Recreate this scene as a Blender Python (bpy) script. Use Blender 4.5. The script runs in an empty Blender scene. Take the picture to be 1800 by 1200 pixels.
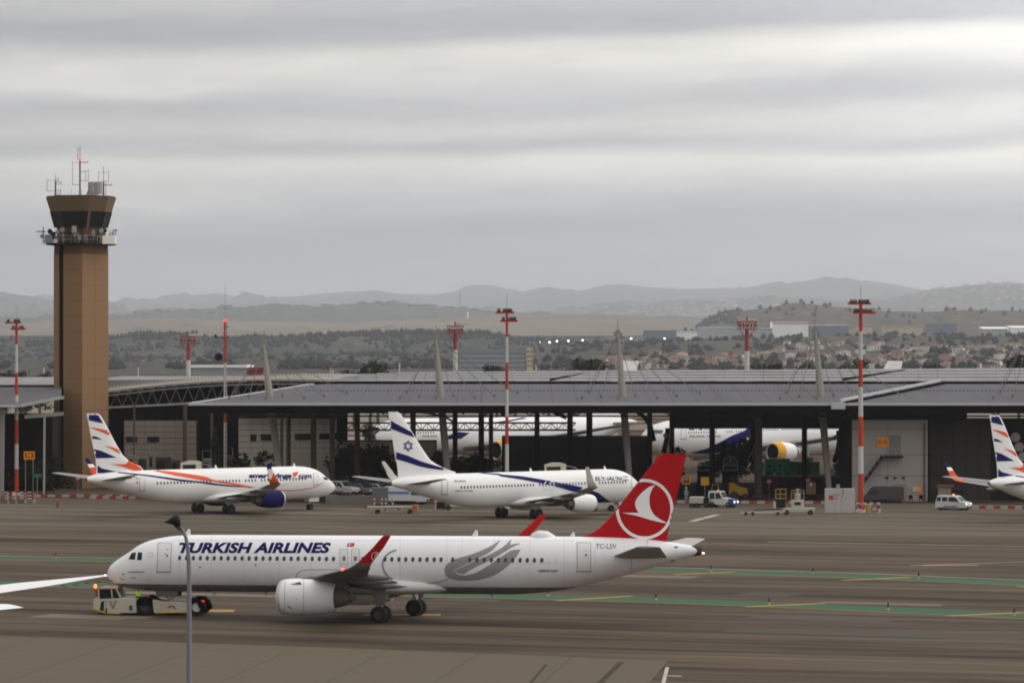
import bpy, bmesh, math, random
import numpy as np
from mathutils import Vector, Matrix
from mathutils.bvhtree import BVHTree
from mathutils import noise as mnoise
R = math.radians
random.seed(7)
SC = bpy.context.scene
COL = SC.collection

# ------------------------------------------------------------------ camera
F = 6500.0; HZ = 636.0; CH = 18.2          # focal length in photo pixels, horizon row, eye height
cam_d = bpy.data.cameras.new('camera'); cam = bpy.data.objects.new('camera', cam_d); COL.objects.link(cam)
cam.location = (0, 0, CH); cam.rotation_euler = (R(90), 0, 0)
cam_d.sensor_width = 36; cam_d.lens = 36 * F / 1800
cam_d.shift_y = -(HZ - 600) / 1800 * -1
cam_d.clip_start = 1; cam_d.clip_end = 60000
cam_d.dof.use_dof = True; cam_d.dof.focus_distance = 262; cam_d.dof.aperture_fstop = 4.5
SC.camera = cam

# ------------------------------------------------------------------ sky
w = bpy.data.worlds.new('World'); SC.world = w; w.use_nodes = True
SUN_EL, SUN_AZ = R(38), R(42)              # azimuth measured from +Y towards +X
nt = w.node_tree; nt.nodes.clear(); N = nt.nodes.new; Lk = nt.links.new
def math_(op, a, b=None, c=None, nt=nt):
    n = nt.nodes.new('ShaderNodeMath'); n.operation = op
    for i, v in enumerate((a, b, c)):
        if v is None: continue
        if isinstance(v, (int, float)): n.inputs[i].default_value = v
        else: nt.links.new(v, n.inputs[i])
    return n.outputs[0]
out = N('ShaderNodeOutputWorld'); bg = N('ShaderNodeBackground'); bg.inputs[1].default_value = 0.1
Lk(bg.outputs[0], out.inputs[0])
sky = N('ShaderNodeTexSky'); sky.sky_type = 'NISHITA'; sky.sun_disc = False
sky.sun_elevation = SUN_EL; sky.sun_rotation = SUN_AZ
tc = N('ShaderNodeTexCoord'); sx = N('ShaderNodeSeparateXYZ'); Lk(tc.outputs['Generated'], sx.inputs[0])
X, Y, Z = sx.outputs
hor = math_('POWER', math_('ADD', math_('MULTIPLY', X, X), math_('MULTIPLY', Y, Y)), 0.5)
az = math_('DIVIDE', X, math_('ADD', hor, 0.001))
# layered stratus: long flat bands, wavy and slightly tilted
co = N('ShaderNodeCombineXYZ'); Lk(math_('MULTIPLY', az, 6.0), co.inputs[0]); Lk(math_('MULTIPLY', Z, 34.0), co.inputs[1]); Lk(math_('MULTIPLY', Y, 2.0), co.inputs[2])
n1 = N('ShaderNodeTexNoise'); n1.inputs['Scale'].default_value = 1.0; n1.inputs['Detail'].default_value = 3.5; n1.inputs['Roughness'].default_value = 0.45; Lk(co.outputs[0], n1.inputs['Vector'])
warp = math_('MULTIPLY', math_('SUBTRACT', n1.outputs[0], 0.5), 0.022)
el = math_('ADD', math_('ADD', Z, math_('MULTIPLY', az, -0.028)), warp)
ramp = N('ShaderNodeValToRGB'); ramp.color_ramp.interpolation = 'B_SPLINE'
Lk(math_('MULTIPLY', el, 5.0), ramp.inputs[0])
# stops: rows of the photo turned into elevation (0.2 = full ramp)
stops = [(636, .60), (520, .60), (470, .60), (440, .60), (400, .555), (365, .62), (335, .68), (305, .76), (285, .76), (262, .60), (240, .68), (210, .73), (178, .58), (150, .70), (118, .78), (88, .74), (60, .56), (0, .57), (-90, .74), (-200, .6), (-330, .72), (-600, .70)]
cr = ramp.color_ramp
while len(cr.elements) > 1: cr.elements.remove(cr.elements[-1])
for i, (py, v) in enumerate(stops):
    p = min(1, (HZ - py) / F * 5.0); v = .67 + (v - .67) * 2.15
    e = cr.elements[0] if i == 0 else cr.elements.new(p)
    e.position = p; u = min(1.2, max(0, (v - .5)) / .3)
    e.color = (v * (.97 + .055 * u), v * (.963 + .036 * u), v * (1.035 - .10 * u), 1)
co2 = N('ShaderNodeCombineXYZ'); Lk(math_('MULTIPLY', az, 9.0), co2.inputs[0]); Lk(math_('MULTIPLY', Z, 90.0), co2.inputs[1]); Lk(Y, co2.inputs[2])
n2 = N('ShaderNodeTexNoise'); n2.inputs['Scale'].default_value = 1.0; n2.inputs['Detail'].default_value = 5; Lk(co2.outputs[0], n2.inputs['Vector'])
# thin cloud in front of the sun: brighter towards its direction
sd = (math.sin(R(11)) * math.cos(R(7.5)), math.cos(R(11)) * math.cos(R(7.5)), math.sin(R(7.5)))
dt = N('ShaderNodeVectorMath'); dt.operation = 'DOT_PRODUCT'; Lk(tc.outputs['Generated'], dt.inputs[0]); dt.inputs[1].default_value = sd
glow = math_('MULTIPLY', math_('POWER', math_('MAXIMUM', dt.outputs['Value'], 0.0), 200.0), 0.48)
side_ = math_('MULTIPLY', az, 0.9)
co3 = N('ShaderNodeCombineXYZ'); Lk(math_('MULTIPLY', az, 26.0), co3.inputs[0]); Lk(math_('MULTIPLY', el, 150.0), co3.inputs[1])
n3 = N('ShaderNodeTexNoise'); n3.inputs['Scale'].default_value = 1.0; n3.inputs['Detail'].default_value = 7; n3.inputs['Roughness'].default_value = .62; n3.inputs['Distortion'].default_value = .4; Lk(co3.outputs[0], n3.inputs['Vector'])
glow = math_('ADD', glow, math_('MULTIPLY', math_('SUBTRACT', n3.outputs[0], 0.5), 0.34))
gain = math_('ADD', math_('ADD', math_('ADD', 0.68, math_('MULTIPLY', n2.outputs[0], 0.46)), glow), side_)
gain = math_('MAXIMUM', math_('MINIMUM', gain, 1.9), 0.7)
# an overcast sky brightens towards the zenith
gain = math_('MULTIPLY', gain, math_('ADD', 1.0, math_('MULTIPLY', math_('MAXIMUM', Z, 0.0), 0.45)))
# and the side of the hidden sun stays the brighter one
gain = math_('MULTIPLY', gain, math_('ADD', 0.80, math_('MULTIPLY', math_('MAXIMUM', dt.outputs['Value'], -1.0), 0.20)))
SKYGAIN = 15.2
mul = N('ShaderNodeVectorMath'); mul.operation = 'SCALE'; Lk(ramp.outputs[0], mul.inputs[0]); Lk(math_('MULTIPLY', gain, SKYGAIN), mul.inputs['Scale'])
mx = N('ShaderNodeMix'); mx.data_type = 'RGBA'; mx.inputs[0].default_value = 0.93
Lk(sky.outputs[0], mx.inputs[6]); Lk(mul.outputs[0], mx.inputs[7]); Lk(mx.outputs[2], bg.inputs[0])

sl = bpy.data.lights.new('sun', 'SUN'); sl.energy = 0.6; sl.angle = R(35); sl.color = (1, .96, .9)
so = bpy.data.objects.new('sun', sl); COL.objects.link(so)
dv = Vector((math.sin(SUN_AZ) * math.cos(SUN_EL), math.cos(SUN_AZ) * math.cos(SUN_EL), math.sin(SUN_EL)))
so.rotation_euler = dv.to_track_quat('Z', 'Y').to_euler()
SC.view_settings.view_transform = 'Standard'; SC.view_settings.look = 'None'
SC.view_settings.gamma = 1; SC.view_settings.use_curve_mapping = False; SC.view_settings.exposure = -0.39
SC.cycles.use_denoising = True; SC.cycles.volume_bounces = 1; SC.cycles.max_bounces = 6; SC.cycles.diffuse_bounces = 3
SC.cycles.filter_width = 1.9; SC.cycles.transparent_max_bounces = 8

# ------------------------------------------------------------------ helpers
def gX(px, Y): return (px - 900) * Y / F
def gZ(py, Y): return CH - (py - HZ) * Y / F
def gY(py, z=0.0): return (CH - z) * F / (py - HZ)
def at(px, py, Y): return Vector((gX(px, Y), Y, gZ(py, Y)))
def gp(px, py, z=0.0):
    Y = gY(py, z); return Vector((gX(px, Y), Y, z))
def W(px, Y): return px * Y / F             # photo pixels to metres at distance Y

_m = {}
def pm(name, col, rough=.6, metal=0., var=.12, scale=1.5, bump=0., stretch=(1, 1, 1), dirt=0., emit=None, spec=.5, rnd=0., coat=0.):
    if name in _m: return _m[name]
    m = bpy.data.materials.new(name); m.use_nodes = True; t = m.node_tree; b = t.nodes['Principled BSDF']
    b.inputs['Roughness'].default_value = rough; b.inputs['Metallic'].default_value = metal
    b.inputs['Specular IOR Level'].default_value = spec; b.inputs['Coat Weight'].default_value = coat
    c = t.nodes.new('ShaderNodeTexCoord'); mp = t.nodes.new('ShaderNodeMapping'); mp.inputs['Scale'].default_value = stretch
    t.links.new(c.outputs['Object'], mp.inputs[0])
    n = t.nodes.new('ShaderNodeTexNoise'); n.inputs['Scale'].default_value = scale; n.inputs['Detail'].default_value = 6; n.inputs['Roughness'].default_value = .6
    t.links.new(mp.outputs[0], n.inputs['Vector'])
    hsv = t.nodes.new('ShaderNodeHueSaturation'); hsv.inputs['Color'].default_value = (*col, 1)
    v = math_('ADD', math_('MULTIPLY', n.outputs[0], var * 2), 1 - var, nt=t)
    if rnd:
        oi = t.nodes.new('ShaderNodeObjectInfo')
        v = math_('MULTIPLY', v, math_('ADD', math_('MULTIPLY', oi.outputs['Random'], rnd * 2), 1 - rnd, nt=t), nt=t)
    t.links.new(v, hsv.inputs['Value'])
    last = hsv.outputs[0]
    if dirt:
        n3 = t.nodes.new('ShaderNodeTexNoise'); n3.inputs['Scale'].default_value = scale * .35; n3.inputs['Detail'].default_value = 8
        t.links.new(mp.outputs[0], n3.inputs['Vector'])
        f = math_('MULTIPLY', math_('MAXIMUM', math_('SUBTRACT', n3.outputs[0], .48, nt=t), 0., nt=t), dirt * 5, nt=t)
        f = math_('MINIMUM', f, 1., nt=t)
        x = t.nodes.new('ShaderNodeMix'); x.data_type = 'RGBA'; t.links.new(f, x.inputs[0]); t.links.new(last, x.inputs[6]); x.inputs[7].default_value = (.09, .075, .06, 1)
        last = x.outputs[2]
    t.links.new(last, b.inputs['Base Color'])
    rr = math_('ADD', math_('MULTIPLY', n.outputs[0], .2), rough - .1, nt=t); t.links.new(rr, b.inputs['Roughness'])
    if bump:
        bp = t.nodes.new('ShaderNodeBump'); bp.inputs['Strength'].default_value = bump; bp.inputs['Distance'].default_value = .05
        t.links.new(n.outputs[0], bp.inputs['Height']); t.links.new(bp.outputs[0], b.inputs['Normal'])
    if emit:
        b.inputs['Emission Color'].default_value = (*emit[0], 1); b.inputs['Emission Strength'].default_value = emit[1]
    _m[name] = m; return m

def props(o, label=None, cat=None, group=None, kind=None):
    if label: o['label'] = label
    if cat: o['category'] = cat
    if group: o['group'] = group
    if kind: o['kind'] = kind
    return o
def thing(name, label, cat, loc=(0, 0, 0), rz=0., group=None, ry=0.):
    o = bpy.data.objects.new(name, None); COL.objects.link(o); o.location = loc; o.rotation_euler = (0, ry, rz)
    o.empty_display_size = .2
    return props(o, label, cat, group)
def dup(o, parent=None):
    c = o.copy(); COL.objects.link(c); c.parent = parent
    for ch in CH_OF.get(o.name, []): dup2(ch, c)
    return c
CH_OF = {}
def dup2(o, parent):
    c = o.copy(); COL.objects.link(c); c.parent = parent
    CH_OF.setdefault(parent.name, []).append(c)
    for ch in list(CH_OF.get(o.name, [])): dup2(ch, c)
    return c
def copy_thing(o, loc, rz=None, label=None, group=None):
    c = dup(o); c.location = loc
    if rz is not None: c.rotation_euler[2] = rz
    if label: c['label'] = label
    if group: c['group'] = group
    return c

class MB:
    def __init__(s): s.v = []; s.f = []; s.m = []; s.k = 0
    def mi(s, k): s.k = k; return s
    def add(s, vs, fs):
        b = len(s.v); s.v += [tuple(v) for v in vs]
        for f in fs: s.f.append([b + i for i in f]); s.m.append(s.k)
        return s
    def box(s, x0, y0, z0, x1, y1, z1):
        x0, x1 = sorted((x0, x1)); y0, y1 = sorted((y0, y1)); z0, z1 = sorted((z0, z1))
        return s.add([(x0, y0, z0), (x1, y0, z0), (x1, y1, z0), (x0, y1, z0), (x0, y0, z1), (x1, y0, z1), (x1, y1, z1), (x0, y1, z1)],
                     [(0, 3, 2, 1), (4, 5, 6, 7), (0, 1, 5, 4), (1, 2, 6, 5), (2, 3, 7, 6), (3, 0, 4, 7)])
    def tube(s, pts, r, n=8, cap=True):
        pts = [Vector(p) for p in pts]; rs = r if isinstance(r, (list, tuple)) else [r] * len(pts)
        vs = []; prev = None
        for i, p in enumerate(pts):
            d = (pts[min(i + 1, len(pts) - 1)] - pts[max(i - 1, 0)]).normalized()
            a = Vector((0, 0, 1)) if abs(d.z) < .9 else Vector((1, 0, 0))
            if prev is not None: a = prev
            u = (a - d * a.dot(d)).normalized(); v = d.cross(u); prev = u
            for k in range(n):
                t = 2 * math.pi * k / n; vs.append(p + (u * math.cos(t) + v * math.sin(t)) * rs[i])
        fs = []
        for i in range(len(pts) - 1):
            for k in range(n):
                a = i * n + k; b = i * n + (k + 1) % n; fs.append((a, b, b + n, a + n))
        if cap: fs.append(tuple(range(n))[::-1]); fs.append(tuple(range((len(pts) - 1) * n, len(pts) * n)))
        return s.add(vs, fs)
    def bar(s, a, b, w_, h=None):
        a, b = Vector(a), Vector(b); h = h or w_; d = (b - a).normalized()
        up = Vector((0, 0, 1)) if abs(d.z) < .95 else Vector((0, 1, 0))
        u = d.cross(up).normalized() * w_ / 2; v = u.cross(d).normalized() * h / 2
        vs = [a - u - v, a + u - v, a + u + v, a - u + v, b - u - v, b + u - v, b + u + v, b - u + v]
        return s.add(vs, [(0, 1, 2, 3), (7, 6, 5, 4), (0, 4, 5, 1), (1, 5, 6, 2), (2, 6, 7, 3), (3, 7, 4, 0)])
    def lathe(s, prof, origin=(0, 0, 0), axis='X', n=32):
        """prof: (along, radius)"""
        vs = []; o = Vector(origin)
        for a, r in prof:
            for k in range(n):
                t = 2 * math.pi * k / n; c, q = r * math.cos(t), r * math.sin(t)
                vs.append(o + (Vector((a, c, q)) if axis == 'X' else Vector((q, a, c)) if axis == 'Y' else Vector((c, q, a))))
        fs = []
        for i in range(len(prof) - 1):
            for k in range(n):
                a = i * n + k; b = i * n + (k + 1) % n; fs.append((a, a + n, b + n, b))
        return s.add(vs, fs)
    def prism(s, poly, y0, y1):
        """poly in (x,z), extruded along y"""
        n = len(poly); vs = [(x, y0, z) for x, z in poly] + [(x, y1, z) for x, z in poly]
        fs = [tuple(range(n)), tuple(range(n, 2 * n))[::-1]] + [(i, i + n, (i + 1) % n + n, (i + 1) % n) for i in range(n)]
        return s.add(vs, fs)
    def quad(s, a, b, c, d): return s.add([a, b, c, d], [(0, 1, 2, 3)])
    def build(s, name, mats, parent=None, smooth=False, loc=None, bevel=0., label=None):
        me = bpy.data.meshes.new(name); me.from_pydata(s.v, [], s.f)
        for m in (mats if isinstance(mats, (list, tuple)) else [mats]): me.materials.append(m)
        me.polygons.foreach_set('material_index', s.m)
        if smooth:
            me.polygons.foreach_set('use_smooth', [True] * len(me.polygons))
        bm = bmesh.new(); bm.from_mesh(me); bmesh.ops.recalc_face_normals(bm, faces=bm.faces); bm.to_mesh(me); bm.free()
        if smooth:
            try: me.set_sharp_from_angle(angle=R(40))
            except Exception: pass
        me.update()
        o = bpy.data.objects.new(name, me); COL.objects.link(o); o.parent = parent
        if parent: CH_OF.setdefault(parent.name, []).append(o)
        if loc: o.location = loc
        if bevel:
            b = o.modifiers.new('edge', 'BEVEL'); b.width = bevel; b.segments = 1; b.limit_method = 'ANGLE'
        if label: o['label'] = label
        return o
def share(o, parent, loc, name=None, rot=None, scale=None):
    c = bpy.data.objects.new(name or o.name.split('.')[0], o.data); COL.objects.link(c); c.parent = parent
    if parent: CH_OF.setdefault(parent.name, []).append(c)
    c.location = loc
    if rot: c.rotation_euler = rot
    if scale: c.scale = scale
    return c

def text_poly(body, bold=0., shear=0., spacing=1.):
    cu = bpy.data.curves.new('t', 'FONT'); cu.body = body; cu.offset = bold; cu.shear = shear; cu.space_character = spacing; cu.resolution_u = 4
    o = bpy.data.objects.new('t', cu); COL.objects.link(o); dg = bpy.context.evaluated_depsgraph_get()
    me = bpy.data.meshes.new_from_object(o.evaluated_get(dg))
    vs = [(v.co.x, v.co.y) for v in me.vertices]; fs = [tuple(p.vertices) for p in me.polygons]
    bpy.data.objects.remove(o); bpy.data.curves.remove(cu); bpy.data.meshes.remove(me)
    xs = [v[0] for v in vs]; ys = [v[1] for v in vs]; x0, x1, y0, y1 = min(xs), max(xs), min(ys), max(ys)
    return [((x - x0) / (x1 - x0), (y - y0) / (y1 - y0)) for x, y in vs], fs
def flat_text(name, body, mat, parent, c, width, height, facing=(1, 0), bold=0., shear=0.):
    """lettering on a vertical board facing the camera; c = centre point (local), facing = direction of the text run"""
    vs, fs = text_poly(body, bold, shear); dx, dy = facing
    b = MB(); b.add([(c[0] + (x - .5) * width * dx, c[1] + (x - .5) * width * dy, c[2] + (y - .5) * height) for x, y in vs], fs)
    return b.build(name, mat, parent)

WHITE = pm('white_paint', (.72, .72, .72), .35, var=.04, scale=.6)
# ------------------------------------------------------------------ ground
def ground_mat(name, base, base2, streak_rot, fine=.1, sxy=(.012, .16), crack=0.):
    m = bpy.data.materials.new(name); m.use_nodes = True; t = m.node_tree; b = t.nodes['Principled BSDF']
    b.inputs['Roughness'].default_value = .85; b.inputs['Specular IOR Level'].default_value = .08
    c = t.nodes.new('ShaderNodeTexCoord'); mp = t.nodes.new('ShaderNodeMapping'); mp.vector_type = 'POINT'
    mp.inputs['Rotation'].default_value = (0, 0, streak_rot); mp.inputs['Scale'].default_value = (1, 1, 1)
    t.links.new(c.outputs['Object'], mp.inputs[0])
    def nz(scale, det, st, rough=.6, dist=0.):
        k = t.nodes.new('ShaderNodeMapping'); k.inputs['Scale'].default_value = st; t.links.new(mp.outputs[0], k.inputs[0])
        n = t.nodes.new('ShaderNodeTexNoise'); n.inputs['Scale'].default_value = scale; n.inputs['Detail'].default_value = det; n.inputs['Roughness'].default_value = rough
        n.inputs['Distortion'].default_value = dist
        t.links.new(k.outputs[0], n.inputs['Vector']); return n.outputs[0]
    a = nz(1, 5, (sxy[0], sxy[1], 1), .55, .6); b_ = nz(1, 8, (.05, 1.1, 1), .65); g = nz(1, 6, (.05, .05, 1)); fi = nz(6, 4, (1, 1, 1)); lg = nz(1, 3, (.006, .03, 1), .5, 1.)
    x = t.nodes.new('ShaderNodeMix'); x.data_type = 'RGBA'; x.inputs[6].default_value = (*base, 1); x.inputs[7].default_value = (*base2, 1)
    f = math_('MULTIPLY', math_('SUBTRACT', math_('ADD', math_('MULTIPLY', a, .55, nt=t), math_('MULTIPLY', b_, .45, nt=t), nt=t), .38, nt=t), 4.2, nt=t)
    f = math_('MINIMUM', math_('MAXIMUM', f, 0., nt=t), 1., nt=t); t.links.new(f, x.inputs[0])
    v = math_('ADD', .72, math_('ADD', math_('MULTIPLY', g, .25, nt=t), math_('ADD', math_('MULTIPLY', fi, fine, nt=t), math_('MULTIPLY', lg, .22, nt=t), nt=t), nt=t), nt=t)
    # thin dark tyre marks
    tm = nz(1, 2, (.008, 2.4, 1), .4)
    tk = math_('MULTIPLY', math_('MAXIMUM', math_('SUBTRACT', tm, .60, nt=t), 0., nt=t), 3.2, nt=t)
    v = math_('MULTIPLY', v, math_('SUBTRACT', 1., math_('MINIMUM', tk, .35, nt=t), nt=t), nt=t)
    h = t.nodes.new('ShaderNodeHueSaturation'); t.links.new(x.outputs[2], h.inputs['Color']); t.links.new(v, h.inputs['Value'])
    t.links.new(h.outputs[0], b.inputs['Base Color'])
    bp = t.nodes.new('ShaderNodeBump'); bp.inputs['Strength'].default_value = .3; bp.inputs['Distance'].default_value = .02; t.links.new(fi, bp.inputs['Height']); t.links.new(bp.outputs[0], b.inputs['Normal'])
    return m
gm = pm('dry_plain', (.16, .135, .095), .9, var=.3, scale=.004)
b = MB(); b.quad((-16000, -300, -.06), (16000, -300, -.06), (16000, 34000, -.06), (-16000, 34000, -.06)); props(b.build('ground', gm), kind='structure')
asph = ground_mat('apron_asphalt', (.031, .0215, .0155), (.150, .111, .076), R(21))
b = MB(); b.quad((-260, 20, 0), (260, 20, 0), (260, 820, 0), (-260, 820, 0)); props(b.build('apron', asph), kind='structure')
capr = ground_mat('concrete_apron', (.060, .049, .036), (.175, .146, .108), R(21), fine=.2)
b = MB(); q0, q1 = gp(-500, 926), gp(2300, 946); b.add([(q0.x, q0.y, .004), (q1.x, q1.y, .004), (240, 479, .004), (-240, 482, .004)], [(0, 1, 2, 3)]); props(b.build('concrete_apron', capr), kind='structure')
cap2 = ground_mat('worn_lane', (.050, .038, .029), (.150, .120, .088), R(18))
for ya, yb, yc, yd in ((1110, 1126, 1096, 1110), (1048, 1062, 1094, 1112)):
    pass
def strip(name, pts, w_, z, mat, parent=None, kind='structure', taper=None):
    """painted strip along ground points, width across"""
    b = MB(); P = [Vector((p[0], p[1], z)) for p in pts]; vs = []
    for i, p in enumerate(P):
        d = (P[min(i + 1, len(P) - 1)] - P[max(i - 1, 0)]).normalized(); n = Vector((-d.y, d.x, 0))
        ww = w_[i] if isinstance(w_, (list, tuple)) else w_
        vs += [p - n * ww / 2, p + n * ww / 2]
    b.add(vs, [(2 * i, 2 * i + 2, 2 * i + 3, 2 * i + 1) for i in range(len(P) - 1)])
    o = b.build(name, mat, parent)
    if kind: o['kind'] = kind
    return o
green = pm('green_marking', (.010, .082, .036), .7, var=.25, scale=.5, dirt=.25)
orange = pm('orange_marking', (.36, .20, .035), .7, var=.25, scale=.5, dirt=.3)
whitem = pm('white_marking', (.42, .39, .35), .7, var=.3, scale=.4, dirt=.5)
def lin(a, b_, n=12, bow=0.):
    A, B_ = Vector(a), Vector(b_); return [A.lerp(B_, i / n) for i in range(n + 1)]
l2 = [gp(-250, 1013), gp(0, 1024), gp(190, 1029), gp(820, 1045.5), gp(1150, 1054), gp(1500, 1068), gp(1800, 1082), gp(2100, 1097)]
l1 = [gp(-250, 974), gp(0, 981), gp(190, 984), gp(700, 992), gp(1150, 1001), gp(1500, 1012), gp(1800, 1025), gp(2100, 1038)]
gw = 4.5
strip('taxi_marking', l2, gw, .008, green); strip('taxi_marking', l1, gw, .008, green)
def offs(P, d):
    o = []
    for i, p in enumerate(P):
        t_ = (P[min(i + 1, len(P) - 1)] - P[max(i - 1, 0)]).normalized(); o.append(p + Vector((-t_.y, t_.x, 0)) * d)
    return o
for P in (l1, l2):
    strip('taxi_marking', offs(P, -gw / 2 - .28), .32, .008, orange)
strip('taxi_marking', offs(l1, gw / 2 + 1.6), .35, .008, whitem)
for (x0, y0, x1, y1) in ((980, 1055, 1112, 1047), (1312, 1066, 1448, 1060), (1668, 1082, 1800, 1076), (1184, 1009.5, 1290, 1005), (1480, 1020, 1600, 1014), (1790, 1031, 1900, 1026)):
    strip('taxi_marking', [gp(x0, y0), gp(x1, y1)], .75, .013, orange)
strip('taxi_marking', [gp(1215, 916), gp(1262, 904)], .8, .008, whitem)
strip('taxi_marking', [gp(1600, 993.5), gp(1800, 987)], .3, .008, whitem)
strip('taxi_marking', [gp(1350, 952), gp(1800, 960)], .5, .008, whitem)
strip('taxi_marking', [gp(1620, 993.5), gp(1720, 993)], 1.1, .013, orange)
strip('taxi_marking', [gp(362, 1073), gp(412, 1073)], 2.2, .013, orange)
strip('taxi_marking', [gp(640, 1080), gp(775, 1080)], 1.6, .013, orange)
# concrete slabs, lower left: every slab its own piece with an open joint
cpad = pm('concrete_slab', (.106, .087, .064), .85, spec=.08, var=.55, scale=.35, bump=.2, dirt=.12, rnd=.10, stretch=(.4, 1.4, 1))
dark = pm('joint_base', (.03, .024, .019), .95, spec=.05)
E0 = gp(1176, 1160); dr = (gp(0, 1117) - gp(1176, 1160)).normalized(); vv = Vector((-.11, -1, 0)).normalized()
STR = []
pad = MB(); pe = [E0, E0 + dr * 110, E0 + dr * 110 + vv * 150, E0 + vv * 150]
pad.add([(p.x, p.y, .006) for p in pe], [(0, 1, 2, 3)]); padO = props(pad.build('concrete_pavement', dark), kind='structure')
dirt_ = pm('joint_dirt', (.065, .053, .040), .9, var=.4, spec=.05)
for (x0, y0, x1, y1, w2) in ((1092, 1164, 1052, 1203, .38), (960, 1168, 928, 1206, .18), (1176, 1160.5, 620, 1139.5, .22), (620, 1139.5, 0, 1118, .16)): STR.append((x0, y0, x1, y1, w2))
proto = None
for i in range(15):
    for j in range(6):
        L_, Wd = 6.4, 5.8; a = E0 + dr * (i * L_ + .02) + vv * (j * Wd + .02)
        if a.y < 190: continue
        if proto is None:
            k = MB(); q = [Vector((0, 0, 0)), dr * (L_ - .04), dr * (L_ - .04) + vv * (Wd - .04), vv * (Wd - .04)]
            k.add([(p.x, p.y, .010) for p in q] + [(p.x, p.y, .030) for p in q], [(0, 1, 2, 3), (4, 5, 6, 7), (0, 1, 5, 4), (1, 2, 6, 5), (2, 3, 7, 6), (3, 0, 4, 7)])
            proto = k.build('slab', cpad, padO, loc=(a.x, a.y, 0))
        else: share(proto, padO, (a.x, a.y, 0))
for i, (x0, y0, x1, y1, w2) in enumerate(STR): strip('joint_stain', [gp(x0, y0), gp(x1, y1)], w2, .034 + i * .001, dirt_)
strip('taxi_marking', [gp(1174, 1187), gp(1198, 1188)], .45, .0125, whitem)
strip('taxi_marking', [gp(1173, 1172), gp(1166, 1200)], .22, .012, whitem)
tyre_ = pm('tyre_mark', (.022, .018, .016), .8, var=.5, scale=.6)
rgm = random.Random(21)
for i in range(46):
    p = gp(rgm.uniform(-60, 1750), rgm.choice([rgm.uniform(905, 975), rgm.uniform(1090, 1180), rgm.uniform(985, 1080)])); L_ = rgm.uniform(14, 60); a = R(-21 + rgm.uniform(-5, 5)); q = p + Vector((math.cos(a) * L_, math.sin(a) * L_, 0)); m_ = p.lerp(q, .5) + Vector((0, rgm.uniform(-.8, .8), 0))
    strip('tyre_mark', [p, m_, q], [.08, rgm.uniform(.2, .42), .05], .0075 + i * .00002, tyre_)
patch_ = [pm('asphalt_patch_dark', (.050, .038, .030), .85, var=.2, scale=.4), pm('asphalt_patch_pale', (.13, .105, .080), .85, var=.25, scale=.4)]
for i in range(16):
    p = gp(rgm.uniform(0, 1700), rgm.uniform(905, 1110)); a = R(-21); L_ = rgm.uniform(4, 26); strip('asphalt_patch', [p, p + Vector((math.cos(a) * L_, math.sin(a) * L_, 0))], rgm.uniform(1.2, 4.5), .0045 + i * .00002, patch_[i % 2])
# worn patches and skid stains on the asphalt
stain = pm('oil_stain', (.05, .042, .036), .6, var=.3)
for (x, y, L_, H_) in ((1303, 1095, 44, 1.6), (1480, 952, 40, 2.), (185, 891, 50, 2.2), (230, 1000, 0, 0)):
    if L_: strip('stain', [gp(x - L_ / 2, y), gp(x - L_ * .1, y - .6), gp(x + L_ * .2, y - .9), gp(x + L_ / 2, y - .8)], [.1, H_ * .4, H_ * .5, .1], .009, stain)

# ------------------------------------------------------------------ hills
def hill_mat(name, c1, c2, c3, sc, dk=.5):
    m = bpy.data.materials.new(name); m.use_nodes = True; t = m.node_tree; b = t.nodes['Principled BSDF']; b.inputs['Roughness'].default_value = .95; b.inputs['Specular IOR Level'].default_value = .1
    c = t.nodes.new('ShaderNodeTexCoord')
    def nz(s, d=6, st=(1, 1, 1), r=.6):
        k = t.nodes.new('ShaderNodeMapping'); k.inputs['Scale'].default_value = st; t.links.new(c.outputs['Object'], k.inputs[0])
        n = t.nodes.new('ShaderNodeTexNoise'); n.inputs['Scale'].default_value = s; n.inputs['Detail'].default_value = d; n.inputs['Roughness'].default_value = r; t.links.new(k.outputs[0], n.inputs['Vector']); return n.outputs[0]
    def mix(f, a, bb):
        x = t.nodes.new('ShaderNodeMix'); x.data_type = 'RGBA'; t.links.new(f, x.inputs[0])
        for i, v in ((6, a), (7, bb)):
            if isinstance(v, tuple): x.inputs[i].default_value = (*v, 1)
            else: t.links.new(v, x.inputs[i])
        return x.outputs[2]
    def step(v, lo, gain): return math_('MINIMUM', math_('MAXIMUM', math_('MULTIPLY', math_('SUBTRACT', v, lo, nt=t), gain, nt=t), 0., nt=t), 1., nt=t)
    a = mix(step(nz(sc, 7, (1, .5, 2)), .42, 5), c1, c2)
    a = mix(step(nz(sc * 3.3, 5, (1, .35, 3)), .56, 9), a, c3)
    a = mix(math_('MULTIPLY', step(nz(sc * 16, 3, (1, .5, 1.5)), .52, 8), dk, nt=t), a, (.03, .04, .025))
    t.links.new(a, b.inputs['Base Color']); return m
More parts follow.
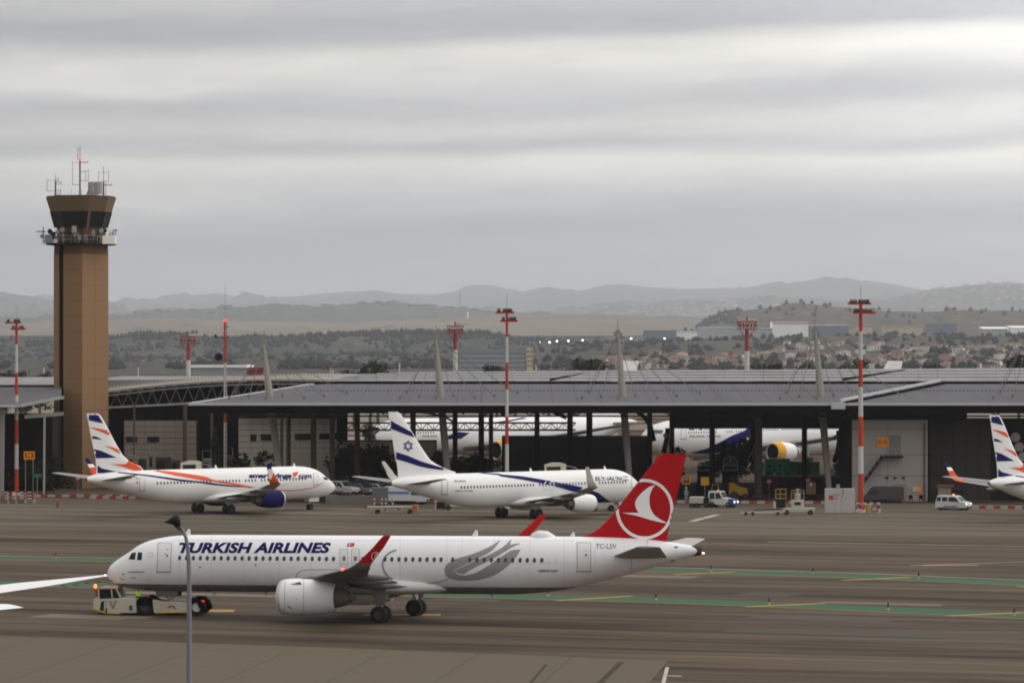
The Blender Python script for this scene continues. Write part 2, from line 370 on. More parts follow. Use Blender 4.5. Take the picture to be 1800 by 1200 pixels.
def ridge(name, D, pts, Df, pyf, mat, amp=1., rough=.35, rows=20, x0=-1320, x1=3120, step=6, back=.12, seed=0, drop=None, bump=1.):
    xs = np.array([p[0] for p in pts], float); ys = np.array([p[1] for p in pts], float)
    cols = np.arange(x0, x1 + step, step); vs = []; fs = []
    prof = []
    for px in cols:
        zr = gZ(np.interp(px, xs, ys), D); pf = pyf if not callable(pyf) else pyf(px); zf = gZ(pf, Df)
        rr = mnoise.fractal(Vector((px * .012, seed, 0)), 1., 2., 5) * 2.0 + mnoise.fractal(Vector((px * .1, seed + 9, 0)), .8, 2., 3) * .8
        prof.append((zr + rr * amp * D / F, zf))
    grid = []
    T = [i / rows for i in range(rows + 1)]
    for j, t in enumerate(T):
        Yd = Df + (D - Df) * t
        for i, px in enumerate(cols):
            zr, zf = prof[i]; e = t * t * (3 - 2 * t) * .55 + t * .45; X_ = gX(px, Yd)
            nzv = mnoise.fractal(Vector((X_ / (D * .018), Yd / (D * .03), seed)), .8, 2., 6) * D * .0034 * bump * math.sin(math.pi * min(1, t * 1.02)) 
            vs.append((X_, Yd, zf + (zr - zf) * e + nzv))
    nr = rows + 1
    for extra in (1, 2):
        Yd = D * (1 + back * extra)
        for i, px in enumerate(cols):
            zr, zf = prof[i]; vs.append((gX(px, Yd), Yd, (zr if extra == 1 else 0) * .55))
        nr += 1
    if drop:
        base = [(gX(px, drop), drop, -.5) for px in cols]; vs = base + vs; nr += 1
    nc = len(cols)
    for j in range(nr - 1):
        for i in range(nc - 1):
            a = j * nc + i; fs.append((a, a + 1, a + nc + 1, a + nc))
    b = MB(); b.add(vs, fs); o = b.build(name, mat, smooth=True); props(o, kind='structure')
    def zat(px, t):
        i = min(max((px - x0) / step, 0), nc - 1.001); i0 = int(i); k = (i - i0); j = min(max(t * rows, 0), rows - .001); j0 = int(j); u = j - j0; off = nc if drop else 0
        def V(a, c): return Vector(vs[off + c * nc + a])
        p = V(i0, j0).lerp(V(i0 + 1, j0), k).lerp(V(i0, j0 + 1).lerp(V(i0 + 1, j0 + 1), k), u); return p
    return zat
mfar = hill_mat('far_hill', (.060, .058, .050), (.034, .036, .031), (.17, .135, .105), .0016, .7)
mtown = hill_mat('town_hill', (.12, .10, .08), (.06, .065, .05), (.18, .15, .12), .003, .5)
mdark = hill_mat('dark_ridge', (.035, .042, .03), (.05, .055, .038), (.09, .08, .06), .003, .5)
mtan = hill_mat('tan_fields', (.16, .118, .076), (.21, .16, .105), (.085, .072, .047), .0022, .25)
mbrown = hill_mat('quarry_hill', (.062, .044, .030), (.085, .058, .038), (.18, .118, .072), .006, .5)
mforest = hill_mat('forest_slope', (.034, .038, .031), (.058, .058, .046), (.13, .10, .075), .008, .6)
mscrub = hill_mat('scrub_slope', (.066, .058, .044), (.036, .039, .031), (.12, .092, .066), .012, .6)
ridge('far_hills', 38000, [(-1320, 506), (-700, 515), (-420, 520), (0, 522), (190, 534), (300, 527), (380, 519), (430, 524), (500, 524), (560, 517), (650, 512), (720, 518), (790, 516), (860, 507), (930, 514), (1010, 514), (1050, 504), (1090, 499), (1140, 505), (1200, 508), (1300, 506), (1360, 503), (1400, 496), (1450, 489), (1500, 493), (1560, 499), (1620, 508), (1700, 512), (1800, 512), (2220, 505), (2700, 512), (3120, 500)], 26000, 560, mfar, amp=.8, seed=1)
zB = ridge('town_hills', 24000, [(-420, 500), (0, 514), (40, 519), (100, 528), (190, 541), (300, 549), (450, 552), (800, 550), (1000, 545), (1090, 535), (1200, 527), (1350, 524), (1480, 528), (1560, 526), (1620, 514), (1670, 505), (1730, 499), (1800, 497), (2220, 486)], 18500, 566, mtown, amp=.7, seed=3)
zC = ridge('wooded_ridge', 17000, [(-420, 556), (0, 560), (190, 564), (240, 551), (330, 544), (420, 540), (560, 539), (640, 537), (690, 533), (730, 538), (800, 545), (860, 549), (950, 558), (1100, 566), (2220, 572)], 14000, 574, mdark, amp=.6, seed=5)
zD = ridge('tan_hills', 12500, [(-420, 560), (0, 570), (190, 563), (300, 558), (420, 566), (600, 568), (720, 562), (850, 556), (950, 552), (1100, 553), (1230, 557), (1300, 570), (2220, 570)], 9200, 590, mtan, amp=.35, seed=8, bump=.35)
zE = ridge('quarry_hill', 9000, [(-420, 612), (900, 606), (1100, 600), (1160, 596), (1215, 585), (1240, 566), (1265, 552), (1300, 547), (1350, 541), (1400, 532), (1450, 537), (1520, 543), (1560, 546), (1620, 549), (1700, 545), (1800, 546), (2220, 538)], 6900, 602, mbrown, amp=.7, seed=11, bump=.6)
zF = ridge('forest_hill', 6300, [(-420, 600), (0, 607), (100, 604), (190, 600), (260, 590), (330, 592), (400, 600), (480, 596), (600, 590), (700, 586), (800, 588), (870, 592), (920, 600), (1000, 604), (1100, 608), (1500, 612), (2220, 614)], 5000, 634, mforest, amp=.5, seed=13)
zG = ridge('scrub_hill', 5400, [(-420, 628), (0, 626), (300, 630), (600, 624), (900, 618), (980, 608), (1060, 604), (1150, 600), (1300, 594), (1500, 590), (1700, 589), (1800, 590), (2220, 586)], 2900, 650, mscrub, amp=.35, seed=17, drop=2300, bump=.5)

# trees of the distant wood: too many to count
def tree_blob(b, p, h, wd, rng):
    n = 6; z0 = p.z + h * .08; vs = []
    lv = [(0, .55), (.3, 1.), (.65, .7), (1., .08)]
    for (t, r) in lv:
        for k in range(n):
            a = 2 * math.pi * k / n + t * 2; rr = wd * .5 * r * (.7 + .6 * rng.random())
            vs.append((p.x + math.cos(a) * rr, p.y + math.sin(a) * rr, z0 + h * t * (.9 + .2 * rng.random())))
    fs = [(i * n + k, i * n + (k + 1) % n, (i + 1) * n + (k + 1) % n, (i + 1) * n + k) for i in range(3) for k in range(n)] + [tuple(range(18, 24))]
    b.add(vs, fs)
rng = random.Random(3)
fm = pm('pine_wood', (.026, .031, .026), .95, var=.5, scale=.02, spec=.1)
b = MB()
for i in range(4200):
    px = rng.uniform(-300, 1040) if rng.random() < .85 else rng.uniform(1040, 2100); t = 1 - abs(rng.gauss(0, .33))
    if t < .05: continue
    if mnoise.noise(Vector((px * .012, t * 3, 4))) < -.15 and t < .85: continue
    p = zF(px, min(t, 1)); tree_blob(b, p, rng.uniform(4, 10), rng.uniform(4, 9), rng)
props(b.build('forest', fm), 'dark pine wood covering the low ridge behind the terminal roofs', 'forest', kind='stuff')
b = MB()
for i in range(3200):
    px = rng.uniform(-300, 2150); t = rng.random() ** 1.3
    if mnoise.noise(Vector((px * .01, t * 4, 9))) < -.1: continue
    p = zG(px, t); tree_blob(b, p, rng.uniform(2.5, 7), rng.uniform(4, 12), rng)
for i in range(240):
    px = rng.choice([rng.uniform(1230, 1300), rng.uniform(1230, 2100), rng.uniform(900, 1300)]); p = zE(px, rng.uniform(.5, 1)); tree_blob(b, p, rng.uniform(5, 12), rng.uniform(7, 14), rng)
for i in range(260):
    px = rng.uniform(-300, 1200); p = zC(px, rng.uniform(.8, 1)); tree_blob(b, p, rng.uniform(7, 14), rng.uniform(20, 60), rng)
props(b.build('shrubland', fm), 'scattered dark trees and scrub over the slopes behind the airport', 'scrub', kind='stuff')
# far towns as specks
fw = pm('far_house_wall', (.46, .43, .39), .8, var=.3, scale=.02); fr_ = pm('far_house_roof', (.36, .16, .10), .8, var=.3)
b = MB()
def box_house(b, p, wd, dp, h, roof):
    b.mi(0).box(p.x - wd / 2, p.y - dp / 2, p.z - 4, p.x + wd / 2, p.y + dp / 2, p.z + h)
    if roof:
        b.mi(1); b.add([(p.x - wd / 2 - .4, p.y - dp / 2 - .4, p.z + h + .02), (p.x + wd / 2 + .4, p.y - dp / 2 - .4, p.z + h + .02), (p.x + wd / 2 + .4, p.y + dp / 2 + .4, p.z + h + .02), (p.x - wd / 2 - .4, p.y + dp / 2 + .4, p.z + h + .02), (p.x - wd * .2, p.y, p.z + h + wd * .22), (p.x + wd * .2, p.y, p.z + h + wd * .22)],
                       [(0, 1, 5, 4), (1, 2, 5), (2, 3, 4, 5), (3, 0, 4), (3, 2, 1, 0)])
for i in range(1000):
    u = rng.random()
    if u < .55: px = rng.gauss(1240, 90); t = min(max(rng.gauss(.35, .22), 0), 1)
    elif u < .85: px = rng.uniform(1600, 2100); t = rng.uniform(.4, 1)
    elif u < .93: px = rng.uniform(1560, 1800); t = rng.uniform(0, .3)
    else: px = rng.uniform(190, 330); t = rng.uniform(.3, .9)
    if px > 2150 or px < -200: continue
    p = zB(px, t); box_house(b, p, rng.uniform(10, 30), 15, rng.uniform(6, 13), rng.random() < .35)
props(b.build('hillside_town', [fw, fr_]), 'pale houses of distant hill towns in the haze', 'town', kind='stuff')

# village houses one by one
walls = [pm('house_plaster_%d' % i, c, .8, var=.12) for i, c in enumerate(((.48, .42, .35), (.62, .60, .57), (.30, .24, .19)))]
tiles = [pm('house_roof_%d' % i, c, .8, var=.2, scale=.6) for i, c in enumerate(((.17, .06, .04), (.22, .11, .075), (.36, .35, .33), (.11, .07, .06)))]
win_m = pm('house_window', (.03, .035, .04), .3)
hp = []
for wi in range(3):
    for ti in range(4):
        k = MB(); box_house(k, Vector((0, 0, 0)), 11, 9, 5.4 + wi, ti != 2)
        if ti == 2: k.mi(1).box(-6, -5, 5.4 + wi, 6, 5, 5.9 + wi)
        k.mi(2)
        for xx in (-3.4, 0, 3.4):
            for zz in (1.2, 3.6): k.box(xx - .7, -4.56, zz, xx + .7, -4.5, zz + 1.2)
        o = k.build('village_house', [walls[wi], tiles[ti], win_m]); hp.append(o)
lab = {0: 'red tiled', 1: 'orange tiled', 2: 'flat white', 3: 'dark tiled'}; wl = ['cream', 'white', 'tan']
def where_px(x):
    for lim, tx_ in ((1120, 'right of the middle pylon'), (1200, 'under the dark blue warehouse'), (1300, 'left of the basket tower'), (1370, 'right of the basket tower'), (1440, 'left of the fourth pylon'), (1505, 'left of the tallest mast'), (1560, 'right of the tallest mast'), (1620, 'above the small white fin tip'), (1690, 'under the tan building'), (1760, 'left of the white gabled hall')):
        if x < lim: return tx_
    return 'near the right edge'
used = set(); cnt = 0
for i in range(290):
    px = rng.uniform(1050, 1830) if rng.random() < .9 else rng.uniform(1830, 2000); py = rng.uniform(.02, .55)
    if px < 1350 and py > .33: py *= .5
    k = rng.randrange(12); p = zG(px, py)
    o = hp[k] if k not in used else bpy.data.objects.new('village_house', hp[k].data)
    if k in used: COL.objects.link(o)
    used.add(k); o.location = p; s = rng.uniform(.4, .95); o.scale = (s * rng.uniform(.8, 1.3), s, s * .85); o.rotation_euler = (0, 0, rng.uniform(-.6, .6))
    props(o, '%s %s house, %s roof, %s, %s' % ('tiny' if s < .58 else 'small' if s < .76 else 'larger', wl[k // 4], lab[k % 4], where_px(px), 'upper row' if py > .36 else 'middle row' if py > .18 else 'lower row'), 'house', 'houses of the village on the slope')
for k, o in enumerate(hp):
    if k not in used: bpy.data.objects.remove(o)
# industrial sheds and offices
wm2 = pm('office_window', (.085, .09, .105), .5)
def shed(name, label, px0, px1, py0, py1, Yd, wall, roof=None, cat='building', nwin=0, rows=1, band=None, deep=25, slope=0.):
    x0, x1 = gX(px0, Yd), gX(px1, Yd); z0, z1 = gZ(py1, Yd) - 8, gZ(py0, Yd); cx = (x0 + x1) / 2
    root = thing(name, label, cat, (cx, Yd, z0)); h = z1 - z0; hw_ = (x1 - x0) / 2
    MB().box(-hw_, 0, 0, hw_, deep, h).build('wall', wall, root)
    r = MB()
    if slope: r.add([(-hw_ - .5, -.6, h + .02), (hw_ + .5, -.6, h + .02), (hw_ + .5, deep, h + slope), (-hw_ - .5, deep, h + slope), (-hw_ - .5, -.6, h + .5), (hw_ + .5, -.6, h + .5)], [(0, 1, 2, 3), (4, 5, 2, 3), (0, 1, 5, 4)])
    else: r.box(-hw_ - .3, -.4, h + .01, hw_ + .3, deep + .3, h + .6)
    r.build('roof', roof or wall, root)
    if band: MB().box(-hw_ - .05, -.3, h - band[1], hw_ + .05, -.02, h - band[0]).build('stripe', band[2], root)
    if nwin:
        pr = None; ws = 2 * hw_ / nwin
        for j in range(rows):
            for i in range(nwin):
                loc = (-hw_ + ws * (i + .5), -.06, h - 2.4 - j * 3.3)
                if pr is None: pr = MB().box(-ws * .3, -.03, -.7, ws * .3, .03, .7).build('window', wm2, root, loc=loc)
                else: share(pr, root, loc)
    return root
ltg = pm('shed_grey', (.26, .27, .28), .6, var=.1, scale=.1); drk = pm('shed_blue_grey', (.085, .11, .14), .5, var=.15, scale=.05); wsh = pm('shed_white', (.72, .71, .70), .5, var=.05, scale=.1)
tanw = pm('shed_tan', (.40, .32, .23), .8, var=.1, scale=.1); redm = pm('red_trim', (.36, .06, .05), .5)
shed('office_block', 'long grey office block with rows of small windows behind the roof', 800, 924, 615, 652, 2600, pm('office_grey', (.22, .23, .26), .7, var=.08, scale=.1), nwin=27, rows=4)
shed('stair_tower', 'narrow yellowish end tower beside the grey office block', 925.5, 937, 612, 652, 2599, pm('office_tan', (.5, .39, .24), .8, var=.1), nwin=2, rows=4)
shed('factory_hall', 'white factory hall with a red roof line below the brown hill', 1358, 1421, 566, 586, 6500, wsh, nwin=0, band=(1.2, 3.4, redm), deep=60)
shed('warehouse', 'dark blue grey block shaped warehouse near the floodlit yard', 1133, 1189, 581, 598, 6480, drk, deep=60)
shed('warehouse', 'low white warehouse right of the dark blue block', 1190, 1226, 582, 593, 6450, wsh, ltg, nwin=6, deep=60)
shed('warehouse', 'wide grey hall with pale roof left of the red striped factory', 1228, 1290, 576, 590, 6490, ltg, deep=60, slope=2)
shed('warehouse', 'long low grey hall joining the red striped factory', 1290, 1357, 577, 588, 6510, ltg, wsh, deep=60, nwin=8)
shed('warehouse', 'grey hall right of the red striped factory with a dark lower wall', 1423, 1492, 572, 585, 6520, drk, ltg, deep=60, slope=2)
shed('warehouse', 'small pink and white hall behind the tallest floodlight mast', 1508, 1533, 577, 585, 6480, pm('pink_wall', (.5, .3, .27), .8), wsh, deep=40)
shed('warehouse', 'long tan building with a row of small windows', 1554, 1622, 573, 585, 6480, tanw, nwin=22, deep=40)
shed('warehouse', 'dark grey office building right of the long tan building', 1632, 1682, 568, 580, 6600, drk, ltg, deep=40, nwin=10, rows=2)
shed('warehouse', 'large white hall with sloping roofs at the right edge', 1728, 1776, 578, 588, 6400, ltg, wsh, deep=60, slope=4)
shed('warehouse', 'white gabled hall cut by the right picture edge', 1777, 1860, 576, 592, 6350, wsh, wsh, deep=60, slope=4)
shed('terminal_shed', 'low grey shed with white roof edge behind the arched truss', 338, 432, 646, 662, 800, ltg, wsh, deep=20)
shed('terminal_shed', 'small red shed right of the grey shed behind the arched truss', 433, 462, 650, 662, 802, pm('dim_red_wall', (.2, .06, .06), .6), pm('dim_red_wall', (.2, .06, .06), .6), deep=20)
shed('hilltop_house', 'cream farmhouse on top of the brown hill', 1726, 1748, 551, 558, 8800, walls[0], deep=12); shed('hilltop_house', 'pair of white houses on the ridge right of the tallest mast', 1700, 1716, 552, 558, 8800, walls[1], deep=12)
# floodlit yard lights
em = pm('yard_lamp', (1, 1, 1), .4, emit=((1, .97, .9), 6))
for i, (x, y) in enumerate(((948, 602.5), (966, 602.5), (979, 600.5), (999, 600), (1024, 599), (1109.5, 596), (1168, 596))):
    p = at(x, y, 5750); k = MB(); k.tube([(0, 0, -30), (0, 0, 0)], .3, 6); rt = thing('yard_light', ['first lit yard lamp from the left on the slope', 'second lit yard lamp on the slope', 'middle lit yard lamp of the left five', 'fourth lit yard lamp on the slope', 'fifth lit yard lamp beside the dirt bank', 'lit lamp left of the dark blue warehouse', 'lit lamp in front of the dark blue warehouse'][i], 'lamp', p, group='lit lamps of the yard on the slope')
    k.build('pole', ltg, rt); MB().box(-1.2, -.6, 0, 1.2, .1, 2.0).build('lamp_head', em, rt)
# lattice transmitter on the plain
p = at(808, 556, 11800); rt = thing('transmitter_mast', 'faint red and white lattice transmitter mast on the tan field', 'mast', (p.x, 11800, p.z)); k = MB()
hh = (556 - 513) * 11800 / F
for s_ in (-1, 1):
    for t_ in (-1, 1): k.bar((s_ * 5, t_ * 5, -6), (s_ * 1.2, t_ * 1.2, hh), .9)
for i in range(9):
    z = hh * i / 9; q = 5 - 3.8 * i / 9; k.bar((-q, -q, z), (q * .9, -q, z + hh / 9), .6); k.bar((q, -q, z), (-q * .9, -q, z + hh / 9), .6)
k.build('lattice', pm('faded_red', (.3, .13, .11), .7), rt)
p = at(822, 557, 11800); rt = thing('water_tower', 'white water tank beside the transmitter mast on the plain', 'tank', p); MB().lathe([(-6, .1), (-6, 2.4), (16, 2.4), (17, .1)], axis='Z', n=10).build('tank', wsh, rt)
# ------------------------------------------------------------------ control tower
stone = pm('sandstone_panel', (.225, .130, .066), .85, var=.16, scale=1.2, bump=.2, rnd=.42, dirt=.04)
stone2 = pm('sandstone_core', (.13, .075, .04), .9, var=.1)
brown = pm('cab_brown', (.13, .085, .045), .6, var=.1, scale=.5)
glassd = pm('dark_glass', (.008, .009, .012), .12, var=.1, spec=.25)
steel = pm('steel_grey', (.22, .215, .21), .5, var=.12, scale=.8)
dsteel = pm('steel_dark', (.022, .020, .019), .8, spec=.08, var=.2, scale=.8)
lsteel = pm('steel_light', (.30, .285, .26), .5, var=.08, scale=.8)
black = pm('black_void', (.008, .007, .007), .95, spec=.03, var=.1)
cream = pm('cream_paint', (.58, .53, .44), .5, var=.06)
redp = pm('mast_red', (.36, .040, .016), .55, var=.1, scale=1.); mwhite = pm('mast_white', (.43, .415, .39), .5, var=.08, scale=1.)
TY = 531.; a_ = math.atan2(40, 55); S_ = 68 * TY / F
tw = thing('control_tower', 'tall sandstone control tower with a dark glazed cab and antennas on top', 'tower', (gX(150, TY) - .45, TY, 0))
# near vertical corner at px 150; left face runs to px 95, right face to px 190
eL = Vector((-math.cos(a_), math.sin(a_), 0)); eR = Vector((math.sin(a_), math.cos(a_), 0))
H0 = gZ(428, TY)
def tower_box(name, c, u0, u1, v0, v1, z0, z1, mat, parent=tw):
    """box spanned along the left-face axis (u) and the right-face axis (v) from the near corner"""
    k = MB(); q = [c + eL * u0 + eR * v0, c + eL * u0 + eR * v1, c + eL * u1 + eR * v1, c + eL * u1 + eR * v0]
    k.add([(p.x, p.y, z0) for p in q] + [(p.x, p.y, z1) for p in q], [(0, 1, 2, 3), (4, 5, 6, 7), (0, 1, 5, 4), (1, 2, 6, 5), (2, 3, 7, 6), (3, 0, 4, 7)])
    return k.build(name, mat, parent)
O3 = Vector((0, 0, 0))
fL = lambda px: (150 - px) / 55 * S_
uS0, uS1 = fL(113.5), fL(105)
tower_box('shaft', O3, .06, uS0, .06, S_, 0, H0, stone2); tower_box('shaft', O3, uS1, S_, .06, S_, 0, H0, stone2)
tower_box('recess', O3, uS0, uS1, .16, S_, 0, H0, black)
rowh = 2.25; nr = int(H0 / rowh)
protos = {}
def panel(key, u0, u1, v0, v1, z):
    if key in protos: share(protos[key], tw, (0, 0, z))
    else: protos[key] = tower_box('cladding_panel', O3, u0, u1, v0, v1, 0, rowh - .035, stone); protos[key].location = (0, 0, z)
for r_ in range(nr):
    z = .02 + r_ * rowh
    for key, u0, u1 in (('a', .0, fL(126)), ('b', fL(126) + .03, uS0), ('c', uS1, S_)):
        panel(key, u0, u1, 0, .055, z)
    for key, v0, v1 in (('d', .06, S_ * .5), ('e', S_ * .5 + .03, S_)):
        panel(key, -.055 + .055, .055, v0, v1, z)
# ledge, catwalk with dishes and boxes, cab
cc = eL * S_ / 2 + eR * S_ / 2
def ring(r, z, n=8, rot=0.):
    return [(cc.x + r * math.cos(2 * math.pi * i / n + rot), cc.y + r * math.sin(2 * math.pi * i / n + rot), z) for i in range(n)]
def frustum(name, r0, z0, r1, z1, mat, n=8, parent=tw, rot=R(12)):
    k = MB(); k.add(ring(r0, z0, n, rot) + ring(r1, z1, n, rot), [(i, (i + 1) % n, (i + 1) % n + n, i + n) for i in range(n)] + [tuple(range(n)), tuple(range(n, 2 * n))]); return k.build(name, mat, parent)
zc0, zc1, zc2, zc3 = gZ(428, TY), gZ(399, TY), gZ(371, TY), gZ(345, TY)
frustum('machine_floor', 3.45, zc0, 3.5, zc1, pm('cab_base', (.085, .05, .035), .7))
cx_ = cc.x
frustum('catwalk', 5.1, zc0 - .12, 5.1, zc0 + .12, dsteel)
frustum('window_band', 3.72, zc1, 4.35, zc2, glassd)
frustum('cab_roof_band', 4.42, zc2 + .002, 5.1, zc3, brown)
frustum('roof_deck', 4.9, zc3, 4.9, zc3 + .15, dsteel)
for i in range(8):
    a = 2 * math.pi * i / 8 + R(12)
    k = MB(); k.bar((cc.x + 3.78 * math.cos(a), cc.y + 3.78 * math.sin(a), zc1), (cc.x + 4.42 * math.cos(a), cc.y + 4.42 * math.sin(a), zc2), .16); k.build('mullion', dsteel, tw)
k = MB()
for z in (zc0 + .6, zc0 + 1.1):
    rr = ring(5.0, z, 16, R(12)); k.tube(rr + rr[:1], .035, 5, cap=False)
for i in range(16):
    p = ring(5.0, 0, 16, R(12))[i]; k.bar((p[0], p[1], zc0), (p[0], p[1], zc0 + 1.1), .05)
k.build('railing', steel, tw)
tx = lambda px, dy=-3.2: gX(px, TY + cc.y * .6) - gX(150, TY) + .45
# equipment on the catwalk
for i, (px, py0, py1, wpx, m, dy) in enumerate(((74, 405, 424, 7, steel, -2.), (90, 401, 412, 9, dsteel, -3.6), (88, 412, 427, 14, pm('glass_box', (.16, .19, .19), .3), -3.8), (113, 398, 410, 9, steel, -4.6), (124, 404, 416, 6, dsteel, -4.8), (134, 397, 409, 8, lsteel, -4.9), (141, 407, 419, 5, steel, -4.9), (158, 405, 419, 5, lsteel, -4.9), (167, 404, 414, 5, steel, -4.8), (181, 400, 411, 8, lsteel, -4.2), (187, 400, 410, 7, dsteel, -3.8))):
    x = tx(px); k = MB(); y = cc.y + dy * .8; z0, z1 = gZ(py1, TY), gZ(py0, TY); h = W(wpx, TY) / 2
    if i % 3 == 2: k.box(x - h, y - .3, z0, x + h, y + .3, z1)
    else: k.lathe([(-.25, .02), (-.22, h), (.1, h * .8), (.14, .02)], (x, y, (z0 + z1) / 2), 'Y', 12); k.bar((x, y + .05, zc0), (x, y + .05, z1), .07)
    k.build('antenna_dish' if i % 3 != 2 else 'equipment_box', m, tw)
rgt = random.Random(5); clm = [pm('clutter_brown', (.10, .05, .03), .7), dsteel, steel, pm('clutter_pale', (.30, .28, .24), .6)]
for i in range(34):
    an_ = R(190) + R(160) * rgt.random(); rr_ = rgt.uniform(4.0, 4.9); x = cc.x + rr_ * math.cos(an_); y = cc.y + rr_ * math.sin(an_); z = zc0 + .13; h = rgt.uniform(.5, 2.1); q = rgt.uniform(.1, .28)
    k = MB(); k.bar((x, y, z), (x, y, z + h), .07); k.box(x - q, y - .15, z + h * .6, x + q, y + .1, z + h * .6 + q * 2.2); k.build('panel_antenna', clm[i % 4], tw)
x = tx(194); k = MB(); k.box(x - .95, cc.y - 3.4, zc0 - .05, x + .9, cc.y - 2.4, zc0 + 1.15); k.build('equipment_cabinet', pm('pale_cabinet', (.78, .76, .66), .5, var=.05), tw)
k = MB(); x = tx(70); k.bar((tx(64), cc.y - 1.5, gZ(406, TY)), (tx(80), cc.y - 1.5, gZ(406, TY)), .14); k.bar((tx(76), cc.y - 1.5, gZ(398, TY)), (tx(77), cc.y - 1.5, gZ(428, TY)), .12)
k.bar((tx(203), cc.y - 1.5, gZ(402, TY)), (tx(203), cc.y - 1.5, gZ(420, TY)), .1); k.bar((tx(198), cc.y - 1.5, gZ(404, TY)), (tx(206), cc.y - 1.5, gZ(404, TY)), .12)
k.build('outrigger', dsteel, tw)
k = MB(); k.bar((tx(157), cc.y - 4.35, zc1 - .6), (tx(166), cc.y - 5.0, zc3 + .2), .34, .2); k.build('cable_duct', pm('rust_duct', (.16, .075, .05), .7), tw)
for px in (163, 173): x = tx(px); MB().lathe([(0, .02), (0, .62), (1.7, .62), (1.85, .02)], (x, cc.y - 2, zc3 + .4), 'Z', 12).build('cooling_unit', lsteel, tw)
k = MB()
for q in range(6): k.bar((tx(152 + q * 4), cc.y - 2.4, zc3), (tx(158 + q * 3), cc.y - 2., zc3 + 1.2), .12)
k.build('roof_bracing', dsteel, tw)
def antenna(px, ptop, pred, arms, name='antenna_mast'):
    x = tx(px); z1 = gZ(ptop, TY + 3); y = cc.y - .8
    o = MB().tube([(x, y, zc3), (x, y, gZ(pred, TY))], .11, 8).build(name, pm('antenna_dark', (.12, .03, .022), .6), tw)
    k = MB(); k.tube([(x, y, gZ(pred, TY)), (x, y, z1)], .05, 5)
    for (dx, p0, p1) in arms:
        xx = x + W(dx, TY); k.tube([(xx, y, gZ(p1, TY)), (xx, y, gZ(p0, TY))], .04, 5); zz = gZ(p1 - 1, TY); k.bar((x, y, zz), (xx, y, zz), .07); zz = gZ(p0 + 3, TY)
        k.bar((x, y, zz), (xx, y, zz), .05)
    k.build('whip_aerial', steel, o); return o
antenna(139.5, 256, 281, ((-13, 281, 324), (-4, 257, 279), (14, 281, 284), (10, 298, 317), (15, 296, 317)))
antenna(96.5, 306, 316, ((-15, 312, 335), (10, 316, 323), (5, 310, 318), (8, 330, 342)))
antenna(181, 292, 318, ((-9, 298, 318), (9, 298, 318), (14, 320, 325), (4, 320, 340)))
k = MB(); k.lathe([(-.22, .05), (-.15, .2), (.15, .2), (.22, .05)], (tx(140), cc.y - 1.2, gZ(279, TY)), 'Z', 10); k.build('warning_light', pm('red_lamp', (.8, .1, .08), .4, emit=((1, .08, .07), 1.2)), tw)
k = MB()
for q in range(9): x = tx(98 + q * 6); k.bar((x, cc.y - 3.5, zc3), (x, cc.y - 3.5, zc3 + .5 + (q % 3) * .25), .05)
k.build('roof_aerials', steel, tw)

# ------------------------------------------------------------------ canopy roofs
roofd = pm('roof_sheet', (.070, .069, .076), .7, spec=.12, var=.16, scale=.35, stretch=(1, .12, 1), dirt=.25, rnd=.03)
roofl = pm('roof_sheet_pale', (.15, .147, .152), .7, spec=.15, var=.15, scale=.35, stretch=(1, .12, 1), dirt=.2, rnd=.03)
fasc = pm('fascia_white', (.40, .40, .41), .45, var=.05)
CY, CY2 = 478., 516.
cz = gZ(708.5, CY); cz2 = gZ(674.6, CY2)
cn = thing('front_canopy', 'huge grey sheet metal canopy roof with a white edge over the gates', 'roof', (0, CY, 0))
XL, XR = gX(331, CY), gX(2300, CY); XL2 = gX(546, CY2)
npan = 46; wpan = (XR - XL) / npan
def sheet(parent, xa, xb, xa2, xb2, y0, z0, y1, z1, mat, name='roof_panel', th=.18):
    k = MB(); k.add([(xa, y0, z0), (xb, y0, z0), (xb2, y1, z1), (xa2, y1, z1), (xa, y0, z0 - th), (xb, y0, z0 - th), (xb2, y1, z1 - th), (xa2, y1, z1 - th)],
                    [(0, 1, 2, 3), (7, 6, 5, 4), (0, 4, 5, 1), (1, 5, 6, 2), (2, 6, 7, 3), (3, 7, 4, 0)]); return k.build(name, mat, parent)
DY = CY2 - CY
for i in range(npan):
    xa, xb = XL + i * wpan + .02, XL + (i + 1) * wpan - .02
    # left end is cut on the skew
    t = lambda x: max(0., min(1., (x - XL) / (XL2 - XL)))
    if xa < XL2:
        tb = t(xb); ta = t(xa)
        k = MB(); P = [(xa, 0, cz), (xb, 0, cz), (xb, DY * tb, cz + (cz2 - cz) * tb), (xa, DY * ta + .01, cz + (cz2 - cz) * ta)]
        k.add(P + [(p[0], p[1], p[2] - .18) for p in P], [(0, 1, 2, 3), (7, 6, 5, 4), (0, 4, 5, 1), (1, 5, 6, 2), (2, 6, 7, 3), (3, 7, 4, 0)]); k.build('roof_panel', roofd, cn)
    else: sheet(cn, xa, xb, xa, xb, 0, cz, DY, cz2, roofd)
MB().box(XL, -.35, cz - .28, XR, -.01, cz + .05).build('fascia', fasc, cn)
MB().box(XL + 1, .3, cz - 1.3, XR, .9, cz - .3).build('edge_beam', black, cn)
MB().add([(XL, -.2, cz + .06), (XL + .5, -.2, cz + .06), (XL2 + .5, DY, cz2 + .06), (XL2, DY, cz2 + .06), (XL, -.2, cz - .3), (XL + .5, -.2, cz - .3), (XL2 + .5, DY, cz2 - .3), (XL2, DY, cz2 - .3)], [(0, 1, 2, 3), (0, 4, 5, 1), (0, 3, 7, 4), (1, 5, 6, 2), (4, 7, 6, 5)]).build('edge_trim', fasc, cn)
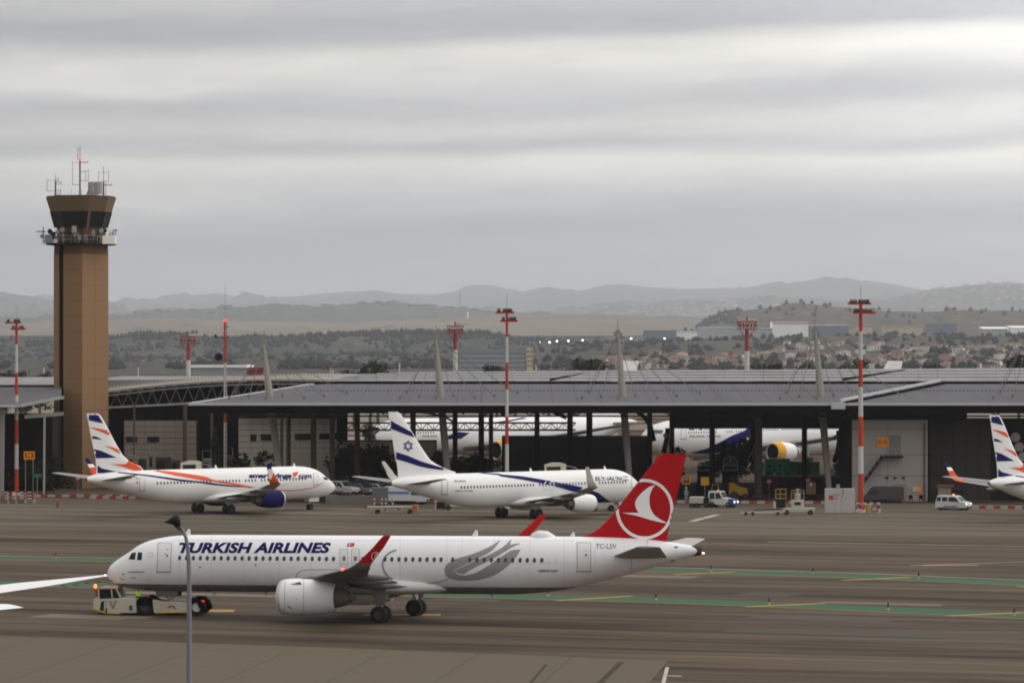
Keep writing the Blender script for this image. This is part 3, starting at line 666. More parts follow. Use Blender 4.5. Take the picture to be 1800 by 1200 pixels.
# snow guards: a dotted line across the roof
k = MB(); t = .62; yy, zz = DY * t, cz + (cz2 - cz) * t
for i in range(260): x = XL2 + (XR - XL2) * i / 260; k.box(x, yy, zz + .01, x + .28, yy + .05, zz + .09)
k.build('snow_guard', dsteel, cn)['kind'] = 'stuff'
# raised seam crossing the roof on the right
P0, P1 = at(1478, 706, CY), at(1652, 667.5, CY2); P0.y = -.3; P1.y = DY; P0.z = cz; P1.z = cz2 + .1
k = MB(); k.bar(P0 + Vector((0, 0, .3)), P1 + Vector((0, 0, .3)), .35, .5); k.build('roof_seam', fasc, cn)
k = MB(); k.bar(P0 + Vector((.6, 0, .12)), P1 + Vector((.6, 0, .12)), .8, .22); k.build('gutter', black, cn)
x = gX(1473, CY); MB().box(x - .9, -.7, cz - .75, x + .9, .1, cz + .12).build('gutter_box', fasc, cn)
# rafters under the roof
for i in range(0, 60):
    x = XL2 + 1 + i * 2.6
    if x > XR: break
    if i % 4 == 0: k = MB(); k.bar((x, .5, cz - .9), (x, DY, cz2 - .9), .3, 1.1); k.build('rafter', dsteel, cn)
# rear roof
BY, BY2 = 520., 572.
bn = thing('rear_canopy', 'paler upper canopy roof behind the dark gap', 'roof', (0, BY, 0))
zb0 = gZ(669.3, BY)
def pyr(px): return float(np.interp(px, [560, 600, 650, 720, 800, 1000, 1400, 1800, 2300], [667, 661, 656.5, 653.8, 653, 651.5, 649, 646.5, 643]))
edge = [gX(p, BY) for p in range(560, 2300, 34)]; pxs = list(range(560, 2300, 34))
for i in range(len(pxs) - 1):
    a, b_ = pxs[i], pxs[i + 1]; xa, xb = gX(a, BY) + .02, gX(b_, BY) - .02
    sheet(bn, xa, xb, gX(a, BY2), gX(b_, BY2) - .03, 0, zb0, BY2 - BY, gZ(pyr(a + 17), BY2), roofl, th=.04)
MB().box(gX(548, BY), -.4, zb0 - 1.2, XR, -.02, zb0 - .09).build('gap_shade_strip', black, bn)  # black strip stands in for the shade in the gap between the roofs
for q in (.25, .5, .75):
    k = MB()
    for i in range(len(pxs) - 1):
        xa, xb = gX(pxs[i], BY + 52 * q), gX(pxs[i + 1], BY + 52 * q); z1 = gZ(pyr(pxs[i] + 17), BY2); z = zb0 + (z1 - zb0) * q
        k.box(xa, 52 * q, z + .01, xb, 52 * q + .25, z + .07)
    k.build('sheet_lap', dsteel, bn)
MB().box(gX(548, BY2), BY2 - BY - 1, 0 + 9, XR, BY2 - BY - .4, gZ(672, BY2)).build('interior_shade_sheet', black, bn) if False else None
for (xa, ya, xb, yb) in ((1482, 667, 1590, 650.5), (968, 668, 1036, 655)):
    pa, pb = at(xa, ya - .5, BY + 1), at(xb, yb + .5, BY + 46); pa.y -= BY; pb.y -= BY; MB().bar(pa, pb, .3, .35).build('roof_joint', black, bn)
# left roof piece, partly behind the tower
LY = 500.; ln = thing('left_canopy', 'grey canopy roof left of the control tower', 'roof', (0, LY, 0))
z0, z1 = gZ(712, LY), gZ(680, LY + 34)
for i in range(5):
    xa, xb = gX(-190 + i * 45, LY), gX(-190 + (i + 1) * 45, LY) - .03; sheet(ln, xa, xb, xa, xb, 0, z0, 34, z1, roofd)
k = MB(); P = [(gX(35, LY), 0, z0), (gX(36, LY), 0, z0), (gX(108, LY + 15), 15, gZ(697, LY + 15)), (gX(108, LY + 34), 34, z1), (gX(35, LY), 34, z1)]
k.add(P + [(p[0], p[1], p[2] - .2) for p in P], [(0, 1, 2, 3, 4), (9, 8, 7, 6, 5), (0, 5, 6, 1), (1, 6, 7, 2)]); k.build('roof_panel', roofd, ln)
MB().box(gX(-190, LY), -.3, z0 - .25, gX(35, LY), -.01, z0 + .05).build('fascia', fasc, ln)
k = MB(); k.bar((gX(35, LY), -.1, z0 - .1), (gX(112, LY + 15), 14.6, gZ(697, LY + 15) - .1), .3, .35); k.build('edge_trim', steel, ln)
k = MB()
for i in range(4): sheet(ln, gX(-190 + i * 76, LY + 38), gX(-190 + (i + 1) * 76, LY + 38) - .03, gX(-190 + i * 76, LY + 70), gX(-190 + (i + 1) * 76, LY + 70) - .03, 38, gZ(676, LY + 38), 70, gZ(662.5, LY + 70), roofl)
MB().box(gX(-190, LY), 37.5, gZ(684, LY + 38), gX(108, LY), 38, gZ(677, LY + 38)).build('gap_shade_strip', black, ln)  # added strip, its black colour paints the shaded gap below the upper roof
MB().box(gX(-190, LY), 8, 0, gX(92, LY), 8.6, 0.1).build('kerb', dsteel, ln) if False else None
# truss beam behind left columns
k = MB(); z = gZ(722, LY + 2)
k.bar((gX(40, LY), 2, gZ(733, LY)), (gX(108, LY), 2, gZ(727, LY)), .35, .5)
k.build('edge_beam', steel, ln)
k = MB(); k.bar((gX(74, LY), 2, 0), (gX(75, LY), 2, gZ(728, LY)), .25, .25); k.build('post', lsteel, ln)
k = MB(); k.bar((gX(-2, LY), 2, 0), (gX(0, LY), 2, z0 - .3), .7, .7); k.build('column', steel, ln)

# arched truss roof right of the tower
AY = 538.; an = thing('arched_roof', 'arched truss roof with a pale curved edge beside the tower', 'roof', (0, AY, 0))
top = [(120, 694), (190, 684.5), (240, 679), (300, 672.5), (360, 668), (420, 665.5), (480, 664.3), (540, 664.5), (600, 667)]
def tp(px): return float(np.interp(px, [q[0] for q in top], [q[1] for q in top]))
def bp_(px): return float(np.interp(px, [120, 190, 330, 420, 500, 600], [722, 716, 709, 700, 692, 688]))
k = MB(); Q = [(gX(px, AY), 0, gZ(tp(px), AY)) for px in range(120, 601, 20)]
for i in range(len(Q) - 1): k.bar(Q[i], Q[i + 1], .35, .42)
k.build('curved_edge', cream, an)
k = MB()
for i in range(len(Q) - 1): k.bar((Q[i][0], .3, Q[i][2] - .85), (Q[i + 1][0], .3, Q[i + 1][2] - .85), .2, .22)
k.build('top_chord', steel, an)
k = MB(); Q2 = [(gX(px, AY), .3, gZ(bp_(px), AY)) for px in range(120, 601, 20)]
for i in range(len(Q2) - 1): k.bar(Q2[i], Q2[i + 1], .22, .28)
k.build('bottom_chord', lsteel, an)
n = 22
for i in range(n):
    pa = 120 + i * 21; pb_ = pa + 10.5; pc = pa + 21
    for (u, v) in ((pa, pb_), (pc, pb_)):
        k = MB(); k.bar((gX(u, AY), .3, gZ(tp(u), AY) - .85), (gX(v, AY), .3, gZ(bp_(v), AY)), .10); k.build('brace', pm('truss_grey', (.12, .115, .105), .7), an)
for i in range(24):
    a, c = 120 + i * 20, 140 + i * 20; za, zc_ = gZ(tp(a), AY) + .2, gZ(tp(c), AY) + .2
    MB().add([(gX(a, AY), .2, za), (gX(c, AY) - .02, .2, zc_), (gX(c, AY) + 4, 60, zc_ + .25), (gX(a, AY) + 4, 60, za + .25)], [(0, 1, 2, 3)]).build('roof_sheet', roofl, an)
k = MB()
for i in range(64): x = gX(192 + i * 6.2, AY); z = gZ(tp(192 + i * 6.2), AY) + .24; k.box(x, .4, z, x + .22, .6, z + .32)
k.build('bracket', lsteel, an)['kind'] = 'stuff'
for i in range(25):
    a, c = 110 + i * 20, 130 + i * 20; MB().box(gX(a, AY), 1.6, 0 if i > 3 or True else 0, gX(c, AY), 2.0, gZ(tp(a + 10), AY) - .5).build('interior_shade_sheet', black, an)  # black sheets close behind the truss paint the shade of its interior
fr2 = thing('flat_roof', 'pale flat roof behind the arched truss', 'roof', (0, 640, 0))
MB().add([(gX(150, 640), 0, gZ(668, 640)), (gX(420, 640), 0, gZ(666, 640)), (gX(420, 640), 60, gZ(660.5, 700)), (gX(150, 640), 60, gZ(661, 700)), (gX(150, 640), 0, 4), (gX(420, 640), 0, 4)], [(0, 1, 2, 3), (4, 5, 1, 0)]).build('roof_sheet', roofl, fr2)

# ------------------------------------------------------------------ leaning pylons and stay cables
pyc = pm('pylon_grey', (.20, .19, .165), .55, var=.06, scale=.6); cab = pm('cable_steel', (.12, .115, .11), .5)
def roofz(Yw): return cz + (cz2 - cz) * (Yw - CY) / DY
names = {463: 'leftmost leaning grey pylon with stay cables rising through the canopy roof', 766: 'leaning grey pylon with stay cables left of the office block', 1086: 'leaning grey pylon with stay cables above the middle of the canopy', 1433: 'leaning grey pylon with stay cables left of the tallest floodlight mast', 1775: 'leaning grey pylon just outside the right picture edge', 150: ''}
PYL = ((463, 603, 475, 700, 497, 850), (766, 593, 775, 698, 798, 850), (1086, 583, 1095, 697, 1118, 850), (1433, 579, 1443, 695, 1466, 850), (1812, 575, 1818, 693, 1838, 850))
cabs = [[(-45, -8), (-34, -2), (-9, 0), (23, 2), (29, -10), (61, 4), (52, -15), (92, -10), (112, -30), (145, -27)]] * 5
offs_ = [(-76, 484), (-43, 497), (-12, 482), (14, 498), (33, 489), (47, 505), (60, 484), (102, 512), (96, 496), (140, 515)]
offs_ = [(-72, -.8), (-38, -.5), (-8, -.9), (22, -.35), (60, -.75), (95, -.4), (135, .2), (-60, .3)]
PY0 = 490.
for (xt, yt, xb, yb, xg, yg) in PYL:
    T_ = at(xt, yt, PY0 + 4); Bp = at(xb, yb, PY0); 
    dirv = (Bp - T_); G = T_ + dirv * ((T_.z) / (T_.z - Bp.z)); G.z = 0
    lab_ = names.get(xt, 'leaning grey pylon with stay cables at the right picture edge')
    rt = thing('stay_pylon', lab_, 'pylon', G, group='leaning pylons that carry the canopy')
    L = lambda p: p - G
    pts = [L(G), L(G.lerp(T_, .35)), L(G.lerp(T_, .62)), L(G.lerp(T_, .9)), L(T_)]
    MB().tube(pts, [.34, .48, .5, .32, .2], 14).build('shaft', pyc, rt, smooth=True)
    k = MB(); k.tube([L(T_), L(T_) + Vector((0, 0, 1.6))], .06, 5); k.box(*(L(T_) - Vector((.55, .3, .5))), *(L(T_) + Vector((.55, .3, -.05)))); k.box(*(L(T_) - Vector((.3, .3, .05))), *(L(T_) + Vector((.3, .3, .25)))); k.build('pylon_head', pyc, rt)
    for i, (dpx, dy) in enumerate(offs_):
        Yr = PY0 + dy * 10 + 3; Xr = gX(xb + dpx * 1.0, Yr)
        e = Vector((Xr, Yr, roofz(Yr) + .05)) - G
        k = MB(); k.tube([L(T_) - Vector((0, 0, .3)), e], .048, 5); c_ = k.build('stay_cable', cab, rt)
        kk = MB(); kk.lathe([(0, .16), (.35, .1)], e, 'Z', 6); kk.build('cable_anchor', cab, c_)

# ------------------------------------------------------------------ columns under the canopy
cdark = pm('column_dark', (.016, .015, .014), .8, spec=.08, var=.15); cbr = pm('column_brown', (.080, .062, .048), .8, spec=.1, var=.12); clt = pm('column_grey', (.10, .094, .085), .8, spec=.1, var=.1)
ht = lambda Yd: roofz(min(Yd, CY2)) - 1.2
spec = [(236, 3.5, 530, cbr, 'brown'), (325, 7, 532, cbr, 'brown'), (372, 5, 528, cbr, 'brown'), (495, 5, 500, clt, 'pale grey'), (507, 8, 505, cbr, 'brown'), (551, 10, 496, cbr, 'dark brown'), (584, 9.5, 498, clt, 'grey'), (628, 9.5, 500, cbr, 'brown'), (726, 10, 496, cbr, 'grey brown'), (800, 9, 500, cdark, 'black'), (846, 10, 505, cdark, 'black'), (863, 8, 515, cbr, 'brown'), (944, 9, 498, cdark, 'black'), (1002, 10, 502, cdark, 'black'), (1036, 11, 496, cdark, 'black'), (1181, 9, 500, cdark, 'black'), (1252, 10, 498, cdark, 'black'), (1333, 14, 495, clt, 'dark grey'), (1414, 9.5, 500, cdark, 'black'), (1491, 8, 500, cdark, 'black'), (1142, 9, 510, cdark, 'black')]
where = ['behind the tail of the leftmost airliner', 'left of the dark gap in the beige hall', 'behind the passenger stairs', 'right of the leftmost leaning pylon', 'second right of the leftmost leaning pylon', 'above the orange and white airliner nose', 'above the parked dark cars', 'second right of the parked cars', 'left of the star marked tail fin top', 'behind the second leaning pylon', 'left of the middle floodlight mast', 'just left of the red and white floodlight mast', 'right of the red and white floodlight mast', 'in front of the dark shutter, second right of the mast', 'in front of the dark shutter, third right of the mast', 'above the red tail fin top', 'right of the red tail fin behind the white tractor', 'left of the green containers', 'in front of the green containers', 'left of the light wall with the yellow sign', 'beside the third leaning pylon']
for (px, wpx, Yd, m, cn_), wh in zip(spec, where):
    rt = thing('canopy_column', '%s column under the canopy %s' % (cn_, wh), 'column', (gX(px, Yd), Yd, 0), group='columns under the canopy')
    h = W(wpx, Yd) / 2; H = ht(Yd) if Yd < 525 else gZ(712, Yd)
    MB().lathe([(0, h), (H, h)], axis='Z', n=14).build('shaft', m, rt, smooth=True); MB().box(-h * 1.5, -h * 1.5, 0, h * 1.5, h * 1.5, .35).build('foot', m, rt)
# ceiling under the canopy: deep dark trusses
for j, Yd in enumerate((484., 496., 508.)):
    rt = thing('ceiling_truss', ['dark steel truss under the front edge of the canopy', 'dark steel truss under the middle of the canopy', 'dark steel truss under the rear of the canopy'][j], 'truss', (0, Yd, 0))
    zt, zb_ = roofz(Yd) - .3, roofz(Yd) - 2.0; xa = gX(400 + 30 * j, Yd); xb = gX(2200, Yd)
    MB().box(xa, -.15, zt - .3, xb, .15, zt).build('top_chord', dsteel, rt); MB().box(xa, -.15, zb_ - .2, xb, .15, zb_).build('bottom_chord', dsteel, rt)
    k = MB(); nn = int((xb - xa) / 3)
    for i in range(nn): a = xa + (xb - xa) * i / nn; c = xa + (xb - xa) * (i + 1) / nn; k.bar((a, 0, zb_ if i % 2 else zt), (c, 0, zt if i % 2 else zb_), .14)
    k.build('web', dsteel, rt)
# curved branching struts near the columns
def arc(name, label, pts, Yd, r, m):
    P = [at(x, y, Yd) for x, y in pts]; rt = thing(name, label, 'strut', (P[0].x, Yd, 0)); k = MB(); k.tube([p - Vector((P[0].x, Yd, 0)) for p in P], r, 8); k.build('tube', m, rt, smooth=True); return rt
arc('curved_strut', 'dark arched strut right of the middle leaning pylon', ((1100, 718), (1118, 722), (1132, 732), (1144, 750), (1150, 775)), 506, .3, cdark)
arc('curved_strut', 'dark curved strut joining the two black columns', ((960, 716), (978, 726), (996, 734)), 499, .28, cdark)
arc('curved_strut', 'pale curved strut right of the star marked tail', ((738, 724), (758, 727), (782, 733), (800, 742)), 506, .16, steel)
arc('curved_strut', 'dark bent strut left of the red and white mast', ((880, 728), (905, 723), (940, 716)), 506, .22, cdark)
arc('curved_strut', 'thin pale hanging cable beside the red tail fin', ((1178, 752), (1177, 770), (1172, 790)), 490, .05, lsteel)

# ------------------------------------------------------------------ halls behind and below the canopy
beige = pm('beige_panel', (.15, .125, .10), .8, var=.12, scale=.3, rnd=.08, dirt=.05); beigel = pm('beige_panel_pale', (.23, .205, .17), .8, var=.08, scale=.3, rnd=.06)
def panel_hall(name, label, px0, px1, py0, py1, Yd, m, rows, cols, wins=(), deep=12., roof=True):
    x0, x1 = gX(px0, Yd), gX(px1, Yd); z1 = gZ(py0, Yd); zb = max(0, gZ(py1, Yd)); rt = thing(name, label, 'building', ((x0 + x1) / 2, Yd, 0)); hw_ = (x1 - x0) / 2
    MB().box(-hw_, .12, 0, hw_, deep, z1).build('wall', dsteel, rt)
    ph = (z1 - zb) / rows; pw = 2 * hw_ / cols; pr = None
    for r_ in range(rows):
        for c in range(cols):
            loc = (-hw_ + pw * c, 0, zb + ph * r_)
            if pr is None: pr = MB().box(.02, 0, .03, pw - .02, .11, ph - .03).build('facade_panel', m, rt, loc=loc)
            else: share(pr, rt, loc)
    if zb > .1: MB().box(-hw_, 0, 0, hw_, .11, zb).build('plinth', m, rt)
    for (a, c, t_, b__) in wins:
        xa, xb = gX(a, Yd) - (x0 + x1) / 2, gX(c, Yd) - (x0 + x1) / 2; wf = MB().box(xa - .08, -.06, gZ(b__, Yd) - .08, xb + .08, -.003, gZ(t_, Yd) + .08).build('window', dsteel, rt)
        MB().box(xa, -.09, gZ(b__, Yd), xb, -.062, gZ(t_, Yd)).build('pane', glassd, wf)
    return rt
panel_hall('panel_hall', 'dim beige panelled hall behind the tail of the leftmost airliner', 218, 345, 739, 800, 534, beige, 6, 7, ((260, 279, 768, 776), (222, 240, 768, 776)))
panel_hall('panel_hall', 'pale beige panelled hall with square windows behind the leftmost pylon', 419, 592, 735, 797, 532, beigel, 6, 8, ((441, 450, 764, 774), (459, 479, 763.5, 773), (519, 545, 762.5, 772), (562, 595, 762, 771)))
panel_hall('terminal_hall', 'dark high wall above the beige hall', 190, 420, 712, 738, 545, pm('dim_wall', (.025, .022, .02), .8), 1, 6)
panel_hall('low_wall', 'tan retaining wall behind the bushes and parked cars', 588, 765, 776, 850, 524, pm('tan_wall', (.23, .17, .12), .85, var=.18), 1, 12)
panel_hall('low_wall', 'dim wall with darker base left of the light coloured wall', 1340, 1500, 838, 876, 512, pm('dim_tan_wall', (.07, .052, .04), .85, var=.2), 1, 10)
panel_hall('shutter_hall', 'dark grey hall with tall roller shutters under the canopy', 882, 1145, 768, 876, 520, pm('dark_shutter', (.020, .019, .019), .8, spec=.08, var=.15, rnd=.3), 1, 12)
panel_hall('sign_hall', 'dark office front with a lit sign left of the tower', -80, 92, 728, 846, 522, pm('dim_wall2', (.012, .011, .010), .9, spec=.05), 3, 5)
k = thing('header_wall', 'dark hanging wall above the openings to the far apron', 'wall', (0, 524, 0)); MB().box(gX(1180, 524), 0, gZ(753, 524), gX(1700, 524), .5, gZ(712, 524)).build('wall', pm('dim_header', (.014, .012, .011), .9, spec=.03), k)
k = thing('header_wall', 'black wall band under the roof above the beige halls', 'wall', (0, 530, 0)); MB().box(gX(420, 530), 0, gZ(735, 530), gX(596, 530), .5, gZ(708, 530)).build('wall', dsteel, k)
k = thing('fence_wall', 'black slatted fence at the foot of the shutters', 'fence', (0, 500, 0))
for i in range(40): x = gX(1150 + i * 4.5, 500); MB().box(x, 0, 0, x + .3, .06, 1.9).build('slat', dsteel, k)
# light wall with yellow sign
LWY = 483.; lw = thing('light_hall', 'light plastered hall end with an outside stair and a yellow gate sign', 'building', (gX(1567, LWY), LWY, 0))
lwm = pm('light_plaster', (.20, .182, .172), .8, var=.07, scale=.25, dirt=.03, rnd=.05); cxl = gX(1567, LWY)
for (a, c, t_, b__) in ((1498, 1630.5, 738, 753.3), (1498, 1630.5, 754, 798.3), (1498, 1630.5, 799, 835.8), (1498, 1630.5, 836.6, 884)):
    xm = (a + c) / 2
    for (u, v) in ((a, 1560), (1560.5, c)): MB().box(gX(u, LWY) - cxl, 0, max(0, gZ(b__, LWY)), gX(v, LWY) - cxl, .3, gZ(t_, LWY)).build('wall_panel', lwm, lw)
MB().box(gX(1498, LWY) - cxl, .31, 0, gX(1633, LWY) - cxl, 20, gZ(738, LWY)).build('wall', dsteel, lw)
dr_ = MB().box(gX(1563, LWY) - cxl, -.06, gZ(799, LWY), gX(1583, LWY) - cxl, -.01, gZ(764, LWY)).build('door', pm('grey_door', (.17, .18, .18), .6), lw); MB().box(gX(1580, LWY) - cxl, -.14, gZ(784, LWY), gX(1581.5, LWY) - cxl, -.07, gZ(782, LWY)).build('handle', dsteel, dr_)
pf = MB().box(gX(1547, LWY) - cxl, -1.4, gZ(804, LWY), gX(1586, LWY) - cxl, -.01, gZ(800, LWY)).build('platform', dsteel, lw)
sx0, sz0, sx1, sz1 = gX(1549, LWY) - cxl, gZ(802, LWY), gX(1517, LWY) - cxl, gZ(846, LWY)
MB().bar((sx0, -1.35, sz0), (sx1, -1.35, sz1), .1, .35).build('stringer', dsteel, lw); MB().bar((sx0, -.3, sz0), (sx1, -.3, sz1), .1, .35).build('stringer', dsteel, lw)
pr = None
for i in range(14):
    t_ = (i + .5) / 14; loc = (sx0 + (sx1 - sx0) * t_, -.8, sz0 + (sz1 - sz0) * t_)
    if pr is None: pr = MB().box(-.14, -.5, -.02, .14, .5, .03).build('step', lsteel, lw, loc=loc)
    else: share(pr, lw, loc)
k = MB(); hgt = 1.0
for y in (-1.4,):
    k.tube([(gX(1586, LWY) - cxl, y, sz0 + hgt), (sx0, y, sz0 + hgt), (sx1, y, sz1 + hgt)], .04, 5); k.tube([(gX(1586, LWY) - cxl, y, sz0 + .5), (sx0, y, sz0 + .5), (sx1, y, sz1 + .5)], .03, 5)
    for i in range(6): t_ = i / 5; k.bar((sx0 + (sx1 - sx0) * t_, y, sz0 + (sz1 - sz0) * t_), (sx0 + (sx1 - sx0) * t_, y, sz0 + (sz1 - sz0) * t_ + hgt), .05)
    for x_ in (1560, 1573, 1586): k.bar((gX(x_, LWY) - cxl, y, sz0), (gX(x_, LWY) - cxl, y, sz0 + hgt), .05)
k.build('handrail', lsteel, lw)
k = MB(); k.tube([(gX(1625, LWY) - cxl, -.12, 0), (gX(1625, LWY) - cxl, -.12, gZ(743, LWY))], .11, 6); k.build('downpipe', pm('rust_pipe', (.13, .085, .065), .7), lw)
for x_ in (1559, 1573, 1588): MB().box(gX(x_, LWY) - cxl - .2, -.12, gZ(841, LWY), gX(x_, LWY) - cxl + .2, -.01, gZ(838, LWY)).build('vent', dsteel, lw)
tn = MB().box(gX(1575, LWY) - cxl, -.25, 0, gX(1593, LWY) - cxl, -.01, gZ(850, LWY)).build('entrance_door', pm('tan_door', (.26, .21, .15), .7), lw)
ysg = pm('amber_sign', (.85, .26, .012), .5, var=.05); 
def board(name, label, px0, px1, py0, py1, Yd, m, txt, tm, posts=True, th=.12, bold=.02, group=None, cat='sign', nline=None):
    x0, x1 = gX(px0, Yd), gX(px1, Yd); rt = thing(name, label, cat, ((x0 + x1) / 2, Yd, 0), group=group); h = (x1 - x0) / 2
    MB().box(-h, -th, gZ(py1, Yd), h, 0, gZ(py0, Yd)).build('sign_board', m, rt)
    if txt: flat_text('lettering', txt, tm, rt, (0, -th - .01, (gZ(py0, Yd) + gZ(py1, Yd)) / 2), 2 * h * .8, (gZ(py0, Yd) - gZ(py1, Yd)) * .62, bold=bold)
    if posts:
        for s_ in ((-.7, .7) if posts == 2 else (0,)): MB().box(s_ * h - .05, 0.003, 0, s_ * h + .05, .08, gZ(py1, Yd) + .2).build('post', steel, rt)
    return rt
board('gate_sign', 'orange gate sign reading EH5 on the light hall wall', 1542, 1562, 769.5, 784, LWY - .02, ysg, 'EH5', black, posts=0, bold=.0)
board('gate_sign', 'orange gate sign reading C3 on two posts left of the control tower', 42, 61, 793, 807, 506, ysg, 'C3', black, posts=2)
board('street_sign', 'small green sign on a post beside the orange C3 sign', 58, 73, 832.5, 838.5, 505, pm('sign_green', (.03, .16, .11), .5), '', None, posts=1)
bq = board('warning_sign', 'square yellow framed stop sign above the worker in blue', 1199.5, 1213.5, 836, 850.5, 486, pm('sign_yellow', (.5, .42, .02), .5), '', None, posts=1)
MB().box(-.42, -.16, gZ(849, 486), .42, -.125, gZ(837.5, 486)).build('sign_face', pm('sign_red', (.28, .03, .03), .5), bq); MB().box(-.26, -.19, gZ(842.3, 486), .26, -.165, gZ(840.6, 486)).build('white_bar', mwhite, bq)
board('warning_sign', 'plain orange notice board above the luggage trailer', 1232, 1246, 838, 852.5, 487, pm('sign_amber', (.62, .30, .02), .5), '', None, posts=1)
ab = board('warning_sign', 'small white and orange notice on the light hall wall', 1604, 1618, 855.5, 864, LWY - .03, ysg, '', None, posts=0); MB().box(-.52, -.14, gZ(864, LWY), -.05, -.122, gZ(855.5, LWY)).build('white_field', mwhite, ab)
for i, (x, y) in enumerate(((1352, 845.5), (1717, 850), (1420.5, 843.5), (137, 840))):
    Yd = 492; rt = thing('round_sign', ['round no entry sign on a thin post left of the brown carton', 'round red and white sign between the wing tips at right', 'round no entry sign above the brown carton', 'round red sign under the far wing of the leftmost airliner'][i], 'sign', (gX(x, Yd), Yd, 0))
    MB().lathe([(-.03, .01), (-.03, .34), (0, .34), (0, .01)], (0, 0, gZ(y, Yd)), 'Y', 16).build('disc', pm('sign_red2', (.5, .04, .04), .5), rt); MB().box(-.22, -.06, gZ(y, Yd) - .07, .22, -.032, gZ(y, Yd) + .07).build('white_bar', mwhite, rt); MB().box(-.03, .003, 0, .03, .05, gZ(y, Yd) - .2).build('post', steel, rt)
# grey shutter hall at the right
gh = thing('shutter_hall', 'grey hall front with wide shutters behind the white car', 'building', (gX(1687, 486), 486, 0)); cg = gX(1687, 486); gsm = pm('grey_shutter', (.038, .033, .030), .8, spec=.08, var=.1, rnd=.1)
for i in range(5):
    for (t_, b__) in ((738, 799), (799.8, 836), (836.8, 881)): MB().box(gX(1634 + i * 21.6, 486) - cg, 0, max(0, gZ(b__, 486)), gX(1634 + (i + 1) * 21.6, 486) - cg - .06, .3, gZ(t_, 486)).build('shutter_panel', gsm, gh)
MB().box(gX(1634, 486) - cg, .31, 0, gX(2050, 486) - cg, 18, gZ(738, 486)).build('wall', dsteel, gh)
for i in range(3): MB().lathe([(-.1, .01), (-.1, .62), (0, .62)], (gX(1785, 486) - cg + i * .5, 0, gZ(768 + i * 17, 486)), 'Y', 16).build('round_vent', lsteel, gh)

# floodlights inside openings + white dots
# truss walkway behind the columns
tr = thing('truss_bridge', 'pale steel truss walkway behind the columns under the canopy', 'bridge', (0, 548, 0)); Yd = 548
for (y0,) in ((743,), (755.5,)): MB().box(gX(556, Yd), -.12, gZ(y0, Yd) - .14, gX(1012, Yd), .12, gZ(y0, Yd) + .14).build('chord', lsteel, tr)
for i in range(42):
    x0 = gX(556 + i * 10.86, Yd); x1 = gX(556 + (i + 1) * 10.86, Yd); k = MB(); za, zb_ = gZ(755.5, Yd), gZ(743, Yd)
    k.bar((x0, 0, za if i % 2 else zb_), (x1, 0, zb_ if i % 2 else za), .13); k.bar((x0, 0, za), (x0, 0, zb_), .09); k.build('brace', lsteel, tr)
# beige far buildings beyond the apron opening
bs = thing('striped_hall', 'pale beige hall with brown horizontal bands beyond the openings', 'building', (gX(1290, 700), 700, 0)); c7 = gX(1290, 700)
for i in range(9):
    y0 = 724 + i * 10.5; m = (pm('band_beige', (.44, .36, .28), .8, var=.06), pm('band_brown', (.25, .18, .14), .8, var=.08))[i % 2] if i % 2 else _m['band_beige'] if 'band_beige' in _m else pm('band_beige', (.44, .36, .28), .8, var=.06)
    MB().box(gX(1090, 700) - c7, .3 * (i % 2), gZ(y0 + (10.5 if i % 2 == 0 else 10.5), 700), gX(1520, 700) - c7, 14, gZ(y0 + (0 if i % 2 == 0 else 0), 700) - .03).build('facade_band', m, bs)
MB().box(gX(1090, 700) - c7, .2, 0, gX(1520, 700) - c7, 14, gZ(818, 700) - .1).build('plinth', pm('band_brown', (.25, .18, .14), .8, var=.08), bs)
bs2 = thing('far_terminal', 'pale hall beyond the gap with red bands left of the star marked tail', 'building', (gX(660, 720), 720, 0)); c8 = gX(660, 720)
for (y0, y1, m) in ((755, 757.5, redm), (757.6, 764, mwhite), (764.1, 767, redm), (767.1, 774, cream), (774.1, 800, pm('band_beige', (.44, .36, .28)))): MB().box(gX(590, 720) - c8, 0, gZ(y1, 720), gX(900, 720) - c8, 12, gZ(y0, 720)).build('facade_band', m, bs2)

# ------------------------------------------------------------------ masts
lampm = pm('lamp_grey', (.13, .135, .11), .5); lamp_dk = pm('lamp_dark', (.055, .06, .05), .5)
def mast(label, px, pyb, segs, ptop, arms, r0=.46, r1=.24, Yd=None, group='red and white floodlight masts'):
    Yd = Yd or gY(pyb); rt = thing('floodlight_mast', label, 'mast', (gX(px, Yd), Yd, 0), group=group); zt = gZ(ptop, Yd)
    edges = [0] + [gZ(s_, Yd) for s_ in segs] + [zt]
    for i in range(len(edges) - 1):
        f0, f1 = edges[i] / zt, edges[i + 1] / zt
        MB().tube([(0, 0, edges[i]), (0, 0, edges[i + 1] - .004)], [r0 + (r1 - r0) * f0, r0 + (r1 - r0) * f1], 16).build('mast_section', redp if i % 2 == 0 else mwhite, rt, smooth=True)
    for (py, x0, x1, lamps) in arms:
        z = gZ(py, Yd); a = MB().bar((W(x0, Yd), -.1, z), (W(x1, Yd), -.1, z), .22, .26).build('crossarm', redp, rt)
        MB().bar((0, -.9, z - .15), (0, .9, z - .15), .2).build('crossarm', redp, rt)
        for l in lamps:
            x = W(l, Yd); k = MB(); k.bar((x, -.32, z + .40), (x, -.12, z + .20), .36, .30); k.bar((x, -.2, z), (x, -.2, z + .25), .06); k.build('floodlight', lampm if l % 2 else lamp_dk, rt)
    MB().tube([(0, 0, zt), (0, 0, zt + 2.2)], .03, 5).build('lightning_rod', steel, rt)
    MB().box(-r0 * 1.7, -r0 * 1.7, 0, r0 * 1.7, r0 * 1.7, .3).build('footing', cream, rt)
    return rt
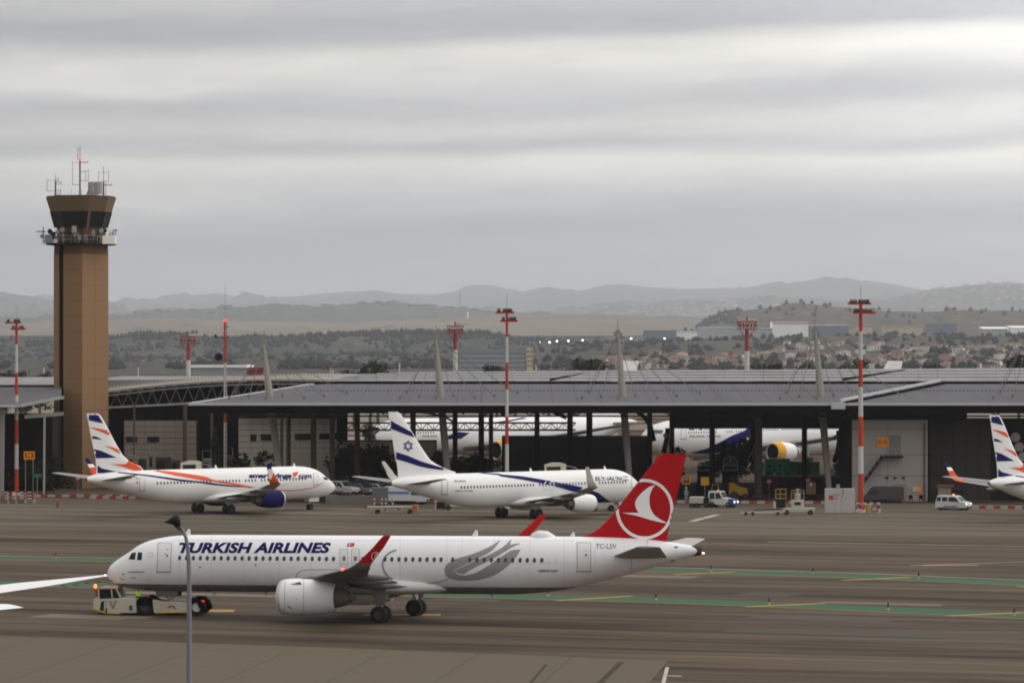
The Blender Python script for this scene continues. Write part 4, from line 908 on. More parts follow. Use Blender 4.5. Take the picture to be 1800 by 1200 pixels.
mast('tallest red and white floodlight mast beside the white cabinet at right', 1513, 900, (832, 784, 732, 680, 632, 582), 534, ((533.5, -23, 18, (-17, -13, -9, -2, 1, 5, 8, 12)), (549.5, -14, 26, (-10, -6, 5, 9, 13, 17))), r0=.35, r1=.2)
for a in (1,):
    pass
mast('red and white floodlight mast standing behind the star tailed airliner', 891, 893, (828, 780, 732, 684, 637, 592), 548, ((549, -20, 13, (-14, -5, -2, 1, 4, 7)), (564, -12, 19, (-6, 5, 8, 11, 14))), r0=.25, r1=.15)
mast('red and white floodlight mast left of the control tower', 29, 870, (824, 780, 738, 694, 655, 605), 566, ((567, -20, 8, (-14, -2, 1, 4)), (578, -10, 16, (-5, 7, 11))), r0=.30, r1=.17)
redb = pm('basket_red', (.26, .045, .028), .6, var=.12)
def basket(label, px, Yd, pb, pm_, pt, plat, wpx=14):
    rt = thing('floodlight_tower', label, 'mast', (gX(px, Yd), Yd, 0), group='floodlight towers with red baskets behind the roofs'); 
    zm, zp, zt = gZ(pm_, Yd), gZ(pt + 13, Yd), gZ(pt, Yd); h = W(wpx, Yd)
    MB().tube([(0, 0, 0), (0, 0, zm)], .42, 12).build('lower_pole', mwhite, rt, smooth=True); MB().tube([(0, 0, zm + .004), (0, 0, zp)], .34, 12).build('upper_pole', redb, rt, smooth=True)
    for z, nm in ((zp, 'basket_floor'), (zt, 'basket_rim')):
        k = MB()
        for (a, c) in (((-h, -h * .7), (h, -h * .7)), ((-h, h * .7), (h, h * .7)), ((-h, -h * .7), (-h, h * .7)), ((h, -h * .7), (h, h * .7))): k.bar((*a, z), (*c, z), .15)
        if nm == 'basket_floor': k.bar((0, -h * .7, z), (0, h * .7, z), .15)
        k.build(nm, redb, rt)
    for i in range(8): x = -h + 2 * h * i / 7; MB().bar((x, -h * .7, zp), (x * .93, -h * .7, zt), .11).build('baluster', redb, rt)
    for i in range(6): MB().bar((-h + 2 * h * i / 6, h * .7, zp), (-h + 2 * h * (i + 1) / 6, h * .7, zt), .09).build('baluster', redb, rt)
    for s_ in (-1, 1): MB().bar((0, 0, zp - 1.8), (s_ * h * .8, 0, zp), .14).build('strut', redb, rt)
    for i in range(5): x = -h * .8 + i * h * .4; MB().box(x - .16, -h * .6, zp + .35, x + .16, -h * .5, zp + .8).build('floodlight', lamp_dk, rt)
    MB().bar((0, 0, zt), (0, 0, zt + .8), .25).build('beacon', redb, rt)
    if plat: MB().box(W(1, Yd), -.6, zt + .1, W(plat, Yd), .6, zt + .55).build('white_platform', mwhite, rt)
basket('red basket floodlight tower between control tower and arched roof', 331, 690, 660, 633, 591, 25)
basket('red basket floodlight tower above the grey office block', 800, 660, 655, 615, 573, 26)
basket('red basket floodlight tower left of the red striped factory', 1313, 640, 650, 617, 565, 18, wpx=17)
lt = thing('lattice_mast', 'thin red and white lattice mast with a red lamp above the arched roof', 'mast', (gX(395.5, 505), 505, 0)); zt = gZ(566, 505)
for (a, c, m) in ((866, 742, mwhite), (742, 706, redp), (705, 637, mwhite), (637, 566, redp)):
    z0_, z1_ = max(0, gZ(a, 505)), gZ(c, 505); k = MB()
    if m is redp and a < 700 or m is mwhite or True:
        for q in range(3): an_ = q * 2.094; k.bar((.22 * math.cos(an_), .22 * math.sin(an_), z0_), (.2 * math.cos(an_), .2 * math.sin(an_), z1_), .09)
        nn = max(1, int((z1_ - z0_) / .7))
        for j in range(nn): k.bar((-.2, -.1, z0_ + (z1_ - z0_) * j / nn), (.2, -.1, z0_ + (z1_ - z0_) * (j + 1) / nn), .06)
        k.tube([(0, 0, z0_), (0, 0, z1_)], .06, 6)
    k.build('mast_section', m, lt)
MB().lathe([(0, .1), (.05, .2), (.35, .2), (.42, .05)], (0, 0, zt), 'Z', 10).build('warning_light', pm('red_lamp', (.8, .1, .08), .4), lt)
MB().tube([(0, 0, zt + .5), (0, 0, zt + 5)], .025, 5).build('whip_aerial', steel, lt)
k = MB(); k.bar((W(-17, 505), 0, gZ(593, 505)), (W(6, 505), 0, gZ(594, 505)), .09); k.bar((W(-16, 505), 0, gZ(593, 505)), (W(-17, 505), 0, gZ(588, 505)), .3); k.bar((W(0, 505), 0, gZ(574, 505)), (W(6, 505), 0, gZ(574, 505)), .1); k.build('side_arm', dsteel, lt)
MB().lathe([(-.1, .05), (0, .55), (.1, .05)], (W(-11, 505), -.3, gZ(627, 505)), 'Y', 12).build('antenna_dish', dsteel, lt)
for i, (x, y0, y1) in enumerate(((343, 0, 0), )): pass
for i, (x, yt) in enumerate(((585, 649), (702, 637), (77, 645), (243, 645), (581, 647), (942, 640))):
    Yd = 900; rt = thing('thin_mast', ['thin pale post at the left end of the dark tree row', 'short red and white post in front of the round trees', 'thin post left of the tower above the roof', 'thin post above the flat roof right of the tower', 'thin pale post at the end of the arched roof', 'thin post right of the office block'][i], 'mast', (gX(x, Yd), Yd, 0))
    MB().tube([(0, 0, 0), (0, 0, gZ(yt, Yd))], .16, 6).build('pole', mwhite, rt); MB().box(-.22, -.2, gZ(yt, Yd), .22, .2, gZ(yt, Yd) + .5).build('lamp_head', redp, rt)

# ------------------------------------------------------------------ trees and bushes near the terminal
leaf = pm('dark_leaves', (.030, .040, .018), .9, var=.5, scale=.8, spec=.1); leaf2 = pm('olive_leaves', (.050, .060, .028), .9, var=.5, scale=.8, spec=.1); bark = pm('bark', (.09, .065, .045), .9)
def tree(name, label, px, Yd, H, cw, m=leaf, trunk=.25, n=420, shape='round', group=None, z0=0., cat='tree'):
    rg = random.Random(int(px * 7 + Yd)); rt = thing(name, label, cat, (gX(px, Yd), Yd, z0), group=group)
    k = MB(); hb = H * trunk; k.tube([(0, 0, 0), (rg.uniform(-.2, .2), 0, hb), (0, 0, H * .8)], [H * .03 + .05, H * .02 + .04, .03], 7)
    for i in range(5): a = rg.uniform(0, 6.28); k.tube([(0, 0, hb * (.8 + .2 * i)), (math.cos(a) * cw * .3, math.sin(a) * cw * .3, min(H * .85, hb * (1 + .2 * i) + H * .15))], [.09, .03], 5)
    k.build('trunk', bark, rt)
    n = int(n * 2.2); k = MB(); ls = max(.14, cw * .065)
    lobes = [(rg.gauss(0, .2) * cw, rg.gauss(0, .2) * cw, hb + (H - hb) * rg.uniform(.2, .85), rg.uniform(.22, .36)) for _ in range(11)]
    top__ = max(l[2] + l[3] * cw * .72 for l in lobes); lobes = [(a, b__, c + (H - top__), d) for a, b__, c, d in lobes] if shape != 'cone' else lobes
    for i in range(n):
        lx, ly, lz, lr = rg.choice(lobes); u = Vector((rg.gauss(0, 1), rg.gauss(0, 1), rg.gauss(0, 1))).normalized() * (lr * cw * rg.random() ** .35)
        if shape == 'cone': tt = rg.random(); a = rg.uniform(0, 6.28); rr = cw * .5 * (1 - tt) ** .8 * rg.random() ** .4; p = Vector((math.cos(a) * rr, math.sin(a) * rr, hb * .3 + (H - hb * .3) * tt))
        else: p = Vector((lx, ly, lz)) + Vector((u.x, u.y, u.z * .75))
        if p.z > H: p.z = H - rg.random() * .5
        if p.z < hb * .5: p.z = hb * .5 + rg.random() * .4
        a, b__, c = [Vector((rg.gauss(0, 1), rg.gauss(0, 1), rg.gauss(0, 1))).normalized() * ls * rg.uniform(.6, 1.4) for _ in range(3)]
        k.add([p + a, p + b__, p - a, p + c], [(0, 1, 2, 3)])
    k.build('crown', m, rt); return rt
for i, (px, H, cw, Yd, pt) in enumerate(((604, 0, 12, 860, 650), (622, 0, 9, 880, 651), (652, 0, 13, 870, 644), (664, 0, 8, 880, 641), (692, 0, 19, 860, 636), (855, 0, 8, 870, 640), (873, 0, 9, 880, 641), (886, 0, 9, 870, 646), (905, 0, 9, 880, 650), (965, 0, 3.5, 900, 640), (988, 0, 3, 900, 646), (1010, 0, 12, 880, 645), (1035, 0, 11, 900, 630), (1052, 0, 12, 900, 629), (1112, 0, 10, 880, 646), (1252, 0, 8, 900, 648), (1340, 0, 10, 880, 636), (1352, 0, 12, 870, 637), (1401, 0, 10, 890, 640), (1428, 0, 10, 900, 641), (1493, 0, 11, 900, 630), (1620, 0, 12, 880, 640), (1645, 0, 10, 880, 641), (1790, 0, 19, 850, 622), (12, 0, 13, 870, 650), (36, 0, 11, 870, 651), (70, 0, 8, 880, 653))):
    top_ = gZ(pt, Yd); cyp = cw < 5
    loc_ = ['left end of the tree row', 'second from the left of the tree row', 'middle of the tree row', 'peak of the tree row', 'large round crown at the right of the tree row', 'in front of the office block left half', 'in front of the office block middle', 'beside the red and white mast', 'in front of the office block right half', 'right of the yellowish tower', 'second right of the yellowish tower', 'low crown left of the white fin tip', 'round crown left of the white fin tip', 'tall crown behind the white fin tip', 'right of the middle leaning pylon', 'low crown left of the basket tower', 'right of the basket floodlight tower', 'second right of the basket tower', 'left of the fourth pylon', 'behind the fourth pylon', 'behind the tallest mast', 'right of the small fin tip', 'second right of the small fin tip', 'at the right picture edge', 'left of the left mast', 'right of the left mast', 'left of the control tower'][i]
    tree('cypress_tree' if cyp else 'broadleaf_tree', ('slender dark cypress ' if cyp else 'dark rounded tree ') + 'at roof line, ' + loc_, px, Yd, top_, cw * .62, leaf if i % 3 else leaf2, n=420 if cw > 6 else 160, shape='cone' if cyp else 'round', group='trees rising behind the canopy roofs')
for i, (px, pt, cw, Yd) in enumerate(((378, 750, 3.2, 512), (420, 795, 4.2, 508), (462, 792, 3.6, 508), (600, 775, 4.6, 508), (618, 790, 4.5, 507), (668, 778, 6.5, 510), (655, 797, 4, 508), (772, 790, 3, 508), (815, 800, 4, 512), (835, 795, 4.5, 512), (95, 815, 4.5, 508), (80, 800, 5.5, 512), (1176, 785, 3.6, 512), (1290, 770, 6, 514), (1478, 800, 2.6, 530), (650, 745, 3, 600))):
    loc_ = ['tall dark cypress shaped tree left of the thin lattice mast', 'dark bush above the middle of the leftmost airliner', 'dark bush below the square windows of the beige hall', 'dark tree between two columns above the airliner nose', 'dark tree above the parked grey car', 'large dark tree left of the star marked tail', 'low dark bush behind the parked cars', 'thin bush right of the star marked tail', 'dark bush right of the second leaning pylon', 'dark bush left of the red and white mast', 'dark bush behind the small green sign', 'dark tree right of the orange C3 sign', 'bush above the red tail fin', 'dark tree in front of the far airliner belly', 'small bush left of the light hall', 'palm like green tree in the gap left of the star tail'][i]
    tree('garden_tree', loc_, px, Yd, gZ(pt, Yd), cw, leaf2 if i == 15 else leaf, trunk=.18, n=500, shape='cone' if i == 0 else 'round')

# rooftop clutter and service gear in the dim yard left of the leaning pylon
cl_p = pm('unit_pale', (.16, .15, .13), .7, var=.15, spec=.1); cl_d = pm('unit_dark', (.045, .042, .038), .8, var=.2, spec=.1); cl_b = pm('unit_brown', (.10, .055, .03), .8, spec=.1)
for i, (a, c, t_, b__, m, lb) in enumerate(((226, 238, 800, 825, cl_p, 'dim pale service unit right above the dorsal stripe of the leftmost airliner'), (243, 256, 806, 825, cl_d, 'dark service unit second from the left in the dim yard'), (262, 271, 796, 825, cl_p, 'tall narrow pale unit in the dim yard left of the stairs'), (274, 300, 803, 825, cl_d, 'wide dark unit beside the passenger stairs'), (302, 316, 808, 825, cl_b, 'small brown unit just left of the passenger stairs'), (356, 371, 806, 825, cl_p, 'pale unit right of the passenger stairs'), (398, 409, 800, 825, cl_b, 'brown unit right of the thin lattice mast'))):
    Yd = 502 + i; rt = thing('service_unit', lb, 'equipment', (gX((a + c) / 2, Yd), Yd, 0)); h = W(c - a, Yd) / 2; z1 = gZ(t_, Yd)
    MB().box(-h, 0, z1 * .55, h, 1.4, z1).build('housing', m, rt, bevel=.05); MB().box(-h * .9, -.03, z1 * .68, h * .2, -.002, z1 * .9).build('grille', dsteel, rt)
    for s_ in (-1, 1): MB().box(s_ * h * .9 - .06, .1, 0, s_ * h * .9 + .06, .2, z1 * .55).build('leg', dsteel, rt)
    k = MB(); k.tube([(-h, -.1, z1), (-h, -.1, z1 + 1.1), (h, -.1, z1 + 1.1), (h, -.1, z1)], .04, 5); k.build('rail', steel, rt)
for i, (px, y, lb) in enumerate(((418, 717, 'first pale strip lamp under the canopy edge'), (520, 719, 'strip lamp under the canopy left of the star tail'), (665, 721, 'strip lamp under the canopy above the star tail fin'), (1080, 718, 'strip lamp under the canopy over the middle pylon'), (1148, 719, 'strip lamp under the canopy above the red fin'), (1322, 719, 'strip lamp under the canopy above the containers'), (1506, 719, 'strip lamp under the canopy beside the tallest mast'), (1694, 719, 'strip lamp under the canopy above the shutter hall'))):
    Yd = 482; rt = thing('strip_lamp', lb, 'lamp', (gX(px, Yd), Yd, gZ(y, Yd)), group='strip lamps under the canopy edge'); MB().box(-.55, -.1, 0, .55, .1, .16).build('housing', pm('strip_lamp_pale', (.4, .38, .36), .5), rt); MB().box(-.05, -.05, .16, .05, .05, gZ(714, Yd) - gZ(y, Yd) + .3).build('hanger', dsteel, rt)
# ------------------------------------------------------------------ aircraft
acw = pm('aircraft_white', (.70, .70, .715), .33, var=.05, scale=.35, dirt=.07, stretch=(.5, 1, 2), coat=.3)
acw2 = pm('aircraft_white_b', (.62, .615, .61), .33, var=.04, scale=.35, dirt=.04, coat=.2)
acg = pm('wing_grey', (.22, .215, .205), .45, var=.06, scale=.5); acg_d = pm('wing_grey_dark', (.12, .115, .11), .5, var=.1, scale=.5)
navy = pm('livery_navy', (.008, .008, .075), .5, var=.05, spec=.15); tkred = pm('livery_red', (.38, .003, .006), .45, var=.08, spec=.3); swor = pm('livery_orange', (.58, .07, .012), .4, var=.05)
tulip = pm('livery_grey', (.24, .23, .225), .4, var=.05); decw = pm('livery_white', (.74, .74, .74), .35, var=.03); linem = pm('panel_line', (.10, .095, .09), .5); lined = pm('door_sill', (.06, .055, .05), .5)
winm = pm('cabin_window', (.05, .05, .055), .25, var=.2, rnd=.4); cowl_b = pm('engine_blue', (.004, .005, .06), .45, var=.05, spec=.2); lipm = pm('inlet_lip', (.55, .55, .56), .25, metal=.8)
tyre = pm('tyre_rubber', (.018, .017, .016), .85, var=.2); hub = pm('wheel_hub', (.05, .05, .05), .6); hubw = pm('wheel_hub_white', (.5, .48, .45), .5); strutm = pm('gear_strut', (.38, .37, .35), .4, var=.1); exh = pm('exhaust_metal', (.16, .14, .12), .4, metal=.6, var=.15)
ylw = pm('cowl_yellow', (.68, .33, .02), .4)
# grey belly of the main aircraft: paint with its own edge along the hull
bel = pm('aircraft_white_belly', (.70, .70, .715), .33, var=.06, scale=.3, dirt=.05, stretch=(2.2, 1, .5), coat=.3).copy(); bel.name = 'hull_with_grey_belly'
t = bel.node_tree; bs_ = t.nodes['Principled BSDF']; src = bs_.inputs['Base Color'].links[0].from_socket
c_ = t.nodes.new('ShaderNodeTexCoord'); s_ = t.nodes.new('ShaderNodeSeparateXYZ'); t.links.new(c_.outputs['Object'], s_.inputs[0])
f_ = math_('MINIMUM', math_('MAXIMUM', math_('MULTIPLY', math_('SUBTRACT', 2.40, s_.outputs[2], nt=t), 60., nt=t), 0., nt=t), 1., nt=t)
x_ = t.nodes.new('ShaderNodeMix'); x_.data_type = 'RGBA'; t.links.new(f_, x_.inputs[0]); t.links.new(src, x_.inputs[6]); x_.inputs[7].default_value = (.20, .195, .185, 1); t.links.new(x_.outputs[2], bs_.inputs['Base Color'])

def pchip(xs, ys, x):
    xs = np.array(xs, float); ys = np.array(ys, float); h = np.diff(xs); d = np.diff(ys) / h; m = np.zeros(len(xs))
    for i in range(1, len(xs) - 1):
        if d[i - 1] * d[i] > 0: w1, w2 = 2 * h[i] + h[i - 1], h[i] + 2 * h[i - 1]; m[i] = (w1 + w2) / (w1 / d[i - 1] + w2 / d[i])
    m[0], m[-1] = d[0], d[-1]
    i = np.clip(np.searchsorted(xs, x) - 1, 0, len(h) - 1); t = (x - xs[i]) / h[i]
    return (2 * t**3 - 3 * t**2 + 1) * ys[i] + (t**3 - 2 * t**2 + t) * h[i] * m[i] + (-2 * t**3 + 3 * t**2) * ys[i + 1] + (t**3 - t**2) * h[i] * m[i + 1]
def airfoil(n=9):
    cs = [(1 - math.cos(math.pi * i / n)) / 2 for i in range(n + 1)]
    th = lambda c: 5 * (.2969 * math.sqrt(c) - .126 * c - .3516 * c * c + .2843 * c**3 - .1036 * c**4)
    return [(c, th(c)) for c in cs]
AFO = airfoil()
def surf(secs):
    """secs: (LE, TE, thickness ratio, up). returns verts, faces of a closed lofted aerofoil"""
    vs, fs = [], []; n = len(AFO); m = 2 * n - 2
    for LE, TE, tau, up in secs:
        LE, TE, up = Vector(LE), Vector(TE), Vector(up).normalized(); ch = TE - LE; c = ch.length
        vs += [LE + ch * a + up * (h * tau * c) for a, h in AFO] + [LE + ch * a - up * (h * tau * c) for a, h in AFO[1:-1][::-1]]
    for i in range(len(secs) - 1):
        for k in range(m): a = i * m + k; b = i * m + (k + 1) % m; fs.append((a, b, b + m, a + m))
    fs.append(tuple(range(m))[::-1]); fs.append(tuple(range((len(secs) - 1) * m, len(secs) * m))); return vs, fs
class AC:
    pass
def ray_px(ac, px, py):
    o = ac.Mi @ Vector((0, 0, CH)); d = (ac.Mi.to_3x3() @ Vector(((px - 900) / F, 1, -(py - HZ) / F))).normalized(); return o, d
def hit(ac, px, py, bvh=None):
    o, d = ray_px(ac, px, py); p, n, i, dist = (bvh or ac.bvh).ray_cast(o, d)
    if p is None: return None, None
    if n.dot(d) > 0: n = -n
    return p, n
def plane_pt(ac, px, py, y=0.):
    o, d = ray_px(ac, px, py); t = (y - o.y) / d.y; p = o + d * t; return -p.x, p.z      # (s, z)
def decal(ac, name, polys, mat, parent=None, off=.02, cell=(10, 3.2), bvh=None, vf=None):
    """paint, lettering or thin trim laid on the hull: outline cut into small facets that follow the surface"""
    bm = bmesh.new()
    if vf:
        V = [bm.verts.new((x, y, 0)) for x, y in vf[0]]
        for f in vf[1]:
            try: bm.faces.new([V[i] for i in f])
            except ValueError: pass
    for poly in (polys or []):
        V = [bm.verts.new((x, y, 0)) for x, y in poly]
        bm.faces.new(V)
    bmesh.ops.triangulate(bm, faces=bm.faces[:])
    for ax in (0, 1):
        vals = [v.co[ax] for v in bm.verts]; lo, hi = min(vals), max(vals); c = cell[ax]; q = math.floor(lo / c) * c + c
        while q < hi:
            no = Vector((1, 0, 0)) if ax == 0 else Vector((0, 1, 0)); bmesh.ops.bisect_plane(bm, geom=bm.verts[:] + bm.edges[:] + bm.faces[:], plane_co=no * q, plane_no=no, dist=1e-5); q += c
    ok = {}
    bm.verts.ensure_lookup_table()
    for v in bm.verts:
        p, n = hit(ac, v.co.x, v.co.y, bvh)
        if p is None: ok[v.index] = None
        else: ok[v.index] = p + n * off
    b = MB(); idx = {}; vs = []
    for v in bm.verts:
        if ok[v.index] is not None: idx[v.index] = len(vs); vs.append(ok[v.index])
    fs = []
    for f in bm.faces:
        if not all(v.index in idx for v in f.verts): continue
        q = [vs[idx[v.index]] for v in f.verts]
        if max((q[i] - q[i - 1]).length for i in range(len(q))) > 2.5: continue
        fs.append(tuple(idx[v.index] for v in f.verts))
    bm.free()
    if not fs: return None
    b.add(vs, fs); me_parent = parent or ac.root; return b.build(name, mat, me_parent, smooth=False)
def stroke(pts, w_):
    P = [Vector((p[0], p[1])) for p in pts]; n = len(P); L_, Rr = [], []
    for i in range(n):
        d = (P[min(i + 1, n - 1)] - P[max(i - 1, 0)]).normalized(); q = Vector((-d.y, d.x)); ww = (w_[i] if isinstance(w_, (list, tuple)) else w_) / 2; L_.append(P[i] + q * ww); Rr.append(P[i] - q * ww)
    return [((L_[i].x, L_[i].y), (L_[i + 1].x, L_[i + 1].y), (Rr[i + 1].x, Rr[i + 1].y), (Rr[i].x, Rr[i].y)) for i in range(n - 1)]
def smooth_pts(pts, k=6):
    out_ = []; n = len(pts)
    for i in range(n - 1):
        p0, p1, p2, p3 = pts[max(i - 1, 0)], pts[i], pts[i + 1], pts[min(i + 2, n - 1)]
        for j in range(k):
            t = j / k; out_.append(tuple(.5 * (2 * p1[a] + (-p0[a] + p2[a]) * t + (2 * p0[a] - 5 * p1[a] + 4 * p2[a] - p3[a]) * t * t + (-p0[a] + 3 * p1[a] - 3 * p2[a] + p3[a]) * t**3) for a in (0, 1)))
    out_.append(pts[-1]); return out_
def ring_poly(cx, cy, rx, ry, tw_, n=48, a0=0, a1=2 * math.pi):
    out_ = []
    for i in range(n):
        a, b_ = a0 + (a1 - a0) * i / n, a0 + (a1 - a0) * (i + 1) / n
        out_.append(((cx + rx * math.cos(a), cy + ry * math.sin(a)), (cx + rx * math.cos(b_), cy + ry * math.sin(b_)), (cx + (rx - tw_) * math.cos(b_), cy + (ry - tw_) * math.sin(b_)), (cx + (rx - tw_) * math.cos(a), cy + (ry - tw_) * math.sin(a))))
    return out_
def letter(ac, name, body, x0, y0, x1, y1, mat, bold=.02, shear=0., off=.02, cell=(6, 2.5), spacing=1., bvh=None):
    vs, fs = text_poly(body, bold, shear, spacing)
    return decal(ac, name, None, mat, vf=([(x0 + x * (x1 - x0), y1 - y * (y1 - y0)) for x, y in vs], fs), off=off, cell=cell, bvh=bvh)
def door(ac, x0, y0, x1, y1, mat, skew=0., w_=.7, sill=True, name='door'):
    q = [(x0 + skew, y0), (x1 + skew, y0), (x1, y1), (x0, y1)]
    o = decal(ac, name, [q], mat, off=.024, cell=(8, 3))
    if o is None: return
    fr = decal(ac, 'door_frame', stroke(q + [q[0]], w_), linem, off=.03, cell=(8, 3), parent=o)
    if sill: decal(ac, 'sill', stroke([(x0 - .8, y1 + .4), (x1 + .8, y1 + .4)], w_ * 1.7), lined, off=.035, parent=o)
    return o
def wheel(parent, x, y, z, r, w_, name='wheel', hubm=None):
    o = MB().lathe([(-w_ / 2, r * .55), (-w_ / 2, r * .86), (-w_ * .36, r), (w_ * .36, r), (w_ / 2, r * .86), (w_ / 2, r * .55)], (0, 0, 0), 'Y', 22).build(name, tyre, parent, smooth=True, loc=(x, y, z))
    k = MB(); k.lathe([(-w_ * .42, .01), (-w_ * .42, r * .2), (-w_ * .30, r * .3), (-w_ * .38, r * .56), (w_ * .38, r * .56), (w_ * .30, r * .3), (w_ * .42, r * .2), (w_ * .42, .01)], (0, 0, 0), 'Y', 18); k.build('rim', hubm or hub, o); return o

def airliner(name, label, nose, heading, P, pitch=0.):
    ac = AC(); d = Vector((math.cos(heading), math.sin(heading), 0)); ac.d = d
    z0 = -math.sin(pitch) * P['mlg'][0]
    root = thing(name, label, 'airplane', (nose[0], nose[1], z0), heading, ry=pitch, group=P.get('group')); ac.root = root
    ac.M = Matrix.Translation((nose[0], nose[1], z0)) @ Matrix.Rotation(heading, 4, 'Z') @ Matrix.Rotation(pitch, 4, 'Y'); ac.Mi = ac.M.inverted()
    st = P['st']; ss = [q[0] for q in st]; L_ = ss[-1]; hull = P['hull']
    n = P.get('rings', 110); U = np.linspace(0, 1, n); S = np.where(U < .3, (U / .3) ** 2 * .16, .16 + (U - .3) / .7 * .84) * L_
    zt = pchip(ss, [q[1] for q in st], S); zb = pchip(ss, [q[2] for q in st], S); hw_ = pchip(ss, [q[3] for q in st], S); K = P.get('seg', 72)
    vs = []; fs = []
    for i in range(n):
        cz_, rz_ = (zt[i] + zb[i]) / 2, (zt[i] - zb[i]) / 2
        for k in range(K): a = 2 * math.pi * k / K; vs.append((-S[i], hw_[i] * math.sin(a), cz_ + rz_ * math.cos(a)))
    for i in range(n - 1):
        for k in range(K): a = i * K + k; b = i * K + (k + 1) % K; fs.append((a, b, b + K, a + K))
    fs.append(tuple(range(K))); fs.append(tuple(range((n - 1) * K, n * K))[::-1])
    MB().add(vs, fs).build('fuselage', hull, root, smooth=True)
    allv, allf = list(vs), list(fs)
    # fin, drawn as stations measured on the photo or given directly
    fin = P['fin']
    if callable(fin): fin = fin(ac)
    secs = [((-a[0], 0, a[1]), (-b_[0], 0, b_[1]), tau, (0, 1, 0)) for a, b_, tau in fin]
    fv, ff = surf(secs); MB().add(fv, ff).build('tail_fin', P['finmat'], root, smooth=True)
    ac.fin_bvh = BVHTree.FromPolygons([Vector(v) for v in fv], ff)
    o_ = len(allv); allv += [tuple(v) for v in fv]; allf += [tuple(i + o_ for i in f) for f in ff]
    ac.bvh = BVHTree.FromPolygons([Vector(v) for v in allv], allf); ac.hull_bvh = BVHTree.FromPolygons([Vector(v) for v in vs], fs)
    # wings with their tips, one on each side
    ac.wl = {}
    for sd in (1, -1):
        sec = []
        for (s, y, z, c, tau) in P['wing']: sec.append(((-s, sd * y, z), (-s - c, sd * y, z + c * .01), tau, (0, 0, 1)))
        wv, wf = surf(sec); wo = MB().add(wv, wf).build('wing', P.get('wingmat', acg), root, smooth=True)
        if P.get('winglet'):
            sec = []; wl = P['winglet']; wm_ = P.get('wlmats')
            for i, (s, y, z, c) in enumerate(wl):
                y2, z2 = (wl[min(i + 1, len(wl) - 1)][1] - wl[max(i - 1, 0)][1]), (wl[min(i + 1, len(wl) - 1)][2] - wl[max(i - 1, 0)][2]); sec.append(((-s, sd * y, z), (-s - c, sd * y, z + c * .01), .09, (0, -sd * z2, y2)))
            v2, f2 = surf(sec); wb = MB().add(v2, f2); mm_ = 2 * (len(AFO) - 1)
            if wm_: wb.m = [wm_[1][min(i // mm_, len(wl) - 2)] if i < mm_ * (len(wl) - 1) else wm_[1][-1] for i in range(len(f2))]
            wb.build('winglet', wm_[0] if wm_ else P['wlmat'], root, smooth=True); ac.wl[sd] = BVHTree.FromPolygons([Vector(v) for v in v2], f2)
        for (s, y, z, ln_) in P.get('fairings', ()):
            MB().lathe([(0, .02), (-ln_ * .15, .16), (-ln_ * .5, .24), (-ln_ * .85, .12), (-ln_, .02)], (-s, sd * y, z), 'X', 10).build('flap_fairing', P.get('wingmat', acg), wo, smooth=True)
        s0, s1, y0, y1, z_a, z_b, c0, c1 = P['stab']; v3, f3 = surf([((-s0, sd * y0, z_a), (-s0 - c0, sd * y0, z_a), .09, (0, 0, 1)), ((-s1, sd * y1, z_b), (-s1 - c1, sd * y1, z_b), .08, (0, 0, 1))])
        MB().add(v3, f3).build('tailplane', P.get('stabmat', acg), root, smooth=True)
        # engine: cowl, intake, core, pylon
        E = P['eng']; ex, ey, ez, er, el_ = E['s'], E['y'] * sd, E['z'], E['r'], E['l']
        cw = MB(); cw.lathe([(-el_ * .02, er * .80), (0, er * .86), (-el_ * .015 * -1, er * .84), (.0, er * .88), (-el_ * .05, er * .95), (-el_ * .2, er), (-el_ * .5, er), (-el_ * .8, er * .9), (-el_, er * .74), (-el_ * .98, er * .70), (-el_ * .7, er * .72), (-el_ * .5, er * .76)], (-ex, ey, ez), 'X', 32)
        co_ = cw.build('engine_cowl', E['mat'], root, smooth=True)
        if 'front' in E: MB().lathe([(0.01, er * .84), (.03, er * .90), (-el_ * .05, er * .965), (-el_ * .2, er * 1.012), (-el_ * .33, er * 1.015)], (-ex, ey, ez), 'X', 32).build('cowl_ring', E['front'], co_, smooth=True)
        MB().lathe([(.02, er * .85), (.035, er * .87), (.0, er * .90), (-el_ * .045, er * .955), (-el_ * .06, er * .962)], (-ex, ey, ez), 'X', 32).build('intake_lip', lipm, co_, smooth=True)
        MB().lathe([(0, er * .855), (-el_ * .22, er * .80), (-el_ * .22, .02)], (-ex, ey, ez), 'X', 32).build('intake', pm('intake_dark', (.03, .03, .032), .5), co_, smooth=True)
        MB().lathe([(-el_ * .22, er * .24), (-el_ * .12, er * .12), (-el_ * .08, .01)], (-ex, ey, ez), 'X', 16).build('spinner', dsteel, co_, smooth=True)
        cr_ = E.get('core', 1.)
        MB().lathe([(-el_ * .9, er * .62), (-el_ * 1.08, er * .50 * cr_), (-el_ * 1.2, er * .40 * cr_), (-el_ * 1.2, er * .34 * cr_), (-el_ * 1.1, er * .34 * cr_)], (-ex, ey, ez), 'X', 24).build('nozzle', exh, co_, smooth=True)
        MB().lathe([(-el_ * .9, er * .73), (-el_ * .88, er * .45), (-el_ * .88, .02)], (-ex, ey, ez), 'X', 24).build('fan_duct', black, co_)
        MB().lathe([(-el_ * 1.1, er * .26), (-el_ * 1.25, er * .2), (-el_ * 1.38, .02)], (-ex, ey, ez), 'X', 12).build('exhaust_cone', exh, co_, smooth=True)
        zw = float(np.interp(abs(ey), [q[1] for q in P['wing']], [q[2] for q in P['wing']])); sw = float(np.interp(abs(ey), [q[1] for q in P['wing']], [q[0] for q in P['wing']]))
